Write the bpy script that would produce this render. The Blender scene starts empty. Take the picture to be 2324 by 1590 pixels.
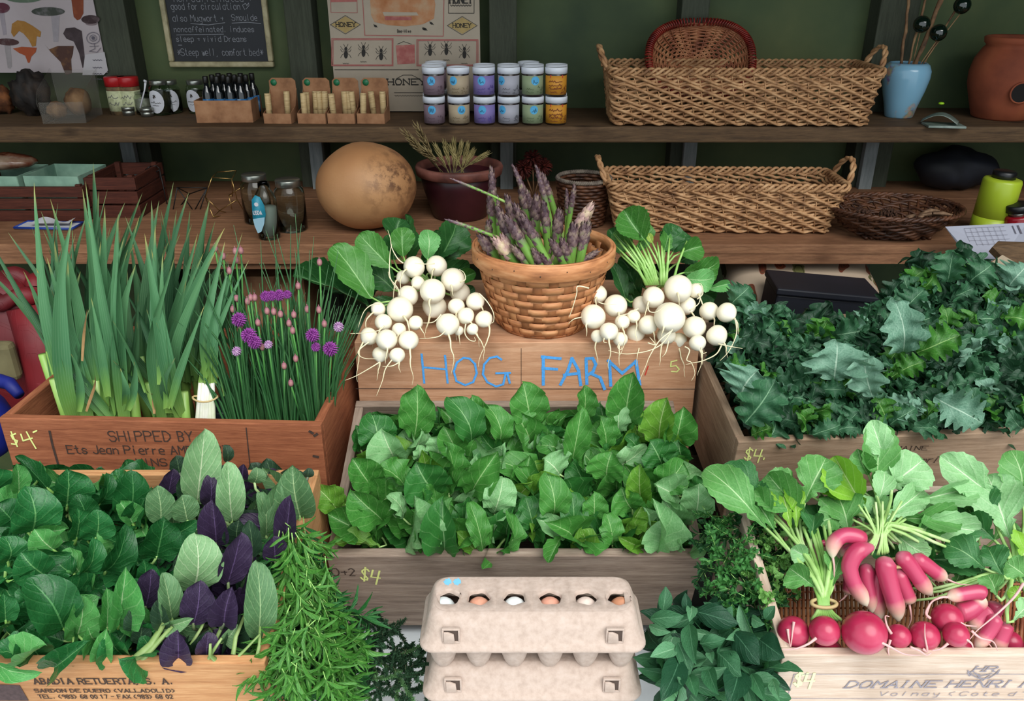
import bpy, math, random
from math import sin, cos, pi, sqrt, radians as R, exp
from mathutils import Vector as V, Matrix, Euler
random.seed(7)
S = bpy.context.scene
COL = S.collection
# ---------------------------------------------------------------- camera, world, sun, exposure
CZ = 1.6; PITCH = R(25); F = 1872.0
cd = bpy.data.cameras.new('camera'); cam = bpy.data.objects.new('camera', cd); COL.objects.link(cam)
cam.location = (0, 0, CZ); cam.rotation_euler = (R(90) - PITCH, 0, 0)
cd.sensor_width = 36; cd.lens = F / 2324 * 36; cd.clip_start = .02
S.camera = cam
W = bpy.data.worlds.new('world'); S.world = W; W.use_nodes = True
bg = W.node_tree.nodes['Background']; bg.inputs[0].default_value = (.86, .95, 1, 1); bg.inputs[1].default_value = 1.15
sd = bpy.data.lights.new('sun', 'SUN'); sd.energy = 2.9; sd.angle = R(50); sd.color = (1, .985, .95)
sun = bpy.data.objects.new('sun', sd); COL.objects.link(sun)
sun.rotation_euler = V((-.28, .62, -.80)).to_track_quat('-Z', 'Y').to_euler()
S.view_settings.view_transform = 'Standard'; S.view_settings.look = 'None'
S.view_settings.gamma = 1; S.view_settings.use_curve_mapping = False
S.view_settings.exposure = 0.22

# ---------------------------------------------------------------- pixel -> point helpers
sp, cp = sin(PITCH), cos(PITCH)
def P(px, py, t):
    u = (px - 1162) / F; v = (795 - py) / F
    return V((u * t, t * (cp + v * sp), CZ + t * (-sp + v * cp)))
def PY(px, py, y):
    v = (795 - py) / F; return P(px, py, y / (cp + v * sp))
def PZ(px, py, z):
    v = (795 - py) / F; return P(px, py, (z - CZ) / (-sp + v * cp))
def tdep(p): return p[1] * cp - (p[2] - CZ) * sp
rnd = random.uniform

# ---------------------------------------------------------------- materials
def hexc(h):
    h = h.lstrip('#'); c = [int(h[i:i+2], 16) / 255 for i in (0, 2, 4)]
    return tuple(((x + .055) / 1.055) ** 2.4 if x > .04045 else x / 12.92 for x in c) + (1,)
MATS = {}
class NT:
    def __init__(s, name):
        s.m = bpy.data.materials.new(name); s.m.use_nodes = True; s.t = s.m.node_tree
        s.b = s.t.nodes['Principled BSDF']; s.out = s.t.nodes['Material Output']
    def n(s, ty, **k):
        n = s.t.nodes.new(ty)
        for a, v in k.items():
            if isinstance(a, str) and hasattr(n, a): setattr(n, a, v)
        return n
    def l(s, a, b): s.t.links.new(a, b)
    def noise(s, scale, stretch=(1, 1, 1), detail=4, coord='Object', rough=.55, dist=0):
        tc = s.n('ShaderNodeTexCoord'); mp = s.n('ShaderNodeMapping'); mp.inputs['Scale'].default_value = stretch
        s.l(tc.outputs[coord], mp.inputs[0]); no = s.n('ShaderNodeTexNoise')
        no.inputs['Scale'].default_value = scale; no.inputs['Detail'].default_value = detail
        no.inputs['Roughness'].default_value = rough; no.inputs['Distortion'].default_value = dist
        s.l(mp.outputs[0], no.inputs['Vector']); return no.outputs['Fac']
    def ramp(s, fac, cols, pos=None):
        r = s.n('ShaderNodeValToRGB'); e = r.color_ramp.elements
        pos = pos or [.3 + .4 * i / max(1, len(cols) - 1) for i in range(len(cols))]
        while len(e) < len(cols): e.new(.5)
        for i, c in enumerate(cols): e[i].position = pos[i]; e[i].color = hexc(c) if isinstance(c, str) else c
        s.l(fac, r.inputs[0]); return r.outputs[0]
    def mix(s, fac, a, b, mode='MIX'):
        m = s.n('ShaderNodeMix', data_type='RGBA', blend_type=mode)
        for k, x in ((0, fac), (6, a), (7, b)):
            if hasattr(x, 'is_output'): s.l(x, m.inputs[k])
            else: m.inputs[k].default_value = x
        return m.outputs[2]
    def math(s, op, a, b=None, c=None):
        m = s.n('ShaderNodeMath', operation=op)
        for k, x in enumerate((a, b, c)):
            if x is None: continue
            if hasattr(x, 'is_output'): s.l(x, m.inputs[k])
            else: m.inputs[k].default_value = x
        return m.outputs[0]
    def bump(s, h, strength=.3, dist=.002):
        b = s.n('ShaderNodeBump'); b.inputs['Strength'].default_value = strength; b.inputs['Distance'].default_value = dist
        s.l(h, b.inputs['Height']); s.l(b.outputs[0], s.b.inputs['Normal'])
def flat(name, c, rough=.6, metal=0, bump=0, var=.0, scale=60, spec=.5, **k):
    if name in MATS: return MATS[name]
    s = NT(name); c = hexc(c) if isinstance(c, str) else c
    s.b.inputs['Roughness'].default_value = rough; s.b.inputs['Metallic'].default_value = metal
    s.b.inputs['Specular IOR Level'].default_value = spec
    no = s.noise(scale)
    d = tuple(x * (1 - var) for x in c[:3]) + (1,); e = tuple(min(1, x * (1 + var)) for x in c[:3]) + (1,)
    s.l(s.ramp(no, [d, e]), s.b.inputs['Base Color'])
    if bump: s.bump(no, bump)
    MATS[name] = s.m; return s.m
def mottled(name, cols, scale=20, rough=.6, bump=.2, stretch=(1, 1, 1), pos=None, detail=5, spec=.4, coord='Object', dist=0):
    if name in MATS: return MATS[name]
    s = NT(name); no = s.noise(scale, stretch, detail, coord=coord, dist=dist)
    s.l(s.ramp(no, cols, pos), s.b.inputs['Base Color']); s.b.inputs['Roughness'].default_value = rough
    s.b.inputs['Specular IOR Level'].default_value = spec
    if bump: s.bump(no, bump)
    MATS[name] = s.m; return s.m
def wood(name, c1, c2, c3, axis='x', rough=.75, knots=True, seed=0, bump=.25):
    key = name + axis
    if key in MATS: return MATS[key]
    s = NT(key); st = {'x': (1, 14, 14), 'y': (14, 1, 14), 'z': (14, 14, 1)}[axis]
    g = s.noise(7 + seed % 3, st, 8, rough=.65, dist=.6); f = s.noise(34, st, 6, rough=.7)
    big = s.noise(3.1 + seed * .37, (1, 1, 1), 3)
    col = s.ramp(g, [c1, c2, c3], [.3, .5, .72])
    col = s.mix(.35, col, s.ramp(f, [c1, c3], [.35, .65]))
    st2 = s.ramp(big, ['#b5aca4', '#ffffff', '#f2ece6'], [.3, .45, .7])
    col = s.mix(.8, col, st2, 'MULTIPLY')
    if knots:
        tc = s.n('ShaderNodeTexCoord'); mp = s.n('ShaderNodeMapping'); mp.inputs['Location'].default_value = (seed * .31, seed * .17, seed * .23)
        mp.inputs['Scale'].default_value = {'x': (5, 9, 9), 'y': (9, 5, 9), 'z': (9, 9, 5)}[axis]
        s.l(tc.outputs['Object'], mp.inputs[0]); vo = s.n('ShaderNodeTexVoronoi'); s.l(mp.outputs[0], vo.inputs['Vector']); vo.inputs['Scale'].default_value = 1
        k = s.ramp(vo.outputs['Distance'], ['#3a2417', '#ffffff'], [.05, .16])
        col = s.mix(.8, col, k, 'MULTIPLY')
    s.l(col, s.b.inputs['Base Color']); s.b.inputs['Roughness'].default_value = rough; s.b.inputs['Specular IOR Level'].default_value = .25
    s.bump(f, bump, .0015); MATS[key] = s.m; return s.m
def glass(name, c='#ffffff', rough=.03):
    if name in MATS: return MATS[name]
    s = NT(name); s.b.inputs['Base Color'].default_value = hexc(c); s.b.inputs['Roughness'].default_value = rough
    s.b.inputs['Transmission Weight'].default_value = 1; s.b.inputs['IOR'].default_value = 1.3
    MATS[name] = s.m; return s.m
def leafm(name, dark, light, vein, rough=.45, nv=7, slant=1.2, veinw=.05, transl=.28, vs=.5, var=.5):
    """two tone blade with midrib and side veins in the leaf's own uv"""
    if name in MATS: return MATS[name]
    s = NT(name); uv = s.n('ShaderNodeUVMap'); sx = s.n('ShaderNodeSeparateXYZ'); s.l(uv.outputs[0], sx.inputs[0])
    a = s.math('ABSOLUTE', s.math('SUBTRACT', sx.outputs[0], .5))
    no = s.noise(28, (1, 1, 1), 5)
    oi = s.n('ShaderNodeObjectInfo')
    base = s.ramp(no, [dark, light], [.3, .75])
    base = s.mix(s.math('MULTIPLY', oi.outputs['Random'], var), base, hexc(light))
    ph = s.math('SUBTRACT', s.math('MULTIPLY', sx.outputs[1], nv), s.math('MULTIPLY', a, slant * nv * .55))
    wv = s.math('ABSOLUTE', s.math('SUBTRACT', s.math('FRACT', ph), .5))
    side = s.math('LESS_THAN', wv, .045); sidef = s.math('MULTIPLY', side, .45 * vs)
    mid = s.math('LESS_THAN', a, s.math('MULTIPLY', s.math('SUBTRACT', 1.15, sx.outputs[1]), veinw * .5))
    fac = s.math('MAXIMUM', sidef, s.math('MULTIPLY', mid, .9))
    col = s.mix(fac, base, hexc(vein))
    s.l(col, s.b.inputs['Base Color']); s.b.inputs['Roughness'].default_value = rough; s.b.inputs['Specular IOR Level'].default_value = .45
    h = s.math('ADD', s.math('MULTIPLY', no, .6), s.math('MULTIPLY', s.math('MINIMUM', wv, .2), -2.0))
    s.bump(h, .5, .0015)
    tr = s.n('ShaderNodeBsdfTranslucent'); s.l(s.mix(.5, col, hexc('#9ed04a'), 'MULTIPLY'), tr.inputs[0])
    mx = s.n('ShaderNodeMixShader'); mx.inputs[0].default_value = transl
    s.l(s.b.outputs[0], mx.inputs[1]); s.l(tr.outputs[0], mx.inputs[2]); s.l(mx.outputs[0], s.out.inputs[0])
    MATS[name] = s.m; return s.m

# ---------------------------------------------------------------- mesh builder
class MB:
    def __init__(s): s.v = []; s.f = []; s.m = []; s.uv = []
    def add(s, vs, fs, m=0, uvs=None):
        o = len(s.v); s.v += [tuple(x) for x in vs]
        for f in fs: s.f.append([o + i for i in f]); s.m.append(m)
        s.uv += (uvs if uvs else [(0, 0)] * len(vs)); return s
    def box(s, c, d, m=0, rot=None):
        x, y, z = d[0] / 2, d[1] / 2, d[2] / 2; c = V(c)
        vs = [V((a, b, e)) for a in (-x, x) for b in (-y, y) for e in (-z, z)]
        if rot: vs = [rot @ p for p in vs]
        return s.add([p + c for p in vs], [(0, 1, 3, 2), (4, 6, 7, 5), (0, 4, 5, 1), (2, 3, 7, 6), (0, 2, 6, 4), (1, 5, 7, 3)], m)
    def tube(s, path, rad, seg=8, m=0, cap=True, flat=1.0, up=None):
        path = [V(p) for p in path]; n = len(path)
        if not hasattr(rad, '__len__'): rad = [rad] * n
        vs = []; uvs = []; prev = None
        for i in range(n):
            t = (path[min(i + 1, n - 1)] - path[max(i - 1, 0)])
            t = t.normalized() if t.length > 1e-9 else V((0, 0, 1))
            if prev is None:
                a = V(up) if up else (V((0, 0, 1)) if abs(t.z) < .9 else V((1, 0, 0)))
            else: a = prev
            x = a - t * a.dot(t)
            x = x.normalized() if x.length > 1e-6 else t.orthogonal().normalized()
            prev = x; y = t.cross(x)
            for k in range(seg):
                an = 2 * pi * k / seg; vs.append(path[i] + (x * cos(an) * flat + y * sin(an)) * rad[i]); uvs.append((k / seg, i / (n - 1)))
        fs = [(i * seg + k, i * seg + (k + 1) % seg, (i + 1) * seg + (k + 1) % seg, (i + 1) * seg + k) for i in range(n - 1) for k in range(seg)]
        if cap: fs += [tuple(range(seg))[::-1], tuple((n - 1) * seg + k for k in range(seg))]
        return s.add(vs, fs, m, uvs)
    def lathe(s, prof, seg=32, c=(0, 0, 0), m=0, mfun=None, sx=1, sy=1):
        vs = []; uvs = []; c = V(c); n = len(prof)
        for i, (r, z) in enumerate(prof):
            for k in range(seg):
                an = 2 * pi * k / seg; vs.append(c + V((r * cos(an) * sx, r * sin(an) * sy, z))); uvs.append((k / seg, i / (n - 1)))
        o = len(s.v); s.v += [tuple(x) for x in vs]; s.uv += uvs
        for i in range(n - 1):
            for k in range(seg):
                s.f.append([o + i * seg + k, o + i * seg + (k + 1) % seg, o + (i + 1) * seg + (k + 1) % seg, o + (i + 1) * seg + k]); s.m.append(mfun(i) if mfun else m)
        return s
    def grid(s, fn, nu, nv, m=0, closed=False):
        vs = []; uvs = []
        for i in range(nu + 1):
            for j in range(nv + 1): vs.append(fn(i / nu, j / nv)); uvs.append((j / nv, i / nu))
        fs = [(i * (nv + 1) + j, i * (nv + 1) + j + 1, (i + 1) * (nv + 1) + j + 1, (i + 1) * (nv + 1) + j) for i in range(nu) for j in range(nv)]
        return s.add(vs, fs, m, uvs)
    def ball(s, c, r, seg=16, m=0, sq=(1, 1, 1), noise=0, rot=None):
        c = V(c); rings = seg // 2; vs = []; uvs = []
        for i in range(rings + 1):
            th = pi * i / rings
            for k in range(seg):
                an = 2 * pi * k / seg; p = V((sin(th) * cos(an) * sq[0], sin(th) * sin(an) * sq[1], cos(th) * sq[2])) * r
                if noise: p *= 1 + noise * sin(3.1 * an + c.x * 90) * sin(2.3 * th + c.y * 70) * sin(th)
                vs.append(c + (rot @ p if rot else p)); uvs.append((k / seg, i / rings))
        fs = [(i * seg + k, (i + 1) * seg + k, (i + 1) * seg + (k + 1) % seg, i * seg + (k + 1) % seg) for i in range(rings) for k in range(seg)]
        return s.add(vs, fs, m, uvs)
    def poly(s, pts, m=0): return s.add(pts, [tuple(range(len(pts)))], m)
    def prism(s, pts, ext, m=0):
        n = len(pts); pts = [V(p) for p in pts]; e = V(ext)
        return s.add(pts + [p + e for p in pts], [tuple(range(n))[::-1], tuple(range(n, 2 * n))] + [(i, (i + 1) % n, n + (i + 1) % n, n + i) for i in range(n)], m)
    def mesh(s, name, mats, smooth=True):
        me = bpy.data.meshes.new(name); me.from_pydata(s.v, [], s.f)
        me.polygons.foreach_set('material_index', s.m); me.polygons.foreach_set('use_smooth', [smooth] * len(s.f))
        ul = me.uv_layers.new(name='UVMap'); buf = []
        for l in me.loops: buf += s.uv[l.vertex_index]
        ul.data.foreach_set('uv', buf)
        for m in (mats if isinstance(mats, (list, tuple)) else [mats]): me.materials.append(m)
        me.validate(); me.update(); return me
    def build(s, name, mats, parent=None, smooth=True, loc=None, rot=None, bevel=0):
        return obj(name, s.mesh(name, mats, smooth), parent, loc, rot, bevel)
def obj(name, me, parent=None, loc=None, rot=None, bevel=0):
    o = bpy.data.objects.new(name, me); COL.objects.link(o)
    if parent: o.parent = parent
    if loc is not None: o.location = loc
    if rot is not None: o.rotation_euler = rot
    if bevel:
        b = o.modifiers.new('bevel', 'BEVEL'); b.width = bevel; b.segments = 2; b.limit_method = 'ANGLE'
        w = o.modifiers.new('wn', 'WEIGHTED_NORMAL') if False else None
    return o
def tag(o, label=None, cat=None, group=None, kind=None):
    if label: o['label'] = label
    if cat: o['category'] = cat
    if group: o['group'] = group
    if kind: o['kind'] = kind
    return o
def thing(name, label, cat, loc=(0, 0, 0), rot=(0, 0, 0), group=None):
    o = bpy.data.objects.new(name, None); COL.objects.link(o); o.location = loc; o.rotation_euler = rot
    o.empty_display_size = .05; return tag(o, label, cat, group)
def struct(name, mb, mat, smooth=False, bevel=0): return tag(mb.build(name, mat, None, smooth, bevel=bevel), kind='structure')
def dup(o, parent=None):
    c = o.copy(); COL.objects.link(c); c.parent = parent
    for ch in o.children: dup(ch, c)
    return c
def placed(o, loc, rz=0, label=None):
    c = dup(o); c.location = loc; c.rotation_euler = (0, 0, rz)
    if label: c['label'] = label
    return c

# ---------------------------------------------------------------- hand lettering (polyline alphabet on a 5 x 9 grid; baseline y=2, cap y=8, x height y=6)
GL = {'A': '02 28 42|14 34', 'B': '02 08 28 37 36 25 05|25 34 33 22 02', 'C': '47 38 18 06 04 12 32 43', 'D': '02 08 28 46 44 22 02', 'E': '42 02 08 48|05 35', 'F': '02 08 48|05 35',
 'G': '47 38 18 06 04 12 32 44 24', 'H': '02 08|42 48|05 45', 'I': '12 18', 'J': '38 33 22 12 03', 'K': '02 08|48 05 42', 'L': '08 02 42', 'M': '02 08 25 48 42', 'N': '02 08 42 48',
 'O': '12 04 06 18 38 46 44 32 12', 'P': '02 08 38 47 46 35 05', 'R': '02 08 38 47 46 35 05|25 42', 'S': '47 38 18 07 06 15 35 44 43 32 12 03', 'T': '08 48|22 28', 'U': '08 03 12 32 43 48',
 'V': '08 22 48', 'W': '08 12 26 32 48', 'X': '02 48|08 42', 'Y': '08 25 48|25 22', 'Z': '08 48 02 42',
 'a': '36 16 05 03 12 32|36 32', 'b': '08 02 22 33 35 26 06', 'c': '35 26 16 05 03 12 22 33', 'd': '38 32 12 03 05 16 36', 'e': '04 34 35 26 16 05 03 12 32', 'f': '37 28 17 12|05 25',
 'g': '36 16 05 03 12 32|36 30 10', 'h': '08 02|05 26 35 32', 'i': '16 12|18 17', 'j': '26 20 10|28 27', 'k': '08 02|26 04 32', 'l': '18 12', 'm': '02 06|05 16 25 22|25 36 45 42', 'n': '02 06|05 26 35 32',
 'o': '12 03 05 16 26 35 33 22 12', 'p': '00 06 26 35 33 22 02', 'q': '30 36 16 05 03 12 32', 'r': '02 06|05 26', 's': '35 26 16 05 14 24 33 22 12 03', 't': '18 13 22 32|06 26', 'u': '06 03 12 22 33|36 32',
 'v': '06 12 26', 'w': '06 12 25 32 46', 'x': '02 36|06 32', 'y': '06 13 33|36 30 10', 'z': '06 36 02 32',
 '0': '12 04 06 18 28 36 34 22 12', '1': '07 18 12', '2': '07 18 28 37 36 02 32', '3': '07 18 28 36 15 34 33 22 12 03', '4': '08 04 44|38 30', '5': '38 08 05 25 34 33 22 02', '6': '38 18 05 03 12 22 33 34 25 05',
 '7': '08 38 12', '8': '15 06 07 18 28 37 36 25 15 04 03 12 22 33 34 25', '9': '35 15 06 07 18 28 37 35 22', '$': '37 28 18 07 06 24 33 32 12 03|19 21', '+': '05 35|26 23', '(': '28 06 04 22', ')': '08 26 24 02',
 ',': '12 01', '.': '12 13', '-': '05 35', '*': '13 37|17 33|05 45', "'": '18 17', '"': '18 16|28 26', ' ': '', '%': '04 07 18 27 38 47 45 23 04', ':': '13 14|15 16', '&': '04 34|18 12'}
def strokes(mb, lines, O, X, Y, th, m=0, lift=.0007):
    """flat ribbons of width th along 2-d polylines placed in the plane O + a*X + b*Y"""
    O, X, Y = V(O), V(X).normalized(), V(Y).normalized(); N0 = X.cross(Y).normalized() * lift; ii = 0
    for ln in lines:
        for (a, b), (c, d) in zip(ln, ln[1:]):
            ii += 1; N = N0 * (1 + .03 * (ii % 30)); L = sqrt((c - a) ** 2 + (d - b) ** 2) or 1e-6; ex, ey = (c - a) / L * th * .35, (d - b) / L * th * .35; nx, ny = -(d - b) / L * th / 2, (c - a) / L * th / 2
            q = [(a - ex + nx, b - ey + ny), (a - ex - nx, b - ey - ny), (c + ex - nx, d + ey - ny), (c + ex + nx, d + ey + ny)]
            mb.add([O + X * i + Y * j + N for i, j in q], [(0, 1, 2, 3)], m)
def write(mb, text, O, X, Y, h, wr=.55, th=None, jit=0, serif=False, slant=0, m=0, sp_=1.35, skip=()):
    th = th or h * .1; u = h / 6; x0 = 0
    for ci, ch in enumerate(text):
        g = GL.get(ch, ''); lines = []; wmax = 3
        k = wr * u * 1.6
        for part in g.split('|'):
            pts = [(int(p[0]), int(p[1]) - 2) for p in part.split()]
            if len(pts) > 1: lines.append([(x0 + (px + jit * rnd(-1, 1)) * k + slant * py * u, (py + jit * rnd(-1, 1)) * u) for px, py in pts]); wmax = max(wmax, max(p[0] for p in pts)) if ch.isupper() else 3
        if serif and ch.isalpha():
            for part in g.split('|'):
                for q in (part.split()[0], part.split()[-1]):
                    a, b = int(q[0]), int(q[1]) - 2
                    if b in (0, 6, 4): lines.append([(x0 + (a - .55) * k + slant * b * u, b * u), (x0 + (a + .55) * k + slant * b * u, b * u)])
        if ci not in skip: strokes(mb, lines, O, X, Y, th, m)
        x0 += (wmax + sp_) * k if ch != ' ' else 3 * k
    return x0
# ================================================================ SETTING
YW = 2.30
m_wall = mottled('green_wall_paint', ['#2f3f27', '#445231', '#5a613a'], 3.2, .7, .15, pos=[.3, .5, .75])
m_stud = wood('green_stud', '#33372c', '#404539', '#4d5244', 'z', knots=False)
m_dark = flat('dark_boards', '#1d211d', .9, var=.2, scale=5)
m_floor = mottled('floor_boards', ['#1b1a17', '#2a2721'], 6, .9, .2)
struct('wall_back', MB().box((0, YW + .03, 1.3), (5, .06, 2.8)), m_wall)
struct('wall_left', MB().box((-2.3, 1.25, 1.3), (.06, 2.1, 2.8)), m_dark)
struct('wall_right', MB().box((2.3, 1.25, 1.3), (.06, 2.1, 2.8)), m_dark)
struct('ceiling', MB().box((0, 1.62, 2.42), (4.7, 1.5, .06)), m_dark)
struct('floor', MB().box((0, .6, -.03), (5, 4, .06)), m_floor)
for i, (px, w) in enumerate([(268, .085), (688, .07), (1142, .07), (1568, .07), (2020, .10)]):
    x = P(px, 0, YW / (cp + .4247 * sp))[0]
    struct('trim_%d' % (i + 1), MB().box((x, YW - .035, 1.5), (w, .07, 1.8)), m_stud, bevel=.003)
# pale grey shelf brackets under the upper shelf
m_brk = wood('grey_bracket', '#6c7476', '#838a8b', '#979c9b', 'z', knots=False)
for i, (px, lean) in enumerate([(300, 'left end, behind the garlic tips'), (722, 'beside the big gourd'), (1150, 'behind the dried grass pot'), (1562, 'above the long basket on the lower shelf'), (1968, 'right of the lower basket handle')]):
    x = P(px, 340, YW / (cp + .24 * sp))[0] * .97
    tag(MB().box((x, 2.215, 1.13), (.035, .022, .196)).build('shelf_bracket', m_brk, smooth=False, bevel=.002),
        'pale grey strip holding the upper shelf, ' + lean, 'shelf bracket', 'grey strips between the two shelves')
# shelves
w_sh1 = wood('weathered_shelf', '#3c2f24', '#57432f', '#735a40', 'x', seed=2)
w_sh2 = wood('pine_shelf', '#5f412d', '#835b42', '#a67b5a', 'x', seed=4, knots=False)
o = tag(MB().box((0, 2.154, 1.252 - .019), (4.4, .292, .038)).build('wooden_shelf', w_sh1, smooth=False, bevel=.004), 'weathered brown plank of the upper shelf under jars and baskets', 'shelf')
ZS1 = 1.252; ZS2 = 1.053
t = thing('wooden_shelf', 'reddish pine boards of the lower shelf carrying the gourd and pots', 'shelf', (0, 2.0, ZS2))
for y0, y1 in ((1.715, 1.905), (1.909, 2.10), (2.104, 2.298)):
    MB().box((0, (y0 + y1) / 2 - 2.0, -.011), (4.4, y1 - y0, .022)).build('board', w_sh2, t, False, bevel=.002)
MB().box((-.02, 1.722 - 2.0, -.033), (4.4, .012, .022)).build('front_lip', w_sh2, t, False)
MB().box((-.6, 1.74 - 2.0, -.052), (.4, .02, .018)).build('cleat', w_sh2, t, False)

# table and riser
m_tab = flat('white_table_top', '#dfe6ea', .35, var=.03)
t = thing('display_table', 'white market table under the egg cartons and herb bunches', 'table', (0, 0, 0))
MB().box((.15, .69, .685), (1.74, .58, .03)).build('table_top', m_tab, t, False, bevel=.004)
MB().box((.15, 1.241, .685), (1.74, .52, .03)).build('back_board', m_dark, t, False)
MB().box((.15, .95, .65), (1.64, 1.0, .04)).build('apron', m_tab, t, False)
for x in (-.62, .92):
    for y in (.45, 1.45): MB().box((x, y, .315), (.05, .05, .63)).build('leg', m_tab, t, False)
m_ris = wood('riser_wood', '#33291f', '#43362a', '#54452f', 'x', knots=False)
t = thing('crate_riser', 'dark wooden step behind the front crates holding the rear crates up', 'riser', (0, 1.35, .70))
MB().box((-.1, .0, .067), (1.2, .27, .134)).build('riser_board', m_ris, t, False)

# ================================================================ CRATES
def crate(label, FL, Wd, D, H, tilt, yaw, mats, th=.012, name='wooden_crate', th_s=None, bottom=True):
    rot = Euler((0, 0, yaw)).to_matrix() @ Euler((tilt, 0, 0)).to_matrix()
    loc = V(FL) - rot @ V((-Wd / 2, -D / 2, H))
    t = thing(name, label, 'crate', loc, rot.to_euler()); mx, my = mats; th_s = th_s or th
    MB().box((0, -D / 2 + th / 2, H / 2), (Wd, th, H)).build('front_panel', mx, t, False, bevel=.0015)
    MB().box((0, D / 2 - th / 2, H / 2), (Wd, th, H)).build('back_panel', mx, t, False, bevel=.0015)
    for s in (-1, 1): MB().box((s * (Wd / 2 - th_s / 2), 0, H / 2), (th_s, D - 2 * th - .0004, H - .0015)).build('side_panel', my, t, False, bevel=.0015)
    MB().box((0, 0, .004), (Wd - 2 * th_s, D - 2 * th, .008)).build('bottom_panel', mx, t, False)
    return t
def wpair(n, a, b, c, seed=0, knots=True): return (wood(n, a, b, c, 'x', seed=seed, knots=knots), wood(n, a, b, c, 'y', seed=seed, knots=knots))
w_red = wpair('red_brown_crate', '#6b3a26', '#91563a', '#b0714f', 1)
w_tan = wpair('tan_crate', '#a06c44', '#c08a5c', '#d6a878', 2, False)
w_gry = wpair('grey_crate', '#6b5a50', '#8d7a6c', '#ab9a8a', 3)
w_pal = wpair('pale_crate', '#ba9f8a', '#d4bca8', '#e6d4c4', 5, False)
w_hog = wpair('pine_crate', '#a07254', '#bd8e6c', '#d2a888', 6, False)
w_klc = wpair('brown_grey_crate', '#77604d', '#9a8069', '#b49c84', 7, False)
chalk = flat('yellow_chalk', '#d9e08a', .95, var=.1); ink = flat('dark_ink', '#3a2a22', .9, var=.3, scale=300); blue = flat('blue_chalk', '#4a9be0', .9, var=.15, scale=300)
redc = flat('red_chalk', '#c03828', .9); inkg = flat('grey_ink', '#8f8890', .9, var=.2, scale=200)
def front(cr): # local frame of a crate front panel: returns function (px,py)->local point on front face plane
    fp = [c for c in cr.children if c.name.startswith('front_panel')][0]; ym = min(v.co.y for v in fp.data.vertices)
    M = Matrix.Translation(cr.location) @ cr.rotation_euler.to_matrix().to_4x4(); Mi = M.inverted(); o_ = Mi @ V((0, 0, CZ))
    def f(px, py):
        d = (Mi @ P(px, py, 1)) - o_; k = (ym - o_.y) / d.y; q = o_ + d * k; return q
    return f
XA, ZA = (1, 0, 0), (0, 0, 1)
def lines_px(mb, f, lns, th, m=0):
    out = [[(f(a, b).x, f(a, b).z) for a, b in l] for l in lns]; y = f(*lns[0][0]).y
    strokes(mb, out, (0, y, 0), XA, ZA, th, m)
def wr_px(mb, f, text, a, b, h, px_h=None, **k):
    """text with baseline starting at pixel a, running towards pixel b, cap height h pixels"""
    p, q = f(*a), f(*b); top = f(a[0], a[1] - h); hh = abs(top.z - p.z)
    x = V((q.x - p.x, 0, q.z - p.z)).normalized(); y = V((-x.z, 0, x.x))
    L = MB(); w = write(L, text, (0, 0, 0), (1, 0, 0), (0, 0, 1), hh, wr=1)
    wr = (q - p).length / w
    return write(mb, text, p, x, y, hh, wr=wr, **k)

# --- HOG FARM crate (stands upright, bottom up)
hx0, hx1 = PY(805, 790, 1.2)[0], PY(1587, 790, 1.2)[0]
hog = crate('pine crate turned over with HOG FARM chalked in blue on its front', (hx0, 1.2, 1.055), hx1 - hx0, .29, .20, 0, 0, w_hog, .013)
MB().box((0, 0, .196), (hx1 - hx0 - .027, .263, .008)).build('top_board', w_hog[0], hog, False)
f = front(hog); g = MB()
hogl = [[(957, 803), (963, 868)], [(1010, 806), (1016, 868)], [(963, 833), (1013, 837)],
 [(1052, 811), (1037, 822), (1030, 842), (1036, 864), (1056, 873), (1074, 866), (1082, 846), (1078, 825), (1066, 813), (1052, 811)],
 [(1138, 815), (1128, 808), (1112, 811), (1099, 826), (1096, 848), (1106, 866), (1126, 876), (1142, 871), (1148, 846)], [(1126, 846), (1158, 845)], [(1152, 848), (1157, 868)]]
faru = [[(1233, 808), (1233, 872)], [(1230, 809), (1272, 813)], [(1231, 835), (1264, 837)],
 [(1298, 812), (1289, 840), (1272, 872)], [(1298, 812), (1313, 840), (1318, 873)], [(1280, 850), (1315, 846)],
 [(1330, 815), (1332, 870)], [(1330, 813), (1345, 812), (1352, 826), (1346, 842), (1334, 850)], [(1340, 846), (1362, 856), (1372, 882)],
 [(1383, 818), (1386, 874)], [(1380, 817), (1412, 846), (1444, 818)], [(1443, 818), (1452, 872)]]
lines_px(g, f, hogl, .0035); g.build('chalk_word', blue, hog, False); g = MB(); lines_px(g, f, faru, .005); g.build('chalk_word', blue, hog, False)
g = MB(); lines_px(g, f, [[(1536, 817), (1523, 820), (1522, 831), (1534, 829), (1541, 837), (1536, 843), (1524, 842)]], .0022); g.build('yellow_chalk_price', chalk, hog, False)
g = MB(); lines_px(g, f, [[(1471, 830), (1464, 850)]], .002); g.build('red_chalk_tick', redc, hog, False)
g = MB(); lines_px(g, f, [[(808, 881), (1580, 882)]], .0012); lines_px(g, f, [[(1183, 790), (1183, 880)]], .0007); g.build('board_seam', ink, hog, False)

# --- middle front crate (arugula)
TM = R(17.7)
mid = crate('weathered grey-brown crate of arugula behind the egg cartons', (-.2457, .873, .893), .5, .285, .18, TM, 0, w_gry, .013)
f = front(mid); g = MB()
wr_px(g, f, '$4', (818, 1312), (862, 1318), 24, th=.0026, jit=.1); g.build('yellow_chalk_price', chalk, mid, False)
g = MB(); wr_px(g, f, 'O+2', (755, 1305), (812, 1305), 16, th=.0016, jit=.1); g.build('pencil_mark', ink, mid, False)
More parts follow.
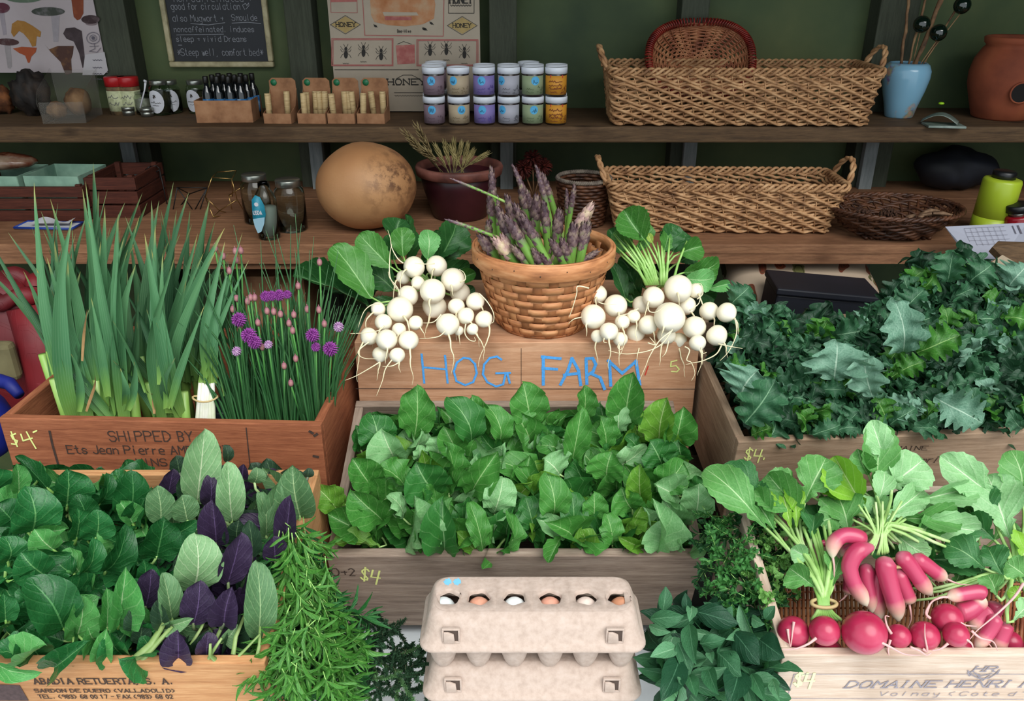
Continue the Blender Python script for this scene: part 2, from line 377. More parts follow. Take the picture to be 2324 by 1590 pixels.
# --- upper left crate (garlic greens, chives)
pl = P(-4, 948, 1.2); pr = P(735, 951, 1.2)
ul = crate('red-brown crate stamped SHIPPED BY holding green garlic and chives', pl, (pr - pl).length, .34, .155, 0, R(-2.5), w_red, .013)
f = front(ul)
for a_ in (('SHIPPED BY', (250, 1000), (445, 1000), 22, .0018, .12), ('Ets Jean Pierre AMP', (155, 1028), (445, 1030), 18, .0018, .14), ('VINS', (312, 1056), (385, 1056), 16, .0017, .08)):
    g = MB(); wr_px(g, f, *a_[:4], th=a_[4], jit=a_[5]); g.build('stamped_lettering', ink, ul, False)
g = MB(); wr_px(g, f, 'FRX', (465, 1026), (530, 1026), 16, th=.0016, jit=.1)
g.build('stamped_lettering', ink, ul, False)
for l_, w_ in (([(113, 978), (120, 1010), (134, 1058)], .0035), ([(559, 970), (568, 1058)], .0016)):
    g = MB(); lines_px(g, f, [l_], w_); g.build('dark_seam', ink, ul, False)
g = MB()
lines_px(g, f, [[(703, 978), (710, 982)], [(714, 988), (720, 984)], [(712, 1034), (722, 1036)]], .004)
g.build('nail_marks', ink, ul, False)
g = MB(); lines_px(g, f, [[(36, 983), (26, 987), (30, 995), (40, 999), (37, 1007), (27, 1006)], [(26, 979), (40, 1012)], [(48, 984), (53, 999), (74, 993)], [(61, 979), (70, 996), (82, 1016)], [(76, 980), (84, 976)]], .0024); g.build('yellow_chalk_price', chalk, ul, False)
# --- lower left crate (tatsoi, purple greens)
FLl = P(-60, 1505, .857); FLr = P(600, 1505, .857)
TL = R(9.4)
ll = crate('orange-tan crate printed ABADIA RETUERTA holding dark greens', (FLr.x - .46, FLr.y, FLr.z), .46, .295, .22, TL, 0, w_tan, .011)
f = front(ll); g = MB()
kk = dict(serif=True, th=.0015)
wr_px(g, f, 'ABADIA RETUERTA, S. A.', (80, 1550), (400, 1550), 12, **kk)
wr_px(g, f, 'SARDON DE DUERO (VALLADOLID)', (81, 1569), (402, 1569), 7, serif=True, th=.0011)
wr_px(g, f, 'TEL. (983) 68 00 17 - FAX (983) 68 02', (90, 1583), (396, 1583), 8, th=.0011)
g.build('printed_lettering', ink, ll, False)
g = MB(); g.add([f(*p) + V((0, -.0008, 0)) for p in ((0, 1551), (45, 1553), (66, 1588), (0, 1588))], [(0, 3, 2, 1)]); g.build('printed_emblem', flat('dark_stamp', '#4a3a3a', .9, var=.3, scale=200), ll, False)
# --- kale crate
FLk = P(1676, 1003, 1.17); FRk = P(2324, 990, 1.20)
yw = math.atan2(FRk.y - FLk.y, FRk.x - FLk.x)
kl = crate('grey-brown crate heaped with dark curly kale at the right', FLk, .48, .33, .155, R(9.5), yw, w_klc, .013)
f = front(kl); g = MB()
wr_px(g, f, 'DOMAINE', (2000, 1021), (2106, 1020), 9, serif=True, th=.0009); wr_px(g, f, 'Henri', (2058, 1050), (2130, 1048), 13, serif=True, th=.0011, slant=.3)
g.build('printed_lettering', ink, kl, False)
g = MB(); wr_px(g, f, '$4.', (1688, 1040), (1748, 1042), 22, th=.0022, jit=.06); g.build('yellow_chalk_price', chalk, kl, False)
# --- lower right crate (radishes)
FLr_ = P(1778, 1487, .9)
lr = crate('pale crate printed DOMAINE HENRI holding the red radishes', FLr_, .42, .262, .205, R(10), 0, w_pal, .011)
f = front(lr); g = MB()
wr_px(g, f, 'DOMAINE HENRI R', (1917, 1559), (2345, 1557), 15, serif=True, th=.0020, slant=.25)
wr_px(g, f, "Volnay (Cote d'Or)", (1992, 1577), (2330, 1577), 9, th=.0009, slant=.2, sp_=2.5)
wr_px(g, f, 'HR', (2206, 1522), (2262, 1522), 12, serif=True, th=.0018, slant=.25)
lines_px(g, f, [[(2196, 1520), (2205, 1528), (2200, 1532), (2196, 1524)], [(2206, 1530), (2222, 1538), (2244, 1537), (2258, 1528), (2268, 1518), (2262, 1528)], [(2216, 1528), (2230, 1542), (2246, 1530)], [(2210, 1524), (2226, 1532), (2250, 1526)]], .0016)
lines_px(g, f, [[(1802, 1528), (2323, 1528)], [(1802, 1528), (1786, 1583)], [(1786, 1583), (2323, 1585)]], .0009)
g.build('printed_lettering', inkg, lr, False)
g = MB(); wr_px(g, f, '$4', (1801, 1552), (1846, 1552), 26, th=.003, jit=.03); g.build('yellow_chalk_price', flat('pale_chalk', '#e2f6b4', .95), lr, False)
# ================================================================ helpers for shelf goods
def wrap(src, dst, r, a0=-pi / 2, m=0, c=(0, 0)):
    """wrap a flat drawing (x along, z up) around a cylinder of radius r"""
    vs = []
    for x, y, z in src.v:
        a = a0 + x / r; vs.append((c[0] + cos(a) * (r - y), c[1] + sin(a) * (r - y), z))
    dst.add(vs, src.f, m)
def disc_on(dst, r, ang, zc, ra, rz, m=0, n=20, lift=.0004):
    vs = []; fs = []
    for i in range(4):
        for k in range(n):
            q = i / 3; a = ang + q * ra * cos(2 * pi * k / n) / r; vs.append((cos(a) * (r + lift), sin(a) * (r + lift), zc + q * rz * sin(2 * pi * k / n)))
    for i in range(3):
        for k in range(n): fs.append((i * n + k, (i + 1) * n + k, (i + 1) * n + (k + 1) % n, i * n + (k + 1) % n))
    dst.add(vs, fs, m)
def scrib(mb, x0, x1, z, h, n, th, m=0):
    pts = [(x0 + (x1 - x0) * i / n, z + h * (rnd(0, 1) if i % 2 else rnd(-.1, .3))) for i in range(n + 1)]
    strokes(mb, [pts], (0, 0, 0), (1, 0, 0), (0, 0, 1), th, m)
def rrect(a, b, rc, n=8):
    pts = []
    for cx, cy, a0 in ((a - rc, b - rc, 0), (-a + rc, b - rc, pi / 2), (-a + rc, -b + rc, pi), (a - rc, -b + rc, 1.5 * pi)):
        for k in range(n + 1): an = a0 + pi / 2 * k / n; pts.append((cx + rc * cos(an), cy + rc * sin(an)))
    return pts
def resample(pts, ds):
    out = []; pts = pts + [pts[0]]; acc = 0; tot = sum(sqrt((c - a) ** 2 + (d - b) ** 2) for (a, b), (c, d) in zip(pts, pts[1:])); n = max(8, int(tot / ds)); step = tot / n; s = 0
    for (a, b), (c, d) in zip(pts, pts[1:]):
        L = sqrt((c - a) ** 2 + (d - b) ** 2)
        while acc + L >= s - 1e-9 and len(out) < n:
            k = (s - acc) / L if L > 0 else 0; out.append((a + (c - a) * k, b + (d - b) * k, (d - b) / (L or 1), -(c - a) / (L or 1))); s += step
        acc += L
    return out, step
def wicker(label, loc, W0, D0, W1, D1, H, rows, mat, rz=0, handles=True, spacing=.024, r=.0036, name='wicker_basket'):
    t = thing(name, label, 'basket', loc, (0, 0, rz)); mb = MB(); rh = H / rows
    for k in range(rows):
        q = k / rows; a, b = (W0 + (W1 - W0) * q) / 2, (D0 + (D1 - D0) * q) / 2
        p, st = resample(rrect(a, b, .02, 5), .0062); n = len(p); ns = round(n * st / spacing / 2) * 2; path = []
        for i, (x, y, nx, ny) in enumerate(p):
            ph = pi * ns * i / n; o = .0034 * sin(ph + k * pi * .67); z = rh * (k + .5) + rh * .5 * sin(ph + k * pi * .67 + 1.3)
            path.append((x + nx * o, y + ny * o, z))
        path.append(path[0]); mb.tube(path, r * rnd(.85, 1.1), 5, cap=False)
    mb.build('woven_wall', mat, t)
    mb = MB(); p, st = resample(rrect(W0 / 2, D0 / 2, .02, 5), spacing); p2, _ = resample(rrect(W1 / 2, D1 / 2, .02, 5), W1 and (sum(1 for _ in p) and 2 * (W1 + D1 - .04) / len(p) * .985))
    for (x, y, _, _), (x2, y2, _, _) in zip(p, p2): mb.tube([(x, y, 0), ((x + x2) / 2, (y + y2) / 2, H / 2), (x2, y2, H)], .0017, 5)
    mb.build('stakes', mat, t)
    mb = MB(); a, b = W1 / 2, D1 / 2; p, st = resample(rrect(a, b, .02, 5), .005); n = len(p); tw = round(n * st / .05)
    for ph in range(3):
        path = []
        for i, (x, y, nx, ny) in enumerate(p):
            an = 2 * pi * (tw * i / n + ph / 3); path.append((x + nx * .005 * cos(an), y + ny * .005 * cos(an), H + .004 + .007 * sin(an)))
        path.append(path[0]); mb.tube(path, .0036, 6, cap=False)
    mb.build('braided_rim', mat, t)
    mb = MB(); nb = int(D0 / .008)
    for i in range(nb): y = -D0 / 2 + D0 * (i + .5) / nb; mb.tube([(-W0 / 2 + W0 * j / 30, y, .003 + .0012 * sin(j * pi + i * pi)) for j in range(31)], .0026, 4)
    mb.build('woven_base', mat, t)
    if handles:
        for s in (-1, 1):
            mb = MB()
            for ph in range(2):
                path = []
                for i in range(41):
                    q = i / 40; an = pi * q; c = V((s * (W1 / 2 + .004 + .018 * sin(an)), -cos(an) * .05, H + .052 * sin(an))); tw_ = 14 * q * pi / 2 + ph * pi
                    path.append(c + V((cos(tw_) * .0035 * s, 0, 0)) + V((0, cos(an), -sin(an) * .2)) * sin(tw_) * .0035)
                mb.tube(path, .0042, 6)
            mb.build('handle', mat, t)
    return t
m_wick = mottled('tan_wicker', ['#7a5538', '#ab8058', '#caa176'], 40, .6, .3)
m_wick_d = mottled('brown_wicker', ['#2c1a12', '#4a2c1c', '#6a432c'], 40, .5, .3)
m_wick_r = mottled('reddish_wicker', ['#6b3420', '#9a5f3e', '#b9835a'], 30, .55, .3)
def PZc(px, py, z, ymax=2.19):
    p = PZ(px, py, z)
    if p.y > ymax: q = PY(px, py, ymax); p = V((q.x, ymax, z))
    return p
# --- long baskets
def longb(label, xb0, xb1, yb, xt0, xt1, z, H, D, rows, rz=0):
    a, b = PZ(xb0, yb, z), PZ(xb1, yb, z); W0 = b.x - a.x; y0 = a.y
    W1 = (xt1 - xt0) / F * tdep(V((0, y0 - .01, z + H)))
    cx = (a.x + b.x) / 2; cx2 = ((xt0 + xt1) / 2 - 1162) / F * tdep(V((0, y0 - .01, z + H)))
    return wicker(label, ((cx + cx2) / 2, y0 + D / 2 - .012, z + .004), W0, D - .03, W1, D, H, rows, m_wick, rz)
longb('long tan wicker basket with rope handles on the upper shelf holding the red basket', 1400, 1975, 288, 1384, 2004, ZS1, .118, .205, 19, R(-1.2))
longb('empty long tan wicker basket on the lower shelf behind the right turnips', 1402, 1880, 531, 1388, 1930, ZS2, .10, .17, 17, R(-1.5))

# --- red oval basket leaning in the long basket
t = thing('oval_basket', 'red-rimmed oval basket standing tilted inside the long upper basket', 'basket', PY(1590, 133, 2.155), (R(60), 0, 0))
m_redrim = mottled('red_rim', ['#4a1210', '#7c231c', '#a03a2c'], 20, .4, .2)
mb = MB(); 
for ph in range(1):
    for i in range(120):
        a = 2 * pi * i / 120; b = 2 * pi * (i + .5) / 120
        c = V((.128 * abs(cos(a)) ** .75 * (1 if cos(a) > 0 else -1), .095 * abs(sin(a)) ** .8 * (1 if sin(a) > 0 else -1), 0)); d = V((c.x, c.y, 0)).normalized()
        mb.tube([c + d * .009 * cos(k * pi / 4) + V((0, 0, .009 * sin(k * pi / 4))) + V((-d.y, d.x, 0)) * .0007 * k for k in range(9)], .0021, 4, cap=False)
mb.build('rim', m_redrim, t)
mb = MB()
for k in range(26):
    q = k / 25; s = cos(q * 1.5); path = []
    for i in range(97):
        a = 2 * pi * i / 96; w = .002 * sin(16 * a + k * pi)
        path.append(((.125 * s + w) * (abs(cos(a)) ** .8) * (1 if cos(a) > 0 else -1), (.092 * s + w) * (abs(sin(a)) ** .85) * (1 if sin(a) > 0 else -1), -.006 - .045 * sin(q * 1.5)))
    mb.tube(path, .003, 5, cap=False)
mb.build('woven_bowl', m_wick_r, t)
mb = MB()
for k in range(32):
    a = 2 * pi * k / 32; mb.tube([(.125 * cos(q * 1.5) * cos(a), .092 * cos(q * 1.5) * sin(a), -.005 - .044 * sin(q * 1.5)) for q in (0, .25, .5, .75, 1)], .0016, 4)
mb.build('stakes', m_wick_r, t)

# --- stacked plastic jars
m_lid = flat('white_plastic_lid', '#dfe4ee', .35); m_amber = flat('dark_jar_glass', '#2a211c', .2, var=.2); 
lab = {'mauve': flat('mauve_label', '#7d6a75', .6), 'tan': flat('tan_label', '#ab9a80', .6), 'lilac': flat('lilac_label', '#7d70aa', .6), 'grey': flat('grey_label', '#a5a5b0', .6), 'green': flat('green_label', '#8b9a78', .6), 'orange': flat('orange_label', '#c98a28', .6)}
m_bl = flat('blue_sticker', '#4fa8d8', .5, var=.1); m_bld = flat('dark_blue_print', '#22506e', .6); m_pr = flat('dark_print', '#5a5560', .7); m_rp = flat('red_print', '#b02a20', .6)
def jar(key, label, loc, r, h, ang, scribc, grp=None):
    t = thing('plastic_jar', label, 'jar', loc, group=grp); hb = h * .80
    MB().lathe([(0, 0), (r * .86, 0), (r * .93, .003), (r * .93, hb - .003), (r * .85, hb), (0, hb)], 32).build('body', m_amber, t)
    MB().lathe([(0, hb - .002), (r, hb - .002), (r * 1.0, h - .003), (r * .97, h - .001), (r * .86, h - .001), (r * .84, h - .003), (0, h - .003)], 32).build('lid', m_lid, t)
    lb = MB(); lb.lathe([(r * .94, .0045), (r * .945, .0045), (r * .945, hb - .006), (r * .94, hb - .006)], 32, m=0); L = lb.build('label', [lab[key]], t)
    rr = r * .945; dk = MB()
    if key != 'orange':
        dk2 = MB(); disc_on(dk2, rr, ang, hb * .68, r * .36, hb * .19); dk2.build('sticker', m_bl, L)
        s = MB(); scrib(s, -.2 * r, .2 * r, hb * .58, hb * .2, 6, .0009); wrap(s, dk, rr + .0006, ang); dk.build('sticker_print', m_bld, L); dk = MB()
    else:
        s = MB(); strokes(s, [[(-.5 * r, hb * .86), (.5 * r, hb * .86)]], (0, 0, 0), (1, 0, 0), (0, 0, 1), .006); d2 = MB(); wrap(s, d2, rr + .0003, -pi / 2); d2.build('red_band', m_rp, L)
    s = MB()
    for z, n in ((.30, 7), (.17, 9)): scrib(s, -.55 * r, .1 * r, hb * z, hb * .07, n, .0009)
    for i in range(12): x = rnd(.3, .95) * r; scrib(s, x, x + r * .12, hb * rnd(.08, .4), hb * .12, 2, .0011)
    if key == 'orange':
        for z in (.62, .45, .33): scrib(s, -.7 * r, .5 * r, hb * z, hb * .12, 11, .0016)
    wrap(s, dk, rr + .0004, -pi / 2); dk.build('print', scribc, L)
    return t
prs = {'mauve': flat('p1', '#5a4650', .7), 'tan': flat('p2', '#7d6c52', .7), 'lilac': flat('p3', '#54458a', .7), 'grey': flat('p4', '#5e5e66', .7), 'green': flat('p5', '#5a6b4a', .7), 'orange': flat('p6', '#7a3c14', .7)}
names = ['mauve', 'tan', 'lilac', 'grey', 'green', 'orange']; xs = [984, 1041, 1099, 1154, 1209, 1262]
pos_w = {'mauve': 'leftmost', 'tan': 'next to the mauve ones', 'lilac': 'between tan and grey', 'grey': 'between lilac and green', 'green': 'next to the orange ones', 'orange': 'rightmost'}
for i, k in enumerate(names):
    y = 2.022; p = PY(xs[i], 280, y); r = .0268; h = .0665
    cyl = p.x / y  # direction seen from the camera
    for lv in (0, 1):
        ang = -pi / 2 + (-.15, .3, -.2, -.65, .1, 0)[i] * (1 if lv == 0 else 1) + (0, -.75, .0, -.1, .15, 0)[i] * lv
        jar(k, 'white-lidded jar with %s label, %s, front row %s' % (k, pos_w[k], 'upper' if lv else 'on the shelf'), (p.x * (1 - .004 * lv) + rnd(-.001, .001), y + r, ZS1 + lv * h), r, h, ang, prs[k], 'jars stacked in pairs on the upper shelf')
for (i, nm) in ((0, 'mauve'), (1, 'tan'), (2, 'lilac'), (3, 'grey'), (4, 'green'), (5, 'orange')):
    p = PY(xs[i] + (1 - i) * 0, 280, 2.022); dy = .058; y = 2.022 + dy + .0268; x = p.x * (y / 2.05)
    x = (xs[i] + (2.5 - i) * 0 - 1162) / F * (y * cp + (CZ - ZS1 - .07) * sp)
    for lv in (0, 1):
        if nm == 'tan' and lv: continue
        jar(nm, 'white-lidded jar with %s label in the second row, %s' % (nm, 'upper one' if lv else 'lower one'), (x, y, ZS1 + lv * .0665), .0268, .0665, -pi / 2, prs[nm], 'jars stacked in pairs on the upper shelf')
for (px, nm) in ((985, 'mauve'), (1203, 'green')):
    y = 2.022 + .116 + .0268; x = (px + (6 if nm == 'mauve' else -4) - 1162) / F * (y * cp + (CZ - ZS1 - .07) * sp)
    for lv in (0, 1): jar(nm, 'white-lidded jar with %s label, back row, %s one' % (nm, 'upper' if lv else 'lower'), (x, y, ZS1 + lv * .0665), .0268, .0665, -pi / 2, prs[nm], 'jars stacked in pairs on the upper shelf')

# --- cardboard trays of birch-bark tubes
m_card = mottled('kraft_card', ['#7a5338', '#976b4b', '#a87c5a'], 30, .85, .1); m_birch = mottled('birch_print_tube', ['#6b543a', '#c0a374', '#d2ba8c'], 30, .6, .1, stretch=(1, 1, 9), pos=[.3, .42, .7])
m_gst = flat('green_sticker', '#1f6b45', .4, var=.3, scale=200); m_bk = flat('print_black', '#2a211a', .8)
tube0 = MB().lathe([(0, 0), (.0075, 0), (.0075, .066), (.0068, .067), (0, .067)], 14).build('bark_tube', m_birch, None)
used = False
for i, (x0, x1, tx, lb) in enumerate([(600, 662, [(.0, .0), (.75, .9)], 'leftmost, nearly empty'), (677, 740, [(.08, 0), (.45, .9), (.72, .9), (1.0, .9), (.1, .45)], 'second from the left'), (745, 806, [(0.05, 0), (.5, .9), (.75, .9), (1.0, .9)], 'third from the left'), (812, 874, [(0.03, 0), (.45, .9), (1.0, .9)], 'rightmost')]):
    y = 2.05; a, b = PY(x0, 268, y), PY(x1, 268, y); w = b.x - a.x; D = .065
    t = thing('display_tray', 'kraft card tray with tall back card and green sticker, ' + lb, 'display tray', ((a.x + b.x) / 2, y + D / 2, ZS1), (0, 0, R(-4)), 'card trays of bark tubes')
    MB().box((0, -D / 2, .012), (w, .0015, .024)).build('front_panel', m_card, t, False)
    for s in (-1, 1):
        mb = MB(); mb.prism([(s * w / 2, -D / 2, 0), (s * w / 2, D / 2, 0), (s * w / 2, D / 2, .075), (s * w / 2, D * .15, .035), (s * w / 2, -D / 2, .024)], (.0012, 0, 0)); mb.build('side_panel', m_card, t, False)
    MB().box((0, 0, .001), (w, D, .002)).build('base', m_card, t, False)
    mb = MB(); pts = [(-w / 2, D / 2, 0), (w / 2, D / 2, 0), (w / 2, D / 2, .092), (w / 2 - .008, D / 2, .099), (-w / 2 + .008, D / 2, .099), (-w / 2, D / 2, .092)]
    mb.prism(pts, (0, .0015, 0)); mb.build('back_card', m_card, t, False)
    mb = MB(); mb.lathe([(0, 0), (.0078, 0), (.0078, .0006), (0, .0006)], 18); mb.build('sticker', m_gst, t, loc=(-w / 2 + .012, D / 2 - .0008, .088), rot=(R(90), 0, 0))
    for (u, v) in tx:
        lx, ly = -w / 2 + .011 + u * (w - .022), -D / 2 + .011 + v * (D - .024)
        q = tube0 if not used else dup(tube0); used = True
        c, s_ = cos(R(-4)), sin(R(-4)); q.location = ((a.x + b.x) / 2 + lx * c - ly * s_, y + D / 2 + lx * s_ + ly * c, ZS1 + .0025 + (.0 if v < .5 else .012 if False else 0)); q.rotation_euler = (R(rnd(-4, 4)), R(rnd(-6, 6)) if v < .1 else 0, rnd(0, 6))
        tag(q, 'bark-patterned paper tube standing %s in the %s card tray' % ('at the front' if v < .1 else ['', 'left of the back row', 'mid back row', 'right in the back row'][min(3, 1 + int(u * 2.4))], ['leftmost', 'second', 'third', 'rightmost'][i]), 'tube', 'bark tubes in the card trays')

# --- card box of dark bottles
y = 1.985; a, b = PZ(447, 278, ZS1), PZ(572, 278, ZS1); a.y; w = b.x - a.x; D = .10; H = .052; y = a.y
t = thing('cardboard_box', 'open brown cardboard box holding dark glass bottles', 'box', ((a.x + b.x) / 2, y + D / 2, ZS1), (0, 0, R(2)))
for s in (-1, 1):
    MB().box((s * w / 2, 0, H / 2), (.002, D, H)).build('side_panel', m_card, t, False)
    MB().box((0, s * D / 2, H / 2), (w, .002, H)).build('front_panel' if s < 0 else 'back_panel', m_card, t, False)
MB().box((0, 0, .001), (w, D, .002)).build('base', m_card, t, False)
m_bot = flat('blue_black_glass', '#0d1114', .12, spec=.8); m_blab = mottled('blue_white_label', ['#123a6a', '#2a6aa0', '#9ab4c8'], 60, .5, 0); m_cap = flat('black_cap', '#15130f', .4)
bt = thing('glass_bottle', '', 'bottle')
MB().lathe([(0, 0), (.0122, 0), (.0128, .002), (.0128, .062), (.011, .07), (.0062, .078), (.0055, .094), (0, .094)], 18).build('body', m_bot, bt)
MB().lathe([(.0062, .088), (.0068, .089), (.0068, .102), (.006, .104), (0, .104)], 16).build('cap', m_cap, bt)
MB().lathe([(.0130, .012), (.0131, .012), (.0131, .052), (.013, .052)], 18).build('label', m_blab, bt)
first = True
for r_ in range(3):
    for c in range(4):
        lx, ly = -w / 2 + .036 + c * .0275 + r_ * .006 - .006, -D / 2 + .018 + r_ * .030
        q = bt if first else dup(bt); first = False
        q.location = (t.location.x + lx, t.location.y + ly, ZS1 + .0025); q.rotation_euler = (0, 0, rnd(0, 6))
        tag(q, 'dark bottle in the cardboard box, %s row, %s' % (['front', 'middle', 'back'][r_], ['leftmost', 'second from left', 'third from left', 'rightmost'][c]), 'bottle', 'dark bottles in the cardboard box')

# --- mason jars with round labels
m_gl = glass('clear_glass', '#e8f0ea', .02); m_met = flat('zinc_lid', '#9a9c94', .3, metal=.9); m_wl = flat('white_paper', '#c4c4ca', .7); m_fill = mottled('dark_herbs', ['#1c1c14', '#34321f', '#4a4430'], 50, .9, .3)
def mason(label, px, py, z, r, h, lb=True, fill=True, tilt=0, lid=m_met, ang=-1.6, fillm=None):
    p = PZc(px, py, z); t = thing('mason_jar', label, 'jar', (p.x, p.y + r, z), (0, 0, 0))
    MB().lathe([(0, .002), (r * .9, 0), (r, .004), (r, h * .7), (r * .93, h * .8), (r * .74, h * .86), (r * .72, h * .9), (r * .68, h * .9), (r * .70, h * .85), (r * .9, h * .78), (r * .95, h * .7), (r * .95, .006), (0, .005)], 28).build('glass_body', m_gl, t)
    if fill: MB().lathe([(0, .0055), (r * .94, .0065), (r * .94, h * .66), (0, h * .68)], 24).build('contents', fillm or m_fill, t)
    mb = MB(); mb.lathe([(r * .80, h * .86), (r * .82, h * .865), (r * .80, h * .89), (r * .82, h * .90), (r * .80, h * .93), (r * .82, h * .97), (r * .79, h * .985), (0, h * .985)], 28); mb.build('screw_lid', lid, t)
    if lb:
        d = MB(); disc_on(d, r, ang, h * .40, r * .80, h * .33, lift=.0006); L = d.build('round_label', m_wl, t)
        s = MB(); scrib(s, -.5 * r, .5 * r, h * .36, h * .06, 12, .0008); scrib(s, -.3 * r, .3 * r, h * .28, h * .04, 9, .0006)
        strokes(s, [[(-.12 * r, h * .52), (.1 * r, h * .58)], [(-.1 * r, h * .58), (.12 * r, h * .53)], [(-.03 * r, h * .5), (0, h * .6)]], (0, 0, 0), (1, 0, 0), (0, 0, 1), .002)
        d = MB(); wrap(s, d, r + .001, ang); d.build('label_print', m_bk, L)
    return t
mason('glass jar with round white label, nearest the shelf front', 362, 263, ZS1, .027, .086, ang=-1.75)
mason('glass jar with round white label half hidden behind another', 382, 245, ZS1, .026, .083, ang=-1.2)
mason('glass jar with round white label left of the bottle box', 443, 247, ZS1, .026, .083, ang=-1.75)
# small jar with spoon, two tins
m_sug = mottled('pale_granules', ['#6b6458', '#9a9486', '#b5b0a4'], 80, .9, .2)
t = mason('small open glass jar with a white spoon standing in it', 322, 262, ZS1, .021, .058, lb=False, fillm=m_sug, lid=m_gl)
t = tag(MB().tube([PY(318, 245, 2.03), PY(328, 205, 2.035), PY(330, 188, 2.035)], [.0016, .0018, .003], 6).tube([PY(330, 188, 2.035), PY(331, 184, 2.035), PY(327, 183, 2.03)], .003, 6).build('white_spoon', m_wl), 'thin white spoon handle sticking out of the small jar', 'spoon')
for px, py, l in ((288, 263, 'left of the spoon jar'), (330, 266, 'in front of the spoon jar')):
    p = PZ(px, py, ZS1); t = thing('spice_tin', 'tiny round metal tin, ' + l, 'tin', (p.x, p.y + .016, ZS1))
    MB().lathe([(0, 0), (.0158, 0), (.0158, .014), (0, .014)], 24).build('base', m_met, t); MB().lathe([(.0162, .012), (.017, .012), (.017, .020), (.016, .021), (0, .021)], 24).build('lid', m_met, t)
# red lid spice jars
m_rl = flat('red_plastic_lid', '#a81c20', .35); m_yl = mottled('pale_yellow_label', ['#a8ab86', '#c0c49c', '#8a8d6a'], 60, .7, 0); m_spb = mottled('spice', ['#4a3a28', '#6b563c', '#8a7048'], 90, .8, .1)
for px, py, l in ((293, 240, 'behind, partly hidden'), (266, 254, 'in front with pale yellow label')):
    p = PZc(px, py, ZS1, 2.18); t = thing('spice_jar', 'red-lidded spice jar ' + l, 'jar', (p.x, p.y + .02, ZS1), (0, 0, 0)); r = .0245; t.scale = (1, 1, 1.14)
    MB().lathe([(0, 0), (r, 0), (r, .058), (r * .9, .062), (0, .062)], 24).build('body', m_spb, t); MB().lathe([(0, .061), (r * 1.05, .061), (r * 1.05, .079), (r, .081), (0, .081)], 24).build('lid', m_rl, t)
    L = MB().lathe([(r + .0003, .008), (r + .0006, .008), (r + .0006, .052), (r + .0003, .052)], 24).build('label', m_yl, t)
    s = MB(); [scrib(s, -.6 * r, .5 * r, z, .008, 7, .001) for z in (.022, .036)]; d = MB(); wrap(s, d, r + .001, -1.6); d.build('label_print', m_pr, L)
# --- clear bin with potatoes, brown lumps
_s = NT('clear_plastic'); _s.b.inputs['Base Color'].default_value = hexc('#8a857c'); _s.b.inputs['Roughness'].default_value = .25; _s.b.inputs['Specular IOR Level'].default_value = .3; _s.b.inputs['Alpha'].default_value = .13; m_cp = _s.m
a = PZ(115, 280, ZS1); b = PZ(195, 277, ZS1); t = thing('clear_bin', 'clear plastic scoop bin holding brown roots', 'bin', ((a.x + b.x) / 2 - .012, a.y + .06, ZS1), (0, 0, R(8))); w = .095; D = .12
for s in (-1, 1): MB().prism([(s * w / 2, -D / 2, .001), (s * w / 2, D / 2, .001), (s * w * .58, D / 2 + .01, .115), (s * w * .58, -D * .35, .075), (s * w * .56, -D / 2 - .006, .05)], (.0015, 0, 0)).build('side_panel', m_cp, t, False)
MB().box((0, -D / 2 - .001, .025), (w * 1.05, .0015, .05)).build('front_panel', m_cp, t, False); MB().box((0, D / 2 + .004, .055), (w * 1.08, .0015, .11)).build('back_panel', m_cp, t, False); MB().box((0, 0, .001), (w, D, .002)).build('base', m_cp, t, False)
m_root = mottled('brown_root', ['#33251a', '#6b4e34', '#8a6a48'], 25, .8, .5); m_blk = mottled('black_burl', ['#0c0a09', '#211a16', '#3a2c22'], 30, .7, .8)
def lump(label, c, r, mat, name, sq=(1, 1, 1), amp=.18, f=18, seed=0, cat='root', parent=None):
    mb = MB(); mb.ball((0, 0, 0), r, 28, 0, sq); vs = []
    for v in mb.v:
        p = V(v); n = p.normalized(); k = 1 + amp * (sin(n.x * f * .3 + seed) * cos(n.y * f * .25 + seed * 2) + .5 * sin(n.z * f * .6 + n.x * f * .5 + seed) + .3 * sin(n.y * f + n.z * f * .8 + seed * 3)); vs.append(tuple(p * k))
    mb.v = vs; o = mb.build(name, mat, parent, loc=c); return tag(o, label, cat) if label else o
cx, cy = t.location.x, t.location.y
lump('large tan root at the right inside the clear bin', (cx + .018, cy + .005, ZS1 + .042), .030, m_root, 'root_vegetable', (1, .9, 1.1), .08, seed=1)
lump('dark brown root at the left inside the clear bin', (cx - .024, cy - .022, ZS1 + .026), .022, m_root, 'root_vegetable', (1, 1, .9), .12, seed=3)
p = PZc(78, 246, ZS1, 2.17); lump('knobbly black burl standing before the mushroom chart', (p.x, p.y, ZS1 + .054), .044, m_blk, 'wood_burl', (1, .8, 1.2), .2, 22, 5, 'burl')
p = PZ(10, 258, ZS1); lump('rusty brown lump at the left end of the upper shelf', (p.x, p.y, ZS1 + .036), .034, mottled('rust_lump', ['#1e120c', '#5a3218', '#8a5226'], 30, .8, .6), 'dried_fungus', (1, .9, 1), .15, 20, 8, 'fungus')

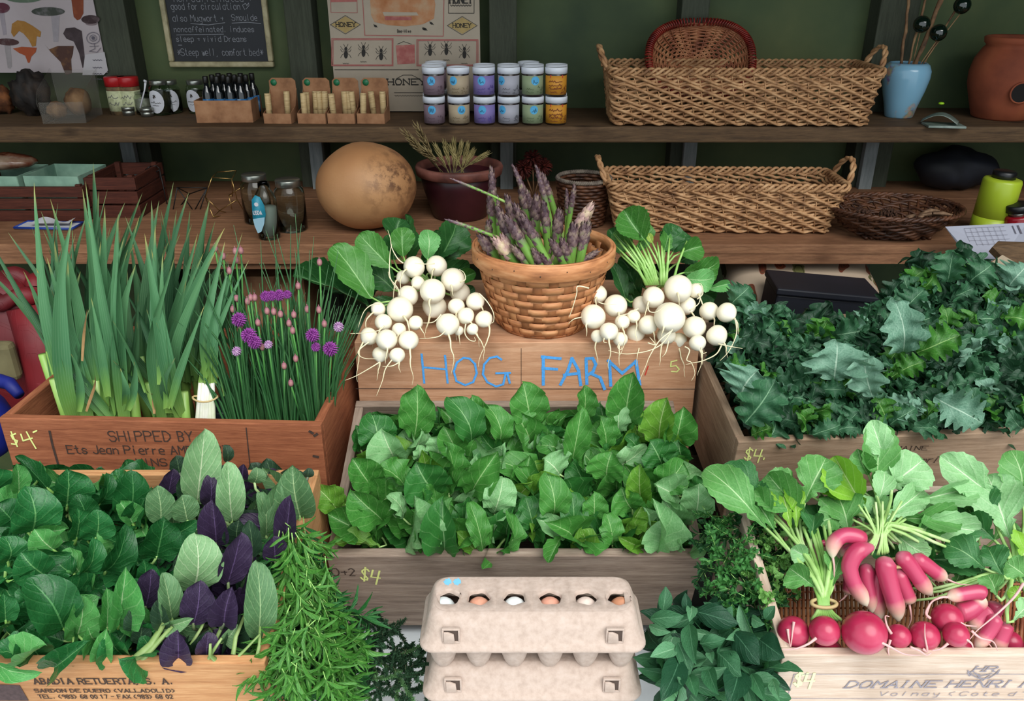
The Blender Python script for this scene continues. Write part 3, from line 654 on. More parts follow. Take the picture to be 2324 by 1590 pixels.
# --- blue vase with poppy sticks
m_vase = NT('blue_vase_glaze'); no = m_vase.noise(14, detail=6); no2 = m_vase.noise(60)
c_ = m_vase.mix(m_vase.ramp(no, ['#000000', '#ffffff'], [.56, .62]), hexc('#7fadc6'), m_vase.ramp(no2, ['#7d6a96', '#8a9a7c', '#b5907d'], [.4, .5, .6])); m_vase.l(c_, m_vase.b.inputs[0]); m_vase.b.inputs['Roughness'].default_value = .18; m_vase = m_vase.m
p = PZ(2052, 270, ZS1); vx, vy = p.x, p.y + .035; t = thing('vase', 'pale blue glazed vase with faint flowers at the right of the upper shelf', 'vase', (vx, vy, ZS1))
MB().lathe([(0, 0), (.032, 0), (.034, .003), (.040, .03), (.050, .065), (.056, .095), (.056, .112), (.050, .126), (.043, .131), (.040, .130), (.044, .124), (.050, .11), (.046, .09), (0, .02)], 36).build('body', m_vase, t)
m_stick = mottled('dry_stick', ['#3a2a1e', '#7a5a3e', '#9a7a56'], 30, .8, .3); m_pod = flat('green_glass_ball', '#0c1a12', .06, spec=.9)
for (p0, p1, w_, l) in [((2062, 140), (2066, -30), .004, 'upright'), ((2078, 140), (2150, -40), .006, 'thick leaning'), ((2070, 140), (2110, -40), .003, 'thin leaning'), ((2085, 140), (2200, -30), .0025, 'far leaning')]:
    a = V((vx + (p0[0] - 2074) / F * 1.9, vy, ZS1 + .06)); b = PY(p1[0], p1[1], vy + .02)
    mb = MB(); mb.tube([a + (b - a) * (i / 12) + V((rnd(-1, 1), rnd(-1, 1), 0)) * .0018 for i in range(13)], [w_ * rnd(.8, 1.15) for i in range(13)], 7); tag(mb.build('dry_stick', m_stick), 'dry brown %s stick in the blue vase' % l, 'stick', 'sticks in the blue vase')
for px, py, l in ((2092, 55, 'left one'), (2130, 74, 'lowest, between the sticks'), (2184, 12, 'highest right one')):
    c = PY(px, py, vy - .005); o = thing('glass_ball_pick', 'dark green shiny ball on a stem in the vase, ' + l, 'ornament', c)
    MB().ball((0, 0, 0), .020, 24).build('ball', m_pod, o); e = V((vx + .01, vy + .003, ZS1 + .07)) - c; MB().tube([(0, 0, -.018), tuple(e * .5), tuple(e)], .0013, 6).build('stem', m_stick, o)
# paper cards
m_cardp = mottled('silver_green_card', ['#4a5a50', '#76857c', '#98a49c'], 20, .4, 0)
p = PZ(2150, 290, ZS1); tag(MB().box((0, 0, 0), (.085, .055, .005)).build('booklet', m_cardp, loc=(p.x + .0, p.y + .02, ZS1 + .0027), rot=(0, 0, R(-8)), bevel=.0008, smooth=False), 'grey-green booklet lying flat at the shelf edge', 'booklet')
o = tag(MB().grid(lambda u, v: V((.08 * (v - .5), .055 * (u - .5), .018 * sin(v * pi) + .004)), 6, 12).build('card', m_cardp, loc=(p.x - .005, p.y + .032, ZS1 + .0055), rot=(0, 0, R(-30))), 'curled silver-green card resting on the booklet', 'card'); o.modifiers.new('s', 'SOLIDIFY').thickness = .0008
p = PZ(2131, 262, ZS1); tag(MB().ball((0, 0, 0), .0072, 16, sq=(1, 1, .5)).build('button', flat('lime_button', '#a8e02c', .3), loc=(p.x, p.y + .001, ZS1 + .030)), 'tiny lime green button on top of the curled card', 'button')
# terracotta pot with hole
m_ter = mottled('terracotta', ['#6e3420', '#8a452b', '#9c5434'], 9, .8, .2)
y = 2.14; a = PY(2200, 200, y); rr = .092; cx = a.x + rr; t = thing('terracotta_pot', 'round terracotta pot with a hole in its side, right end of the upper shelf', 'pot', (cx, y, ZS1))
prof = [(0, 0), (.06, 0), (.066, .004), (.078, .04), (.090, .08), (.092, .11), (.086, .14), (.072, .165), (.066, .172), (.072, .178), (.074, .19), (.068, .193), (.060, .19), (.060, .17), (.08, .12), (.075, .05), (0, .012)]
mb = MB(); seg = 72; n = len(prof); hc = (-pi / 2 + -.28, .062)
for i, (r_, z) in enumerate(prof):
    for k in range(seg): an = 2 * pi * k / seg; mb.v.append((r_ * cos(an), r_ * sin(an), z)); mb.uv.append((0, 0))
for i in range(n - 1):
    for k in range(seg):
        mb.f.append([i * seg + k, i * seg + (k + 1) % seg, (i + 1) * seg + (k + 1) % seg, (i + 1) * seg + k]); mb.m.append(0)
pot = mb.build('body', m_ter, t)
ha = -pi / 2 - .15; hr = .088; hx, hy = cos(ha) * hr, sin(ha) * hr
MB().lathe([(.0245, 0), (.026, .003), (.0245, .0055), (.022, .005), (.021, .002), (.021, -.004)], 28).build('hole_collar', m_ter, t, loc=(hx, hy, .072), rot=(R(90) + .06, 0, ha + pi / 2))
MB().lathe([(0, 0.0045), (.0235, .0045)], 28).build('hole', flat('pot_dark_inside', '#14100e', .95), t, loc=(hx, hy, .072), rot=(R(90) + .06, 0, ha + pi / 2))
MB().box((0, 0, 0), (.018, .001, .009)).build('paper_tag', m_wl, t, loc=(-.003, -.0745, .184))
# red-brown cloth things at the right edge below
p = PZ(2318, 300, ZS1)

# --- wall pictures
m_post = mottled('mushroom_chart_paper', ['#a69a9a', '#b0a4a6', '#bab0b0'], 4, .8, 0)
def wallpt(px, py, y=YW - .004): return PY(px, py, y)
tl = wallpt(-60, -80); br = wallpt(244, 163); cxp = wallpt(212, 0).x
t = thing('mushroom_poster', 'pale mushroom chart with painted caps pinned to the left wall', 'poster', (0, YW - .075, ZS1))
yy = 0
def loc_(px, py): q = PY(px, py, YW - .0755); return (q.x, q.z - ZS1)
def polyf(mb, pts, lift=.0, m=0): mb.add([(a, -lift, b) for a, b in (loc_(*p) for p in pts)], [tuple(range(len(pts)))], m)
q = [loc_(244, 165), loc_(212, -5)]
xr = q[0][0]; zb = q[0][1]; xl = loc_(-80, 100)[0]; zt = loc_(0, -90)[1]
MB().box(((xr + xl) / 2, 0, (zb + zt) / 2), (xr - xl, .002, zt - zb)).build('paper', m_post, t, False)
def mushroom(cap, stem, capc, stemc, nm='painted_mushroom'):
    mb = MB(); 
    if stem: polyf(mb, stem, .0016, 1)
    polyf(mb, cap, .0022, 0); return mb.build(nm, [mottled('mc' + capc, [capc, capc, stemc], 40, .8, 0, pos=[.3, .5, .9]), flat('ms' + stemc, stemc, .8, var=.1)], t, False)
def ell(cx, cy, a, b, rot=0, n=18): return [(cx + a * cos(2 * pi * k / n) * cos(rot) - b * sin(2 * pi * k / n) * sin(rot), cy + a * cos(2 * pi * k / n) * sin(rot) + b * sin(2 * pi * k / n) * cos(rot)) for k in range(n)][::-1]
mushroom(ell(110, 26, 38, 10), [(116, 34), (136, 34), (133, 95), (122, 95)], '#3c4038', '#948c90')
mushroom(ell(55, -4, 42, 10), None, '#5a6a58', '#8a9484')
mushroom(ell(3, 18, 20, 12), [(-2, 26), (10, 26), (16, 78), (8, 80)], '#5a2c38', '#968c92')
mushroom([(162, -5), (190, -5), (190, 30), (183, 43), (176, 46), (168, 38)], None, '#7a3c24', '#a05a38')
mushroom(ell(206, 44, 21, 10), ell(208, 53, 14, 5), '#3a2a2c', '#7a6a6c')
mushroom([(26, 74), (28, 54), (40, 46), (56, 48), (74, 58), (94, 72), (92, 84), (84, 82), (82, 104), (74, 106), (66, 90), (54, 76), (44, 70), (32, 84)], None, '#9a6c30', '#b8894c')
mushroom(ell(18, 95, 26, 8, .05), [(10, 100), (24, 100), (28, 150), (24, 156), (18, 154)], '#4a3030', '#948c8c')
mushroom([(30, 110), (50, 106), (84, 108), (82, 118), (72, 128), (68, 142), (64, 142), (58, 126), (44, 120)], None, '#9a4828', '#b0603a')
mushroom([(102, 100), (112, 112), (132, 104), (168, 104), (166, 122), (162, 135), (164, 166), (150, 170), (138, 140), (116, 118)], None, '#4a3028', '#8a6034')
mushroom([(144, 76), (150, 64), (170, 62), (186, 70), (192, 120), (194, 150), (188, 154), (180, 120), (168, 94), (152, 88)], None, '#3a2e30', '#5a4c50')
mb = MB(); polyf(mb, [(194, 124), (238, 118), (246, 160), (236, 170), (188, 170)], .0030); mb.build('small_note', flat('note_paper', '#b4aeb0', .8), t, False)
mb = MB()
def draw(lns, th): strokes(mb, [[loc_(*p) for p in l] for l in lns], (0, -.0035, 0), XA, ZA, th)
draw([ell(213, 86, 15, 13) + [ell(213, 86, 15, 13)[0]], ell(213, 86, 8, 7) + [ell(213, 86, 8, 7)[0]], [(215, 98), (217, 110), (204, 116), (222, 118), (230, 108)], [(205, 105), (225, 104)]], .0012)
for yy_ in (135, 152, 166, 178): draw([[(212 + i * 3, yy_ + (i % 2) * 2) for i in range(8)]], .0014)
draw([ell(213, 86, 2.5, 2.5) + [ell(213, 86, 2.5, 2.5)[0]]], .003); mb.build('ink_drawing', m_pr, t, False)

# chalkboard
def picframe(t, x0, x1, z0, z1, fw, mf, dep=.016):
    for nm, c, d in (('frame_rail', ((x0 + x1) / 2, 0, z0 + fw / 2), (x1 - x0, dep, fw)), ('frame_rail', ((x0 + x1) / 2, 0, z1 - fw / 2), (x1 - x0, dep, fw)), ('frame_stile', (x0 + fw / 2, 0, (z0 + z1) / 2), (fw, dep, z1 - z0 - 2 * fw)), ('frame_stile', (x1 - fw / 2, 0, (z0 + z1) / 2), (fw, dep, z1 - z0 - 2 * fw))):
        MB().box(c, d).build(nm, mf, t, False, bevel=.004)
YC = YW - .014
def lc(px, py): q = PY(px, py, YC - .009); return (q.x, q.z - ZS1)
t = thing('chalkboard', 'cream-framed chalkboard covered in white handwriting hung on the green wall', 'chalkboard', (0, YC, ZS1))
m_cf = mottled('cream_frame', ['#8a8060', '#a89c78', '#b8ac8a'], 40, .5, .2, stretch=(1, 1, 1)); x0, z0 = lc(384, 153); x1 = lc(621, 153)[0]; z1 = z0 + .42
picframe(t, x0, x1, z0, z1, .014, m_cf)
MB().box(((x0 + x1) / 2, .004, (z0 + z1) / 2), (x1 - x0 - .02, .006, z1 - z0 - .02)).build('slate', flat('black_slate', '#14151b', .6, var=.3, scale=8), t, False)
mb = MB(); wm = dict(th=.0012, jit=.14)
def cw(txt, ax, ay, bx, h): 
    a_ = lc(ax, ay); b_ = lc(bx, ay); hh = h / F * tdep(PY(ax, ay, YC)) * 1.05; L = MB(); w = write(L, txt, (0, 0, 0), XA, ZA, hh, wr=1); write(mb, txt, (a_[0], .0005, a_[1]), XA, ZA, hh, wr=(b_[0] - a_[0]) / w, **wm)
cw('non caffeinated +', 392, 4, 572, 13); cw('good for circulation', 386, 22, 545, 13); cw('also Mugwort +', 390, 49, 508, 13); cw('Smoulde', 524, 47, 584, 12); cw('noncaffeinated. induces', 393, 73, 577, 11); cw('sleep + vivid Dreams', 398, 95, 560, 11); cw('*Steep well, comfort bed*', 401, 127, 597, 14)
strokes(mb, [[lc(*p) for p in l] for l in [[(430, 54), (470, 57), (508, 52)], [(524, 53), (560, 51), (590, 54)], [(398, 80), (450, 79), (505, 78)], [(553, 22), (548, 12), (555, 8), (558, 13), (562, 7), (563, 13), (556, 21)], [(402, 103), (410, 103)]]], (0, .0005, 0), XA, ZA, .0014); mb.build('chalk_handwriting', flat('grey_chalk', '#8a8a90', .9, var=.2, scale=200), t, False)

# honey poster
YH = YW - .078
def lh(px, py): q = PY(px, py, YH - .002); return (q.x, q.z - ZS1)
m_hon = mottled('honey_chart_paper', ['#9c9080', '#aa9c8a', '#b4a694'], 5, .8, 0); hp = thing('honey_poster', 'cream and pink honey bee chart standing on the shelf against the wall', 'poster', (0, YH, ZS1))
x0, z0 = lh(762, 226)[0], .003; x1 = lh(1090, 130)[0]; z1 = lh(800, -90)[1]
MB().box(((x0 + x1) / 2, 0, (z0 + z1) / 2), (x1 - x0, .003, z1 - z0)).build('paper', m_hon, hp, False)
XL = [lh(742, 0)[0], lh(762, 226)[0]]
def hpoly(mb, pts): mb.add([(a, -.0022, b) for a, b in (lh(*p) for p in pts)], [tuple(range(len(pts)))])
def hl(mb, lns, th): strokes(mb, [[lh(*p) for p in l] for l in lns], (0, -.0022, 0), XA, ZA, th)
def rc(a, b, c, d): return [(a, b), (c, b), (c, d), (a, d), (a, b)]
m_pk = flat('pink_print', '#a8625c', .8, var=.1); m_pk2 = mottled('pink_block', ['#96504c', '#a4605a', '#b07a70'], 60, .8, 0); m_or = mottled('orange_print', ['#a4673e', '#b5805a', '#b89878'], 30, .8, 0); m_ye = flat('ochre_print', '#a88f5c', .8, var=.1); m_bkp = flat('black_print', '#2a2622', .8)
g = MB(); hl(g, [[(822, -20), (828, 80), (1006, 82), (1008, -20)], rc(753, 87, 892, 149), rc(756, 90, 890, 147), rc(946, 90, 1085, 149), rc(949, 92, 1082, 147)], .0018)
hl(g, [[(750, -10), (751, 28), (811, 29), (810, -10)]], .0012); hpoly(g, [(750, -6), (810, -6), (811, 4), (751, 5)]); g.build('pink_borders', m_pk, hp, False)
g = MB(); hpoly(g, [(898, 103), (941, 101), (942, 144), (902, 146)][::-1]); g.build('pink_panel', m_pk2, hp, False)
g = MB(); hl(g, [[(902, 100), (916, 94), (934, 100)]], .001); 
for b0 in ((785, 118), (825, 114), (865, 122), (976, 112), (1013, 110), (1054, 118)):
    bx, by = b0; hpoly(g, ell(bx, by + 6, 4.5, 9)); hpoly(g, ell(bx, by - 7, 3.5, 4.5)); hl(g, [[(bx, by), (bx + s * 9, by - dy), (bx + s * 12, by - dy - (-6 if dy < 0 else 5))] for s in (-1, 1) for dy in (8, 1, -7)] + [[(bx, by - 8), (bx + s * 5, by - 18)] for s in (-1, 1)], .0009)
    scr = [[(bx - 7 + i * 2, by + 25 + (i % 2) * 2) for i in range(8)]]; hl(g, scr, .0008)
for bx, by in ((852, 59), (979, 53), (962, 66), (965, 66)): hpoly(g, ell(bx, by, 4, 2.5, .5)); hl(g, [[(bx - 4, by - 4), (bx + 5, by + 3)]], .001)
hl(g, [rc(1018, -10, 1076, 30)], .0012)
def hw(txt, ax, ay, bx, h, **k):
    a_ = lh(ax, ay); b_ = lh(bx, ay); hh = h / F * 2.2; L = MB(); w = write(L, txt, (0, 0, 0), XA, ZA, hh, wr=1); write(g, txt, (a_[0], -.0022, a_[1]), XA, ZA, hh, wr=(b_[0] - a_[0]) / w, **k)
hw('HONEY', 1021, 7, 1074, 14, serif=True, th=.003); hw('Bee-Hive', 902, 74, 934, 6, th=.001); hl(g, [[(1022 + i * 3, 11 + (i % 2) * 3) for i in range(17)]], .0014)
hw('HONEY', 880, 192, 970, 12, serif=True, th=.0026); hl(g, [[(760, 158), (950, 158)], [(895, 210), (960, 210)], [(900, 178), (915, 170), (935, 170), (950, 178)]], .0012); hl(g, [[(896 + i * 3, 216 + (i % 2) * 2) for i in range(24)]], .0008)
g.build('black_print', m_bkp, hp, False)
g = MB(); hpoly(g, [(840, 0), (842, 34), (850, 50), (880, 57), (920, 60), (960, 55), (985, 42), (988, 10), (984, -12), (845, -12)][::-1]); g.build('hive_engraving', m_or, hp, False)
g = MB(); g2 = MB(); g2.add([(a, -.0028, b) for a, b in (lh(*p) for p in ((868, 27), (946, 28), (950, 35), (872, 36)))], [(3, 2, 1, 0)]); g2.build('hive_base_light', m_hon, hp, False)
g2 = MB(); g2.add([(a, -.0028, b) for a, b in (lh(*p) for p in ((873, 37), (934, 38), (934, 46), (874, 46)))], [(3, 2, 1, 0)]); g2.build('hive_base', m_pk2, hp, False)
for cx_, cy_ in ((784, 56), (1049, 58)):
    g = MB(); hpoly(g, [(cx_ - 32, cy_), (cx_, cy_ + 19), (cx_ + 32, cy_), (cx_, cy_ - 19)]); D_ = g.build('ochre_diamond', m_ye, hp, False)
    g = MB(); a_ = lh(cx_ - 21, cy_ + 4); hh = 8 / F * 2.2; w = write(MB(), 'HONEY', (0, 0, 0), XA, ZA, hh, wr=1); write(g, 'HONEY', (a_[0], -.0028, a_[1]), XA, ZA, hh, wr=(lh(cx_ + 21, 0)[0] - a_[0]) / w, th=.0016, serif=True)
    strokes(g, [[lh(*p) for p in ((cx_ - 34, cy_), (cx_, cy_ + 21), (cx_ + 34, cy_), (cx_, cy_ - 21), (cx_ - 34, cy_))]], (0, -.0026, 0), XA, ZA, .0009); g.build('diamond_print', m_bkp, D_, False)
# ================================================================ LEAVES
def outline(kind, u):
    if kind == 'spoon': return max(0, 1 - abs(2 * u ** 1.35 - 1) ** 2.3) ** .5 * (.55 + .45 * min(1, u / .45))
    if kind == 'round': return max(0, 1 - abs(2 * u - 1) ** 2.2) ** .5
    if kind == 'oval': return max(0, 1 - abs(2 * u ** 1.1 - 1) ** 2.1) ** .5
    if kind == 'radish': return (max(0, sin(pi * u ** 1.7)) ** .5) * (1 if u > .42 else .45 + .55 * abs(sin(u * 21)) * (u / .42))
    if kind == 'turnip': return (max(0, sin(pi * u ** 1.35)) ** .5)
    if kind == 'kale': return (max(0, sin(pi * u ** 1.2)) ** .5)
    if kind == 'lance': return max(0, sin(pi * u ** .9)) ** .85
    if kind == 'strap': return max(.03, (1 - u ** 2.2)) * (.62 + .38 * sin(pi * min(1, u * 1.1)))
    return 1
def blade(kind, seed, bow=.12, cup=.12, fold=0, ruffle=.03, teeth=0, teethn=9, curl=0, twist=0, side=0, nu=14, nv=8, crink=.012):
    rs = random.Random(seed); ph = [rs.uniform(0, 6.28) for _ in range(8)]; mb = MB()
    def fn(u, v):
        s = 2 * v - 1; w = outline(kind, u) * .5
        if teeth: w *= 1 + teeth * (abs(sin(pi * teethn * u + ph[0] + (.8 if s > 0 else 0))) - .5) * abs(s) ** 2
        x = s * w; y = u; z = bow * sin(pi * u) + curl * u ** 3 - curl * u
        z += cup * s * s * w + fold * abs(x)
        z += ruffle * abs(s) ** 1.5 * sin(2 * pi * (2.2 + rs_f) * u + ph[1] + (2.0 if s > 0 else 0)) * min(1, 4 * u)
        z += crink * sin(9 * x * 3 + ph[2] + 7 * u) * sin(13 * u + ph[3]) + crink * .6 * sin(31 * x + ph[4]) * sin(29 * u + ph[5])
        z += -.035 * exp(-(s / .12) ** 2) * (1 - u) * min(1, 5 * u) * .6
        a = twist * u; x, z = x * cos(a) - z * sin(a), x * sin(a) + z * cos(a)
        x += side * sin(pi * u) ** 1 * .5
        return (x, y, z)
    rs_f = rs.uniform(0, 1.4); f2 = lambda u, v: fn((1 - cos(pi * u)) / 2 * .35 + u * .65 if False else (1 - cos(pi * u)) / 2, v); mb.grid(f2, nu, nv); return mb
LM = {}
def leafset(key, kind, mats, n=5, **k):
    """mats: {tone: material}; meshes shared by all leaves of that tone"""
    LM[key] = {}
    for tone, m in mats.items():
        L = []
        for i in range(n):  # about a third of the blades are folded along the midrib
            rs = random.Random(i * 13 + 5); kk = dict(k)
            kk['bow'] = k.get('bow', .12) * rs.uniform(.3, 1.7); kk['cup'] = k.get('cup', .15) * rs.uniform(.3, 1.5) * (1 if rs.random() < .8 else -1); kk['twist'] = rs.uniform(-.35, .35); kk['side'] = rs.uniform(-.12, .12); kk['curl'] = rs.uniform(-.22, .12); kk['fold'] = rs.uniform(.5, 1.1) if rs.random() < .38 and kind not in ('lance', 'kale') else rs.uniform(0, .2)
            L.append(blade(kind, i + len(key) * 7, **kk).mesh(key + '_blade', m))
        LM[key][tone] = L
def frame(d, n):
    y = V(d).normalized(); z = V(n) - y * V(n).dot(y); z = z.normalized() if z.length > 1e-5 else y.orthogonal().normalized(); x = y.cross(z); return Matrix((x, y, z)).transposed()
CAMP = V((0, 0, CZ))
def put_leaf(parent, key, tone, b, t, w, nrm, name='leaf', stem_to=None, stem_r=.0018, stem_m=None, zs=None, rs=random):
    """b,t world base and tip; parent is an unrotated Empty"""
    b, t = V(b), V(t); d = t - b; L = d.length; o = bpy.data.objects.new(name, rs.choice(LM[key][tone])); COL.objects.link(o)
    o.parent = parent; M = frame(d, nrm).to_4x4() @ Matrix.Diagonal((w, L, zs or (w + L) / 2, 1)); M.translation = b - parent.location; o.matrix_basis = M
    if stem_to is not None:
        p0 = b + d * .04; p3 = V(stem_to); k = (p0 - p3).length; p1 = p0 - d.normalized() * k * .4; p2 = p3 + V((0, 0, k * .25)); pts = []
        for i in range(7):
            q = i / 6; pts.append(p0 * (1 - q) ** 3 + p1 * 3 * q * (1 - q) ** 2 + p2 * 3 * q * q * (1 - q) + p3 * q ** 3 - parent.location)
        so = MB().tube(pts, [stem_r * (.75 + .5 * i / 6) for i in range(7)], 6).build('stem', stem_m, parent)
        # the stem belongs to its leaf: same place in space, one level deeper
        so.parent = o; so.matrix_parent_inverse = M.inverted()
    return o
def hero(parent, key, b, t, w, tb, tt, tone='a', roll=0, pitch=0, stem=None, stem_r=.0018, stem_m=None, name='leaf'):
    """leaf between two pixels at depths tb, tt, width w pixels, facing the viewer turned by roll about its own axis"""
    B, T = P(b[0], b[1], tb), P(t[0], t[1], tt); c = (B + T) / 2; d = (T - B).normalized(); n = (CAMP - c).normalized(); n = n - d * n.dot(d); n.normalize()
    n = Matrix.Rotation(R(roll), 3, d) @ n
    return put_leaf(parent, key, tone, B, T, w / F * (tb + tt) / 2 / max(.5, abs(cos(R(roll)))), n, name, stem, stem_r, stem_m)
def lm(n, d, l, v, **k): return leafm(n, d, l, v, **k)
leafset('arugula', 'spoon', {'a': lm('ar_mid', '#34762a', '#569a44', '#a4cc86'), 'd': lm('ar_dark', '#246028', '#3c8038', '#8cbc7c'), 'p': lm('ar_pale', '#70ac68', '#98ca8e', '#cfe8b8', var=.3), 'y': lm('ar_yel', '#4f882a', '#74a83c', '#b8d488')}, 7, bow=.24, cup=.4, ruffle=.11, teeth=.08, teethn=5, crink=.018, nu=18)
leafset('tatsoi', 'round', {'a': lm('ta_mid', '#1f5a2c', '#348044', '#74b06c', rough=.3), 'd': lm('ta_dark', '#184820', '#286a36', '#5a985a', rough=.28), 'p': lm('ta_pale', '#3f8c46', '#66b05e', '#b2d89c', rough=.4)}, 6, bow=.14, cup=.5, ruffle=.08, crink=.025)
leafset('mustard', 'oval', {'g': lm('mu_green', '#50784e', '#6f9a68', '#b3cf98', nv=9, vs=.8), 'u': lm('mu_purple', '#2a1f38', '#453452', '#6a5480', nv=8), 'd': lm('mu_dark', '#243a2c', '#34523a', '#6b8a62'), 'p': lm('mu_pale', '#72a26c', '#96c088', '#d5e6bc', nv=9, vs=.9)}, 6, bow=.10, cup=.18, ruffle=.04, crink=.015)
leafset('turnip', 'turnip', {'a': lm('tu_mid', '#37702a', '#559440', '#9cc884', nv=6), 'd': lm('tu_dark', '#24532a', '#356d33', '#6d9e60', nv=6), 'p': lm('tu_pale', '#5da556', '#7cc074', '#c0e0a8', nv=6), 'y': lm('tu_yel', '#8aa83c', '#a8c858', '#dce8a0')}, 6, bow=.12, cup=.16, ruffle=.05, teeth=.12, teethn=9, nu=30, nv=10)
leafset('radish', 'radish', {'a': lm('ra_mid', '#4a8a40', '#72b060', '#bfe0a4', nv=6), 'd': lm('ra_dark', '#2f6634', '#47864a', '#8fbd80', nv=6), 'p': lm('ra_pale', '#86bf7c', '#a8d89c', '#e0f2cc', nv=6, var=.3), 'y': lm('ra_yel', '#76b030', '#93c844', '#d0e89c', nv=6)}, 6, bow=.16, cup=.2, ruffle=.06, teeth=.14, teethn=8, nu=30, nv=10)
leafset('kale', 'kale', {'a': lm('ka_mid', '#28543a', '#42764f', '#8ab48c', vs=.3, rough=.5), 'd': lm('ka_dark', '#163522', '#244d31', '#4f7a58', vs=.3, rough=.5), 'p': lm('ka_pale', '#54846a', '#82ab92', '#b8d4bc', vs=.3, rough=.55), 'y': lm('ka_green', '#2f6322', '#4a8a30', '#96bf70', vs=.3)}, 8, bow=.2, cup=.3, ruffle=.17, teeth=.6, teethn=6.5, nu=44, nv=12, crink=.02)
leafset('sage', 'lance', {'a': lm('sa_mid', '#2a5c3c', '#478054', '#6a9c74', vs=.2, rough=.5), 'd': lm('sa_dark', '#183c28', '#27573a', '#4f8060', vs=.2), 'p': lm('sa_pale', '#4c8a5c', '#76ac80', '#a8d0a8', vs=.2)}, 5, bow=.1, cup=.25, ruffle=.03)
m_stg = mottled('pale_green_stem', ['#6f9c48', '#8fbc62', '#b4d68a'], 30, .45, .1); m_stp = mottled('purple_stem', ['#4a4452', '#6b7a56', '#8aa26a'], 30, .5, .1); m_stw = mottled('light_stem', ['#86ae5c', '#a6ca7c', '#c8dca4'], 30, .4, .1); m_stk = mottled('kale_stem', ['#4a7a3c', '#6a9a50', '#8ab468'], 30, .5, .1)

# ================================================================ BASKET WITH ASPARAGUS
m_spl = mottled('splint_wood', ['#96603c', '#bd7f52', '#d29a6c'], 22, .6, .2, stretch=(1, 1, 5)); m_spl2 = mottled('splint_wood_dark', ['#80502f', '#a56a42', '#b88052'], 22, .6, .2)
p = PZ(1230, 769, 1.055); rb, rt = .072, .111; bc = V((PY(1232, 600, p.y + .09)[0], p.y + rb, 1.0552)); zr = PY(1232, 604, bc.y - rt).z; BH = zr - 1.0552
bk = thing('splint_basket', 'round woven splint basket of asparagus standing on the pine crate', 'basket', bc)
def br(z): q = z / BH; return rb + (rt - rb) * (q ** .75)
mb = MB(); nsp = 26; rows = 8; z0 = .006; hb = (BH - .024 - z0) / rows
for k in range(rows):
    def bf(i, j, k=k):
        a = 2 * pi * i; off = .0012 * max(-1, min(1, 2.2 * cos(nsp / 2 * a + k * pi))); zz = z0 + hb * (k + (.04, .04, .96, .96, .04)[round(j * 4)]); rr = br(zz) + off + (0, .0012, .0012, 0, 0)[round(j * 4)]
        sc = 1 + .02 * (1 - zz / BH) * cos(4 * a); return (rr * sc * cos(a), rr * sc * sin(a), zz)
    mb.grid(bf, nsp * 8, 4)
mb.build('woven_bands', m_spl, bk)
mb = MB()
for j in range(nsp):
    a0 = 2 * pi * j / nsp; hw_ = .0072
    def sf(i, v, a0=a0, j=j):
        zz = .001 + i * (BH - .012); kk = (zz - z0) / hb - .5; off = -.0016 * cos(pi * j) * cos(kk * pi); r_ = br(zz) + off; a = a0 + (v - .5) * 2 * hw_ / r_ * (.8 + .3 * zz / BH); return (r_ * cos(a), r_ * sin(a), zz)
    mb.grid(sf, 26, 2)
o = mb.build('splints', m_spl2, bk); o.modifiers.new('s', 'SOLIDIFY').thickness = .0009
MB().lathe([(0, .0), (rb + .001, .0), (rb + .002, .004), (rb - .001, .006), (0, .006)], 40).build('base', m_spl2, bk)
MB().lathe([(rt + .0035, BH - .026), (rt + .0055, BH - .024), (rt + .006, BH - .002), (rt + .004, BH), (rt + .0015, BH), (rt + .001, BH - .024), (rt + .0035, BH - .026)], 64).build('outer_rim', m_spl, bk)
MB().lathe([(rt + .0012, BH - .02), (rt + .001, BH + .001), (rt - .0035, BH + .001), (rt - .004, BH - .02), (rt + .0012, BH - .02)], 64).build('inner_rim', m_spl, bk)
mb = MB()
for j in range(18): a = 2 * pi * j / 18 + .1; mb.ball(((rt + .0058) * cos(a), (rt + .0058) * sin(a), BH - .012 + .003 * (-1) ** j), .0011, 6)
mb.build('nails', flat('dark_nail', '#2a1c14', .5), bk)
s = NT('asparagus_skin'); uv = s.n('ShaderNodeUVMap'); sx = s.n('ShaderNodeSeparateXYZ'); s.l(uv.outputs[0], sx.inputs[0]); no = s.noise(45, (1, 1, .5), 5)
c_ = s.ramp(s.math('ADD', sx.outputs[1], s.math('MULTIPLY', s.math('SUBTRACT', no, .5), .35)), ['#a9b87a', '#7aa346', '#66903e', '#6f5660', '#54404a'], [.05, .35, .68, .8, .96]); s.l(c_, s.b.inputs[0]); s.b.inputs['Roughness'].default_value = .4; s.bump(no, .2); m_asp = s.m
m_bract = mottled('asparagus_bract', ['#35242a', '#5c464a', '#806c62', '#7d8452'], 90, .45, .2, pos=[.3, .48, .62, .8]); m_bractp = mottled('pale_bract', ['#8a6a70', '#b8988c', '#c8b890'], 90, .45, .2)
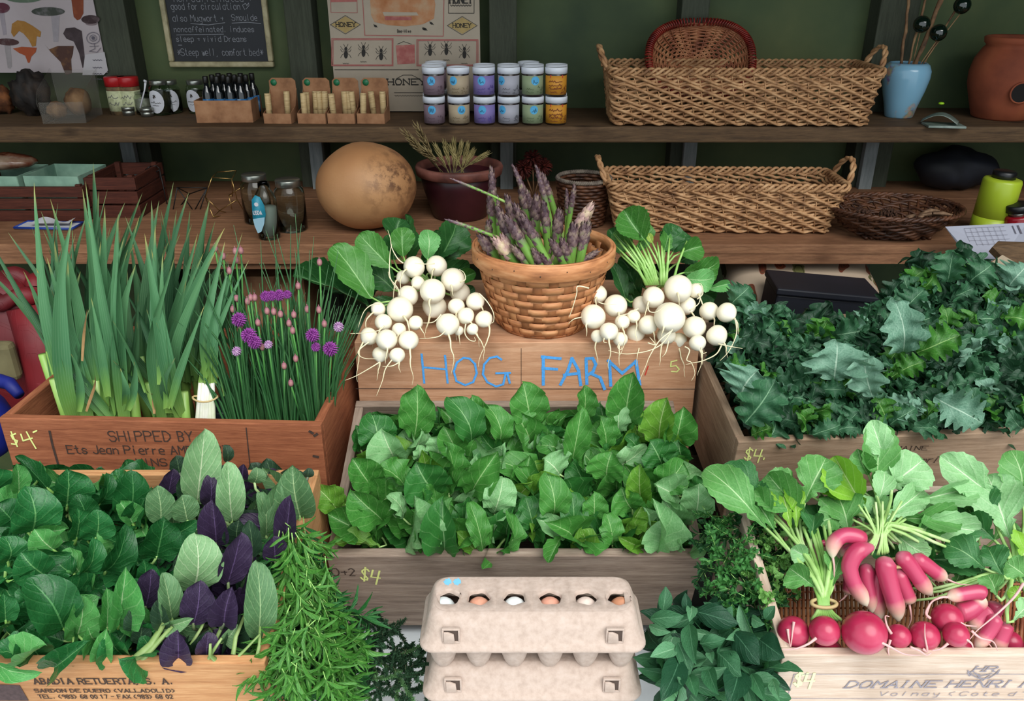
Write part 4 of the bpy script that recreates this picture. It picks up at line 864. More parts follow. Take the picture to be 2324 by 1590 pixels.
def spear(tip, base, w, y, label, pale=False, thin=False, cat='asparagus'):
    Tp = PY(tip[0], tip[1], y - .005); Bp = PY(base[0], base[1], y); r = w / 2 / F * 1.65
    d = (Bp - Tp).normalized(); k = max(0, (Bp.z - 1.068) / max(.2, -d.z)) if d.z < 0 else .02; End = Bp + d * min(k, .06); End.z = max(End.z, 1.066)
    # stay inside the basket
    e2 = V((End.x - bc.x, End.y - bc.y, 0)); lim = br(max(.0, End.z - 1.0552)) - .012
    if e2.length > lim: e2 *= lim / e2.length; End.x, End.y = bc.x + e2.x, bc.y + e2.y
    o = None; path = []; side = V((rnd(-1, 1), rnd(-.5, .5), 0)) * .006; n = 14
    for i in range(n + 1): q = i / n; path.append(End + (Tp - End) * q + side * sin(pi * q) - End)
    rad = [r * (.95 + .05 * sin(5 * i)) * (1 if i < n * .70 else (1.08 if i < n * .8 else max(.06, 1 - ((i / n - .8) / .2) ** 2.2))) for i in range(n + 1)]
    o = MB().tube(path, rad, 10).build('asparagus_spear', m_asp, None, loc=End); L = (Tp - End).length; br_ = MB()
    def at(q): i = min(n - 1, int(q * n)); f_ = q * n - i; return path[i] + (path[i + 1] - path[i]) * f_, (path[i + 1] - path[i]).normalized(), rad[i] + (rad[i + 1] - rad[i]) * f_
    qs = [(.18 + .12 * i, .9) for i in range(5)] + [(.72 + .26 * i / 26, 1.0) for i in range(26)] if not thin else [(.45 + .53 * i / 30, 1) for i in range(30)]
    for i, (q, s_) in enumerate(qs):
        c, t_, rr = at(min(.985, q)); x = t_.orthogonal().normalized(); yv = t_.cross(x); a = i * 2.4; e = x * cos(a) + yv * sin(a); g_ = t_.cross(e); h = r * (1.5 if q > .7 else 1.9) * s_; b_ = rr * (1.0 if q > .7 else .8) * .85
        c0 = c + e * rr * .93; V_ = [c0 - g_ * b_ - e * b_ * .35, c0 + e * r * .28, c0 + g_ * b_ - e * b_ * .35, c0 + t_ * h * .5 - g_ * b_ * .8 - e * b_ * .1, c0 + t_ * h * .55 + e * r * .42, c0 + t_ * h * .5 + g_ * b_ * .8 - e * b_ * .1, c0 + t_ * h + e * r * (.12 if q > .7 else .03)]
        br_.add(V_, [(0, 1, 4, 3), (1, 2, 5, 4), (3, 4, 6), (4, 5, 6)])
    br_.build('bracts', m_bractp if pale else m_bract, o); return tag(o, label, cat, 'asparagus spears in the splint basket')
asp = [((965, 180), (930, 540), 30, 'tall upright spear at the left side'), ((1075, 165), (1262, 560), 24, 'long spear leaning left with the topmost dark tip'), ((1200, 170), (1290, 560), 25, 'tall green-stalked spear in the middle back'), ((1232, 212), (1325, 470), 28, 'tall spear just right of the middle ones'),
 ((1405, 275), (1372, 520), 24, 'upright spear at the right back, right one of two'), ((1362, 295), (1352, 520), 20, 'upright spear at the right back, left one of two'), ((1495, 385), (1330, 650), 44, 'thick pale pink-tipped spear leaning far right'),
 ((1120, 270), (1150, 560), 36, 'thick dark-headed spear near the middle back'), ((1045, 330), (1085, 600), 34, 'dark spear left of the middle'), ((955, 320), (1010, 580), 32, 'purple spear leaning at the left back'), ((1205, 335), (1195, 600), 40, 'fat mauve-headed spear in the centre'),
 ((1085, 375), (1180, 640), 34, 'spear behind the centre left pair'), ((1000, 400), (1100, 680), 38, 'long-stalked spear crossing the front left'), ((1040, 440), (1190, 710), 38, 'green-stalked spear in the front centre left'), ((1125, 430), (1285, 710), 34, 'green spear crossing the front centre'),
 ((1240, 365), (1250, 640), 32, 'purple spear right of the fat mauve one'), ((1325, 415), (1310, 640), 40, 'stout purple spear at the right centre'), ((950, 470), (970, 650), 30, 'short purple spear at the left rim'), ((905, 545), (985, 670), 38, 'purple spear lying against the left rim'),
 ((980, 560), (1095, 700), 40, 'pinkish spear lying low at the front left'), ((1025, 545), (1070, 690), 38, 'pale stubby spear at the front left'), ((1075, 600), (1160, 710), 30, 'brown-tipped spear at the front rim left of centre'), ((1185, 615), (1245, 716), 28, 'small spear at the front rim in the centre'), ((1225, 640), (1258, 718), 22, 'smallest spear peeking over the front rim'),
 ((1278, 565), (1335, 708), 32, 'purple spear at the front rim right of centre'), ((1335, 560), (1395, 706), 30, 'bright green stalk at the right front rim'), ((1400, 490), (1372, 690), 42, 'dark violet spear at the right'), ((1455, 480), (1410, 690), 36, 'dark spear behind the pale pink-tipped one'), ((1482, 468), (1440, 690), 28, 'darkest spear along the right rim'),
 ((1530, 625), (1455, 690), 26, 'short dark tip inside the right rim'), ((1150, 300), (1215, 560), 28, 'dark spear between the two tallest'), ((1000, 330), (1030, 600), 20, 'slim dark green spear at the left')]
for i, (a, b_, w, l) in enumerate(asp):
    y = bc.y + .085 - (b_[1] - 470) / 240 * .165; spear((700 + a[0] / 2.324, 300 + a[1] / 2.324), (700 + b_[0] / 2.324, 300 + b_[1] / 2.324), w / 2.324, y, 'asparagus: ' + l, pale=i in (6, 19, 20))
spear((1018, 403), (1102, 440), 5, bc.y - .01, 'thin green asparagus shoot arching out to the upper left', thin=True); spear((1008, 496), (1100, 530), 7, bc.y - .06, 'thin mauve asparagus shoot lying out over the left rim', thin=True)

# ================================================================ TURNIPS
m_tur = mottled('turnip_skin', ['#d4c39c', '#ece2c6', '#f4eedc'], 7, .35, .05, pos=[.28, .45, .6]); m_rt = flat('turnip_root', '#e2d6b0', .5, var=.1)
Lt = [(557, 711, 58), (676, 705, 56), (500, 765, 38), (578, 795, 38), (762, 778, 64), (655, 838, 68), (525, 862, 56), (800, 845, 54), (665, 918, 65), (780, 918, 45), (880, 892, 50), (735, 1012, 62), (830, 968, 46), (925, 985, 47), (792, 1045, 28), (865, 1038, 32),
      (483, 935, 70), (368, 933, 40), (395, 1002, 46), (565, 1005, 40), (478, 1040, 38), (320, 1075, 48), (412, 1093, 57), (528, 1097, 54), (380, 1170, 44), (468, 1175, 42)]
Rt = [(1525, 853, 50), (1620, 915, 62), (1502, 972, 67), (1585, 1050, 50), (1525, 1075, 36), (1645, 1090, 40), (1715, 970, 36), (1655, 1000, 40), (1725, 1060, 50), (1790, 1015, 53),
      (1755, 910, 48), (1820, 870, 58), (1950, 825, 75), (2040, 835, 40), (1995, 915, 50), (1905, 977, 83), (1888, 1070, 50), (2112, 943, 51), (2205, 950, 54), (2035, 1028, 62), (1955, 1095, 42), (2153, 1070, 57), (2052, 1110, 45)]
def pile(items, tf, push):
    out = []
    for x, y, r in items:
        px, py, rp = 700 + x / 2.324, 300 + y / 2.324, r / 2.324; t = tf(py); out.append([px, py, rp, t])
    for it in range(60):
        for i in range(len(out)):
            for j in range(i):
                a, b = out[i], out[j]; pa, pb = P(*a[:2], a[3]), P(*b[:2], b[3]); ra, rb_ = a[2] / F * a[3], b[2] / F * b[3]
                if (pa - pb).length < (ra + rb_) * .96:
                    s_ = (a, b) if a[2] < b[2] else (b, a); s_[0][3] += .004 * push; s_[1][3] -= .0012
    return out
def turnip_bunches(items, splits, labels):
    pl_ = pile(items, lambda py: 1.265 + (800 - py) * .00052, 1); res = []
    for k, (i0, i1) in enumerate(splits):
        sub = pl_[i0:i1]; c = sum((P(a, b, d) for a, b, r, d in sub), V()) / len(sub); base = V((c.x, c.y + .03, c.z - .02)); T = thing('turnip_bunch', labels[k], 'turnips', base, group=None)
        for px, py, rp, t in sub:
            ctr = P(px, py, t); r = rp / F * t; out = (V((ctr.x - c.x, -.8 * .06, ctr.z - c.z - .02)) + V((rnd(-.02, .02), -.02, -.01))).normalized()
            Q = frame(out.orthogonal(), out); mb = MB(); vs = []
            mb.ball((0, 0, 0), r, 26)
            for v in mb.v:
                v = V(v); n = v.normalized(); zz = n.z; k2 = 1 - .05 * max(0, -zz) ** 6; v = v * k2 * V((1, 1, 1)).x; z_ = v.z * .93 + (r * .13 * max(0, zz) ** 14) - (r * -.10 * max(0, -zz) ** 12); vs.append(tuple(Q @ V((v.x, v.y, z_))))
            mb.v = vs; tn = mb.build('turnip', m_tur, T, loc=ctr - base)
            p = out * r * .98; path = [p]; dirn = out.copy(); L = rnd(.015, .07)
            for i in range(12):
                dirn = (dirn + V((rnd(-.35, .35), rnd(-.25, .1), -.28))).normalized(); path.append(path[-1] + dirn * L / 12)
            MB().tube(path, [.0016 * (1 - i / 12) ** 1.3 * (r / .02) ** .5 + .0003 for i in range(13)], 6).build('root', m_rt, tn)
        res.append((T, c))
    return res
TL_ = turnip_bunches(Lt, [(0, 16), (16, 26)], ['white turnips piled left of the basket with tops spread behind', 'white turnips hanging over the left front corner of the pine crate'])
TR_ = turnip_bunches(Rt, [(0, 10), (10, 23)], ['white turnips heaped against the right side of the splint basket', 'white turnips at the right front corner of the pine crate, largest roots'])
def tails(T, lines, t, r=.0009):
    for ln in lines:
        pts = [P(700 + x / 2.324, 300 + y / 2.324, t - .004 * sin(pi * i / (len(ln) - 1))) for i, (x, y) in enumerate(ln)]; sm = []
        for i in range(len(pts) - 1):
            for q in range(5):
                f_ = q / 5; a, b, c, d = pts[max(0, i - 1)], pts[i], pts[i + 1], pts[min(len(pts) - 1, i + 2)]
                sm.append(.5 * (2 * b + (c - a) * f_ + (2 * a - 5 * b + 4 * c - d) * f_ ** 2 + (3 * b - a - 3 * c + d) * f_ ** 3))
        sm.append(pts[-1]); n = len(sm); MB().tube([p - T.location for p in sm], [r * (1.3 - i / n) for i in range(n)], 6).build('root', m_rt, T)
tails(TL_[0][0], [[(500, 690), (470, 665), (440, 610), (432, 560), (418, 515)], [(470, 830), (430, 760), (430, 640), (440, 590)], [(480, 860), (470, 820), (430, 770), (420, 735)], [(665, 692), (620, 695), (560, 690)], [(800, 790), (828, 775), (820, 740), (795, 722)]], 1.30)
tails(TL_[1][0], [[(375, 905), (330, 912), (290, 950), (262, 1030)], [(400, 1020), (370, 1045), (290, 1058), (215, 1062)], [(320, 1105), (275, 1140), (262, 1165), (290, 1190), (360, 1195)], [(375, 1212), (330, 1240), (250, 1285), (192, 1308)], [(440, 1200), (405, 1250), (390, 1310), (358, 1390)], [(475, 1215), (440, 1232), (390, 1234)]], 1.22)
tails(TL_[0][0], [[(900, 850), (940, 890), (975, 950), (975, 1000), (950, 1005)], [(720, 1050), (690, 1075), (640, 1085), (585, 1088)], [(830, 1010), (825, 1060), (850, 1095), (880, 1100), (875, 1080)], [(700, 960), (660, 1000), (600, 1005)]], 1.255)
tails(TR_[0][0], [[(1480, 822), (1420, 812), (1415, 850), (1395, 920), (1375, 975)], [(1530, 895), (1560, 905), (1625, 908)], [(1440, 975), (1400, 985), (1370, 1010)], [(1560, 1085), (1558, 1105), (1575, 1110)], [(1640, 1110), (1632, 1135), (1650, 1145), (1655, 1110)], [(1740, 930), (1690, 955), (1640, 970), (1630, 1000)]], 1.25)
tails(TR_[1][0], [[(1920, 1040), (1870, 1110), (1800, 1150), (1700, 1168), (1640, 1165), (1582, 1150)], [(1910, 1050), (1850, 1100), (1800, 1180), (1780, 1230), (1745, 1310)], [(2180, 1120), (2150, 1170), (2080, 1205), (2030, 1215), (1990, 1225)], [(2250, 980), (2258, 1060), (2220, 1150), (2170, 1205)], [(2160, 1115), (2230, 1130), (2290, 1140)],
 [(2070, 1135), (2078, 1165), (2100, 1160)], [(1985, 1130), (2010, 1150), (1995, 1200), (2020, 1215), (2038, 1270), (2020, 1310)], [(1790, 1110), (1830, 1120), (1800, 1080)], [(1900, 1100), (1885, 1160), (1865, 1185)], [(2050, 880), (2080, 850), (2070, 800), (2030, 800)], [(2010, 940), (2060, 900), (2065, 840)], [(1790, 915), (1800, 945), (1840, 945), (1900, 900)]], 1.235)
def hl5(lst, ox, oy, sc, T, tb, tt, key, stem, sm=m_stg, r=.002):
    for (b, t, w, tone, roll, dt) in lst: hero(T, key, (ox + b[0] / sc, oy + b[1] / sc), (ox + t[0] / sc, oy + t[1] / sc), w / sc, tb + dt, tt + dt, tone, roll, stem=stem, stem_r=r, stem_m=sm)
cl = P(985, 655, 1.40)
hl5([((930, 1000), (480, 390), 420, 'a', 15, -.05), ((1150, 640), (780, 260), 330, 'a', -10, -.02), ((1290, 520), (1270, 180), 280, 'a', 0, 0), ((1570, 550), (1560, 205), 250, 'p', 0, -.01), ((1700, 580), (1900, 110), 440, 'd', 15, .03), ((1200, 330), (1260, 80), 320, 'd', 0, .04),
     ((1180, 560), (1150, 260), 300, 'd', 20, .02), ((900, 1090), (30, 720), 230, 'd', 30, .0), ((1000, 900), (280, 640), 300, 'd', -20, .03), ((1180, 900), (880, 680), 330, 'd', 10, .02), ((1250, 1020), (920, 1180), 260, 'd', 0, .03), ((1600, 700), (2050, 600), 300, 'd', 10, .05), ((1500, 600), (1950, 360), 320, 'd', -15, .04), ((1900, 800), (2120, 700), 160, 'a', 0, .03), ((1900, 960), (2110, 880), 160, 'd', 0, .03),
     ((1000, 1080), (600, 1150), 280, 'd', -30, .04), ((1300, 700), (1320, 30), 200, 'd', 60, .05), ((1100, 760), (420, 880), 300, 'd', 20, .06)], 660, 480, 5.052, TL_[0][0], 1.40, 1.40, 'turnip', cl)
cr_ = P(1505, 650, 1.38)
hl5([((700, 480), (430, 90), 430, 'a', 10, -.02), ((560, 600), (300, 370), 300, 'a', -20, .0), ((960, 640), (1060, 270), 320, 'd', 15, 0), ((1060, 640), (1250, 400), 300, 'd', -15, .0), ((950, 620), (1000, 330), 260, 'a', 35, -.01), ((1150, 650), (1440, 560), 300, 'a', 10, -.01), ((1200, 900), (1660, 740), 330, 'a', 15, -.02), ((1220, 980), (1600, 960), 300, 'p', 0, -.04), ((1520, 1110), (1800, 1040), 150, 'p', 10, -.03),
     ((460, 1250), (280, 780), 200, 'd', 20, .02), ((640, 1200), (500, 850), 260, 'd', -15, .04), ((700, 1100), (380, 700), 240, 'd', 10, .05), ((800, 520), (740, 395), 90, 'y', 0, -.02), ((400, 600), (240, 340), 200, 'd', 20, .04), ((1400, 1150), (1600, 1250), 260, 'd', 10, .0), ((600, 1350), (480, 1100), 260, 'd', 0, .05), ((1150, 760), (1380, 640), 220, 'd', 0, .02), ((600, 640), (700, 200), 180, 'a', 50, -.01)], 1340, 460, 5.678, TR_[1][0], 1.40, 1.40, 'turnip', cr_)
mb = MB()
for i in range(20):
    x = rnd(470, 700) if i < 9 else rnd(700, 1190); tx = x + (x - 950) * .4 + rnd(-60, 60); a = P(1340 + (900 + (x - 850) * .5) / 5.678, 460 + 1060 / 5.678, 1.375); b = P(1340 + tx / 5.678, 460 + rnd(380, 700) / 5.678, 1.385); m_ = (a + b) / 2 + V(((x - 900) * -.00002, -.01, 0))
    mb = MB(); mb.tube([p - TR_[1][0].location for p in (a, a * .6 + m_ * .4, m_, m_ * .5 + b * .5, b)], [.0026, .0024, .0022, .002, .0012], 6); mb.build('stem', m_stg, TR_[1][0])

# ================================================================ EGG CARTONS
m_pulp = mottled('carton_pulp', ['#ad998c', '#b8a497', '#bfaca0'], 140, .9, .35, pos=[.3, .5, .7])
def rnd_c(p, ax, ay, yo, r):
    x, y = p[0], p[1] - yo; sx_, sy_ = (1 if x > 0 else -1), (1 if y > 0 else -1); dx, dy = abs(x) - ax, abs(y) - ay; q = sqrt(dx * dx + dy * dy)
    if dx <= 0 or dy <= 0 or q <= r: return p
    return (sx_ * (ax + dx / q * r), yo + sy_ * (ay + dy / q * r), p[2])
def carton(label, zl, holes):
    T = thing('egg_carton', label, 'egg carton', (P(1209, 1468, .88).x, .700, zl - .036)); z = .036
    def loop(w, d, yo, zz, rc): return [(x, y + yo, zz) for x, y in rrect(w / 2, d / 2, rc, 5)]
    lv = [(.239, .092, 0, z - .002, .014), (.242, .095, 0, z + .0005, .016), (.240, .093, 0, z + .003, .016), (.233, .084, 0, z + .006, .016), (.230, .079, .001, z + .014, .017), (.222, .070, .001, z + .027, .017), (.217, .062, .002, z + .032, .013), (.213, .056, .003, z + .0345, .016), (.210, .052, .003, z + .0349, .014), (.200, .044, .003, z + .0335, .012)]
    mb = MB(); L = [loop(*a) for a in lv]; n = len(L[0]); vs = [p for l in L for p in l]; mb.add(vs, [(i * n + k, i * n + (k + 1) % n, (i + 1) * n + (k + 1) % n, (i + 1) * n + k) for i in range(len(L) - 1) for k in range(n)])
    zt = z + .035; w, d, yo = .211, .053, .003
    # top: six cells each a ring between its rectangle and an oval opening
    cells = [-.0988 + .0395 * i for i in range(6)]; x0 = -w / 2; m = 48
    bnds = [-w / 2] + [(cells[i] + cells[i + 1]) / 2 for i in range(5)] + [w / 2]; hs = MB()
    y0, y1 = yo - d / 2, yo + d / 2
    for i in range(6):
        cx_, cy_ = cells[i] * .98, yo - .006; a, b = bnds[i], bnds[i + 1]; cx_ = max(a + .0145, min(b - .0145, cx_))
        if not holes:
            if i == 0: cap = [(x, y + yo, zt) for x, y in rrect(w / 2, d / 2, .0145, 5)]; mb.add(cap, [tuple(range(len(cap)))])
            continue
        ov = []; rc_ = []; lowr = []; colr = []
        for k in range(m):
            an = 2 * pi * k / m; jj = 1 + .06 * sin(5 * an + i * 2); ex, ey = .0122 * cos(an) * jj, .0118 * sin(an) * jj; ov.append((cx_ + ex, cy_ + ey, zt - .0005)); lowr.append((cx_ + ex * .93, cy_ + ey * .9, zt - .004)); colr.append((cx_ + ex * 1.12, cy_ + ey * 1.15, zt + .0012 * (1 - .7 * sin(an))))
            tx = (b - cx_) / cos(an) if cos(an) > 1e-6 else ((a - cx_) / cos(an) if cos(an) < -1e-6 else 1e9); ty = (y1 - cy_) / sin(an) if sin(an) > 1e-6 else ((y0 - cy_) / sin(an) if sin(an) < -1e-6 else 1e9); q = min(tx, ty); rc_.append((cx_ + cos(an) * q, cy_ + sin(an) * q, zt))
        for X_, Y_ in ((b, y1), (a, y1), (a, y0), (b, y0)): rc_[round(math.atan2(Y_ - cy_, X_ - cx_) / (2 * pi) * m) % m] = (X_, Y_, zt)
        RR_ = .0145; rc_ = [rnd_c(p_, w / 2 - RR_, d / 2 - RR_, yo, RR_) for p_ in rc_]
        rings = [rc_, colr, ov, lowr]; vs = [p for r_ in rings for p in r_]
        mb.add(vs, [(q * m + k, q * m + (k + 1) % m, (q + 1) * m + (k + 1) % m, (q + 1) * m + k) for q in range(3) for k in range(m)])
    mb.build('lid', m_pulp, T)
    for sx_ in (-.0862, .0862): # latch openings with a tab
        lt = MB(); q = (sx_, -.0405, z + .017)
        for c, dd in (((0, .0005, .0085), (.019, .004, .0022)), ((-.0085, .0005, 0), (.0022, .004, .017)), ((.0085, .0005, 0), (.0022, .004, .017)), ((0, .0005, -.0085), (.019, .004, .0022))): lt.box(V(q) + V(c), dd)
        lt.build('latch_frame', m_pulp, T, bevel=.0006)
        MB().box((q[0], q[1] + .0008, q[2]), (.016, .002, .016)).build('latch_opening', flat('latch_dark', '#4f4038', .9), T, False)
        tb_ = MB(); tb_.prism([(q[0] - .0075, q[1] - .0006, q[2] - .008), (q[0] + .004, q[1] - .0006, q[2] - .008), (q[0] + .003, q[1] - .0006, q[2] + .003), (q[0] - .003, q[1] - .0006, q[2] + .006), (q[0] - .0075, q[1] - .0006, q[2] + .006)], (0, -.0025, 0)); tb_.build('latch_tab', m_pulp, T, bevel=.0005)
    mb = MB()
    for r_ in (-1, 1):
        for i in range(6):
            cx_, cy_ = cells[i] * .98, r_ * .021
            def cf(u, v, cx_=cx_, cy_=cy_, r_=r_):
                a = 2 * pi * v; pw = (1 - u) ** .8; rr = .0095 + .0095 * (u ** .7); g_ = 1 - .06 * exp(-(((a + pi / 2) % (2 * pi)) / .12) ** 2); return (cx_ + rr * cos(a) * g_, cy_ + (rr * 1.12) * sin(a) * g_, u * .0345)
            mb.grid(cf, 8, 28); mb.add([(cx_ + .0095 * cos(2 * pi * k / 16), cy_ + .0106 * sin(2 * pi * k / 16), .0003) for k in range(16)], [tuple(range(16))[::-1]])
    mb.box((0, 0, .0335), (.226, .080, .0025)); mb.build('cup_tray', m_pulp, T)
    if holes:
        g = MB(); 
        for k, x in enumerate((-.0935, -.083)): g.add([(x + .0042 * cos(2 * pi * j / 14) * (1 + .2 * sin(3 * j)), .0215 + .0055 * sin(2 * pi * j / 14) * (1 + .15 * cos(4 * j)), zt + .0005) for j in range(14)], [tuple(range(14))])
        g.build('blue_chalk_mark', flat('pale_blue_chalk', '#78bfe6', .9, var=.1), T)
        for i, c in enumerate(('#dfe6e4', '#d99b80', '#e6eae8', '#dd9e86', '#e4cfc2', '#c88a68')):
            e = MB().ball((0, 0, 0), .0145, 22, sq=(1, 1, 1.25)).build('egg', flat('eggshell' + c, c, .45, var=.03, scale=30), None, loc=(T.location.x + cells[i] * .98, T.location.y - .004, zl + .0150)); tag(e, ['white egg showing in the far left opening of the top carton', 'brown egg, second opening from the left of the top carton', 'white egg, third opening from the left of the top carton', 'brown egg, third opening from the right of the top carton', 'pale egg in the opening beside the torn right one', 'brown egg in the torn far right opening of the top carton'][i], 'egg')
    return T
carton('pulp egg carton on top of the stack, eggs showing through six openings', .945, True)
carton('pulp egg carton second from the top, directly under the open-windowed one', .8745, False)
carton('third pulp egg carton from the top, at the bottom edge of the picture', .805, False)
carton('bottom pulp egg carton of the stack, resting on the white table', .7365, False)
# ================================================================ LOWER SHELF AND BELOW
def front_at(px, py, z): return PZ(px, py, z)
# gourd
p = front_at(826, 541, ZS2); gm = NT('gourd_skin'); n1 = gm.noise(3.5, detail=3); n2 = gm.noise(38, detail=8, rough=.7); n3 = gm.noise(9, detail=4); _tc = gm.n('ShaderNodeTexCoord'); _sx = gm.n('ShaderNodeSeparateXYZ'); gm.l(_tc.outputs['Object'], _sx.inputs[0]); gx = gm.math('ADD', _sx.outputs[0], .5)
c_ = gm.ramp(n1, ['#8c5e3c', '#ab7a50', '#bd8e60'], [.3, .5, .7]); c_ = gm.mix(gm.math('MULTIPLY', gm.ramp(n2, ['#000000', '#ffffff'], [.45, .56]), gm.math('MULTIPLY', gm.ramp(n3, ['#444444', '#ffffff'], [.42, .6]), gm.ramp(gx, ['#333333', '#ffffff'], [.5, .56]))), c_, hexc('#6e4a30'))
gm.l(c_, gm.b.inputs[0]); gm.b.inputs['Roughness'].default_value = .55; gm.bump(n2, .4, .003)
mb = MB(); mb.ball((0, 0, 0), .112, 64, sq=(1, .95, .86)); vs = []
for v in mb.v:
    v = V(v); n = v.normalized(); e = max(0, n.dot(V((.75, -.55, .1)).normalized())); vs.append(tuple(v * (1 + .012 * sin(5 * n.x + 3 * n.z) + .035 * max(0, e - .6) * (1 + .8 * sin(22 * n.x + 17 * n.z) * sin(19 * n.y + 13 * n.z)))))
mb.v = vs; g = mb.build('gourd', gm.m, None, loc=(p.x, p.y + .085, ZS2 + .0965)); tag(g, 'big round brown-skinned gourd with a warty patch on the lower shelf', 'gourd')
# maroon pot with dried grass
p = front_at(1030, 506, ZS2); pc = V((PY(1042, 372, 1.95).x, p.y + .066, ZS2)); m_mar = mottled('maroon_glaze', ['#240d12', '#34141a', '#421c20'], 8, .35, .1); m_rim = mottled('pot_rim_clay', ['#4a2a26', '#6b3e34', '#84544a'], 20, .6, .2)
pt = thing('plant_pot', 'dark maroon glazed pot with dried grass heads inside', 'pot', pc)
MB().lathe([(0, 0), (.062, 0), (.066, .004), (.086, .07), (.094, .112), (.090, .113), (.080, .07), (.06, .012), (0, .012)], 48, m=0).build('body', m_mar, pt)
MB().lathe([(.094, .100), (.101, .103), (.104, .118), (.101, .124), (.092, .124), (.088, .112), (.088, .1)], 48).build('rim', m_rim, pt)
m_gr = mottled('dry_grass', ['#5f5534', '#8a7d4e', '#a8996a'], 60, .8, .2); m_gr2 = mottled('dry_husk', ['#5a4a2e', '#7f6e48', '#9c8c64'], 60, .8, .3)
def head(base, tip, r, mat, name, label, n=34, parent=None):
    b, t_ = V(base), V(tip); o = MB().tube([V((0, 0, 0)), (t_ - b) * .5, (t_ - b)], [.0014, .0012, .0006], 5).build(name, mat, None, loc=b); mb = MB(); d = (t_ - b)
    for i in range(n):
        q = .35 + .63 * i / n; c = d * q; a = i * 2.4; x = d.normalized().orthogonal().normalized(); y = d.normalized().cross(x); e = x * cos(a) + y * sin(a); w = r * (.35 + .65 * sin(pi * min(1, (1 - (q - .35) / .65) * .9 + .08)))
        mb.tube([c, c + e * w * .6 + d.normalized() * .008, c + e * w + d.normalized() * .022], [.0016, .0026, .0002], 4, flat=.5)
    mb.build('seed_head', mat, o); return tag(o, label, 'dried grass', 'dried grass heads in the maroon pot')
hs = [((985, 370), (918, 300)), ((990, 372), (945, 285)), ((975, 365), (935, 320)), ((1000, 372), (960, 340)), ((1010, 375), (990, 335)), ((1020, 375), (1010, 330)), ((1030, 376), (1030, 325)), ((1036, 376), (1046, 332)), ((1044, 376), (1024, 338)), ((1050, 376), (1060, 335)), ((1056, 376), (1070, 350)), ((1064, 374), (1100, 352))]
wh = ['longest husk leaning far left', 'husk leaning left, tallest', 'lowest husk at the left', 'husk fourth from the left', 'short head left of centre', 'head left of the middle', 'middle upright head', 'head right of the middle', 'thin head crossing the middle', 'fluffy head at the right', 'short head at the right', 'lone thin head at the right rim']
for i, (a, b) in enumerate(hs):
    y = pc.y - .02 - .03 * (i < 4); A = PY(a[0], a[1], y); B = PY(b[0], b[1], y - .03 * (i < 4)); A = A + (A - B) * .35 * (1 if i < 4 else 2.2); e = V((A.x - pc.x, A.y - pc.y, 0)); A.z = max(A.z, ZS2 + .02)
    if e.length > .062: e *= .062 / e.length; A.x, A.y = pc.x + e.x, pc.y + e.y
    head(A, B, .010 if i < 4 else .007, m_gr2 if i < 4 else m_gr, 'dried_seed_head', 'dried grass head in the maroon pot, ' + wh[i])
# dark red dried flower ball
p = PY(1212, 395, 2.12); m_df = mottled('dried_red_petals', ['#2e0c0a', '#561a12', '#74281a'], 60, .8, .2); o = thing('dried_flower', 'dark red dried flower cluster behind the asparagus tips', 'dried flower', (p.x, p.y, ZS2))
for dx, dz, k in ((-.028, .075, 0), (.022, .08, 1), (-.004, .10, 2)):
    mb = MB(); rs = random.Random(k)
    for i in range(120):
        d = V((rs.gauss(0, 1), rs.gauss(0, 1), rs.gauss(0, 1))).normalized(); mb.tube([d * .004, d * .02, d * .027 + V((0, 0, -.003))], [.003, .0036, .0004], 4, flat=.4)
    mb.build('flower_head', m_df, o, loc=(dx, 0, dz)); MB().tube([(0, 0, .001), (dx * .6, 0, dz * .6), (dx, 0, dz)], .002, 6).build('stem', m_stick, o)
# small dark basket
p = front_at(1325, 521, ZS2); t = thing('small_basket', 'small dark brown round basket between asparagus and long wicker basket', 'basket', (p.x, p.y + .05, ZS2)); mb = MB()
for k in range(13):
    z = .006 + k * .0078; r_ = .047 + .012 * (k / 12) ** .8; mb.tube([((r_ + .002 * cos(14 * a + k * pi)) * cos(a), (r_ + .002 * cos(14 * a + k * pi)) * sin(a), z) for a in [2 * pi * i / 112 for i in range(113)]], .0042, 5, cap=False)
mb.build('woven_wall', m_wick_d, t); MB().lathe([(0, .001), (.046, .001), (.047, .006), (0, .006)], 28).build('base', m_wick_d, t)
mb = MB(); [mb.tube([((.060 + .003 * cos(40 * a + f_)) * cos(a), (.060 + .003 * cos(40 * a + f_)) * sin(a), .108 + .003 * sin(40 * a + f_)) for a in [2 * pi * i / 160 for i in range(161)]], .003, 5, cap=False) for f_ in (0, pi)]; mb.build('twisted_rim', mottled('grey_twine', ['#4a4038', '#6b6056', '#857a6c'], 60, .8, .2), t)
# glass jars
mason('clear glass jar with metal lid, behind, beside the gourd', 657, 531, ZS2, .034, .118, lb=False, fill=False)
mason('clear glass jar with dark lid partly behind the tagged bottle', 580, 512, ZS2, .034, .115, lb=False, fill=False)
p = front_at(606, 547, ZS2); t = thing('glass_bottle', 'clear glass bottle with a blue leaf-shaped paper tag, front of the lower shelf', 'bottle', (p.x, p.y + .024, ZS2)); r = .024
MB().lathe([(0, .002), (r * .9, 0), (r, .004), (r, .085), (r * .8, .10), (r * .5, .112), (r * .48, .125), (r * .42, .125), (r * .44, .11), (r * .74, .098), (r * .94, .084), (r * .94, .006), (0, .005)], 26).build('glass_body', m_gl, t)
MB().lathe([(0, .005), (r * .92, .006), (r * .92, .07), (0, .072)], 20).build('paper_lining', flat('grey_paper', '#8e9490', .8), t, loc=(.0, 0, 0))
tg = MB(); out_ = [(0, .048), (.010, .044), (.017, .026), (.018, .006), (.012, -.014), (.004, -.032), (-.004, -.036), (-.009, -.02), (-.011, .0), (-.010, .02), (-.008, .038)]
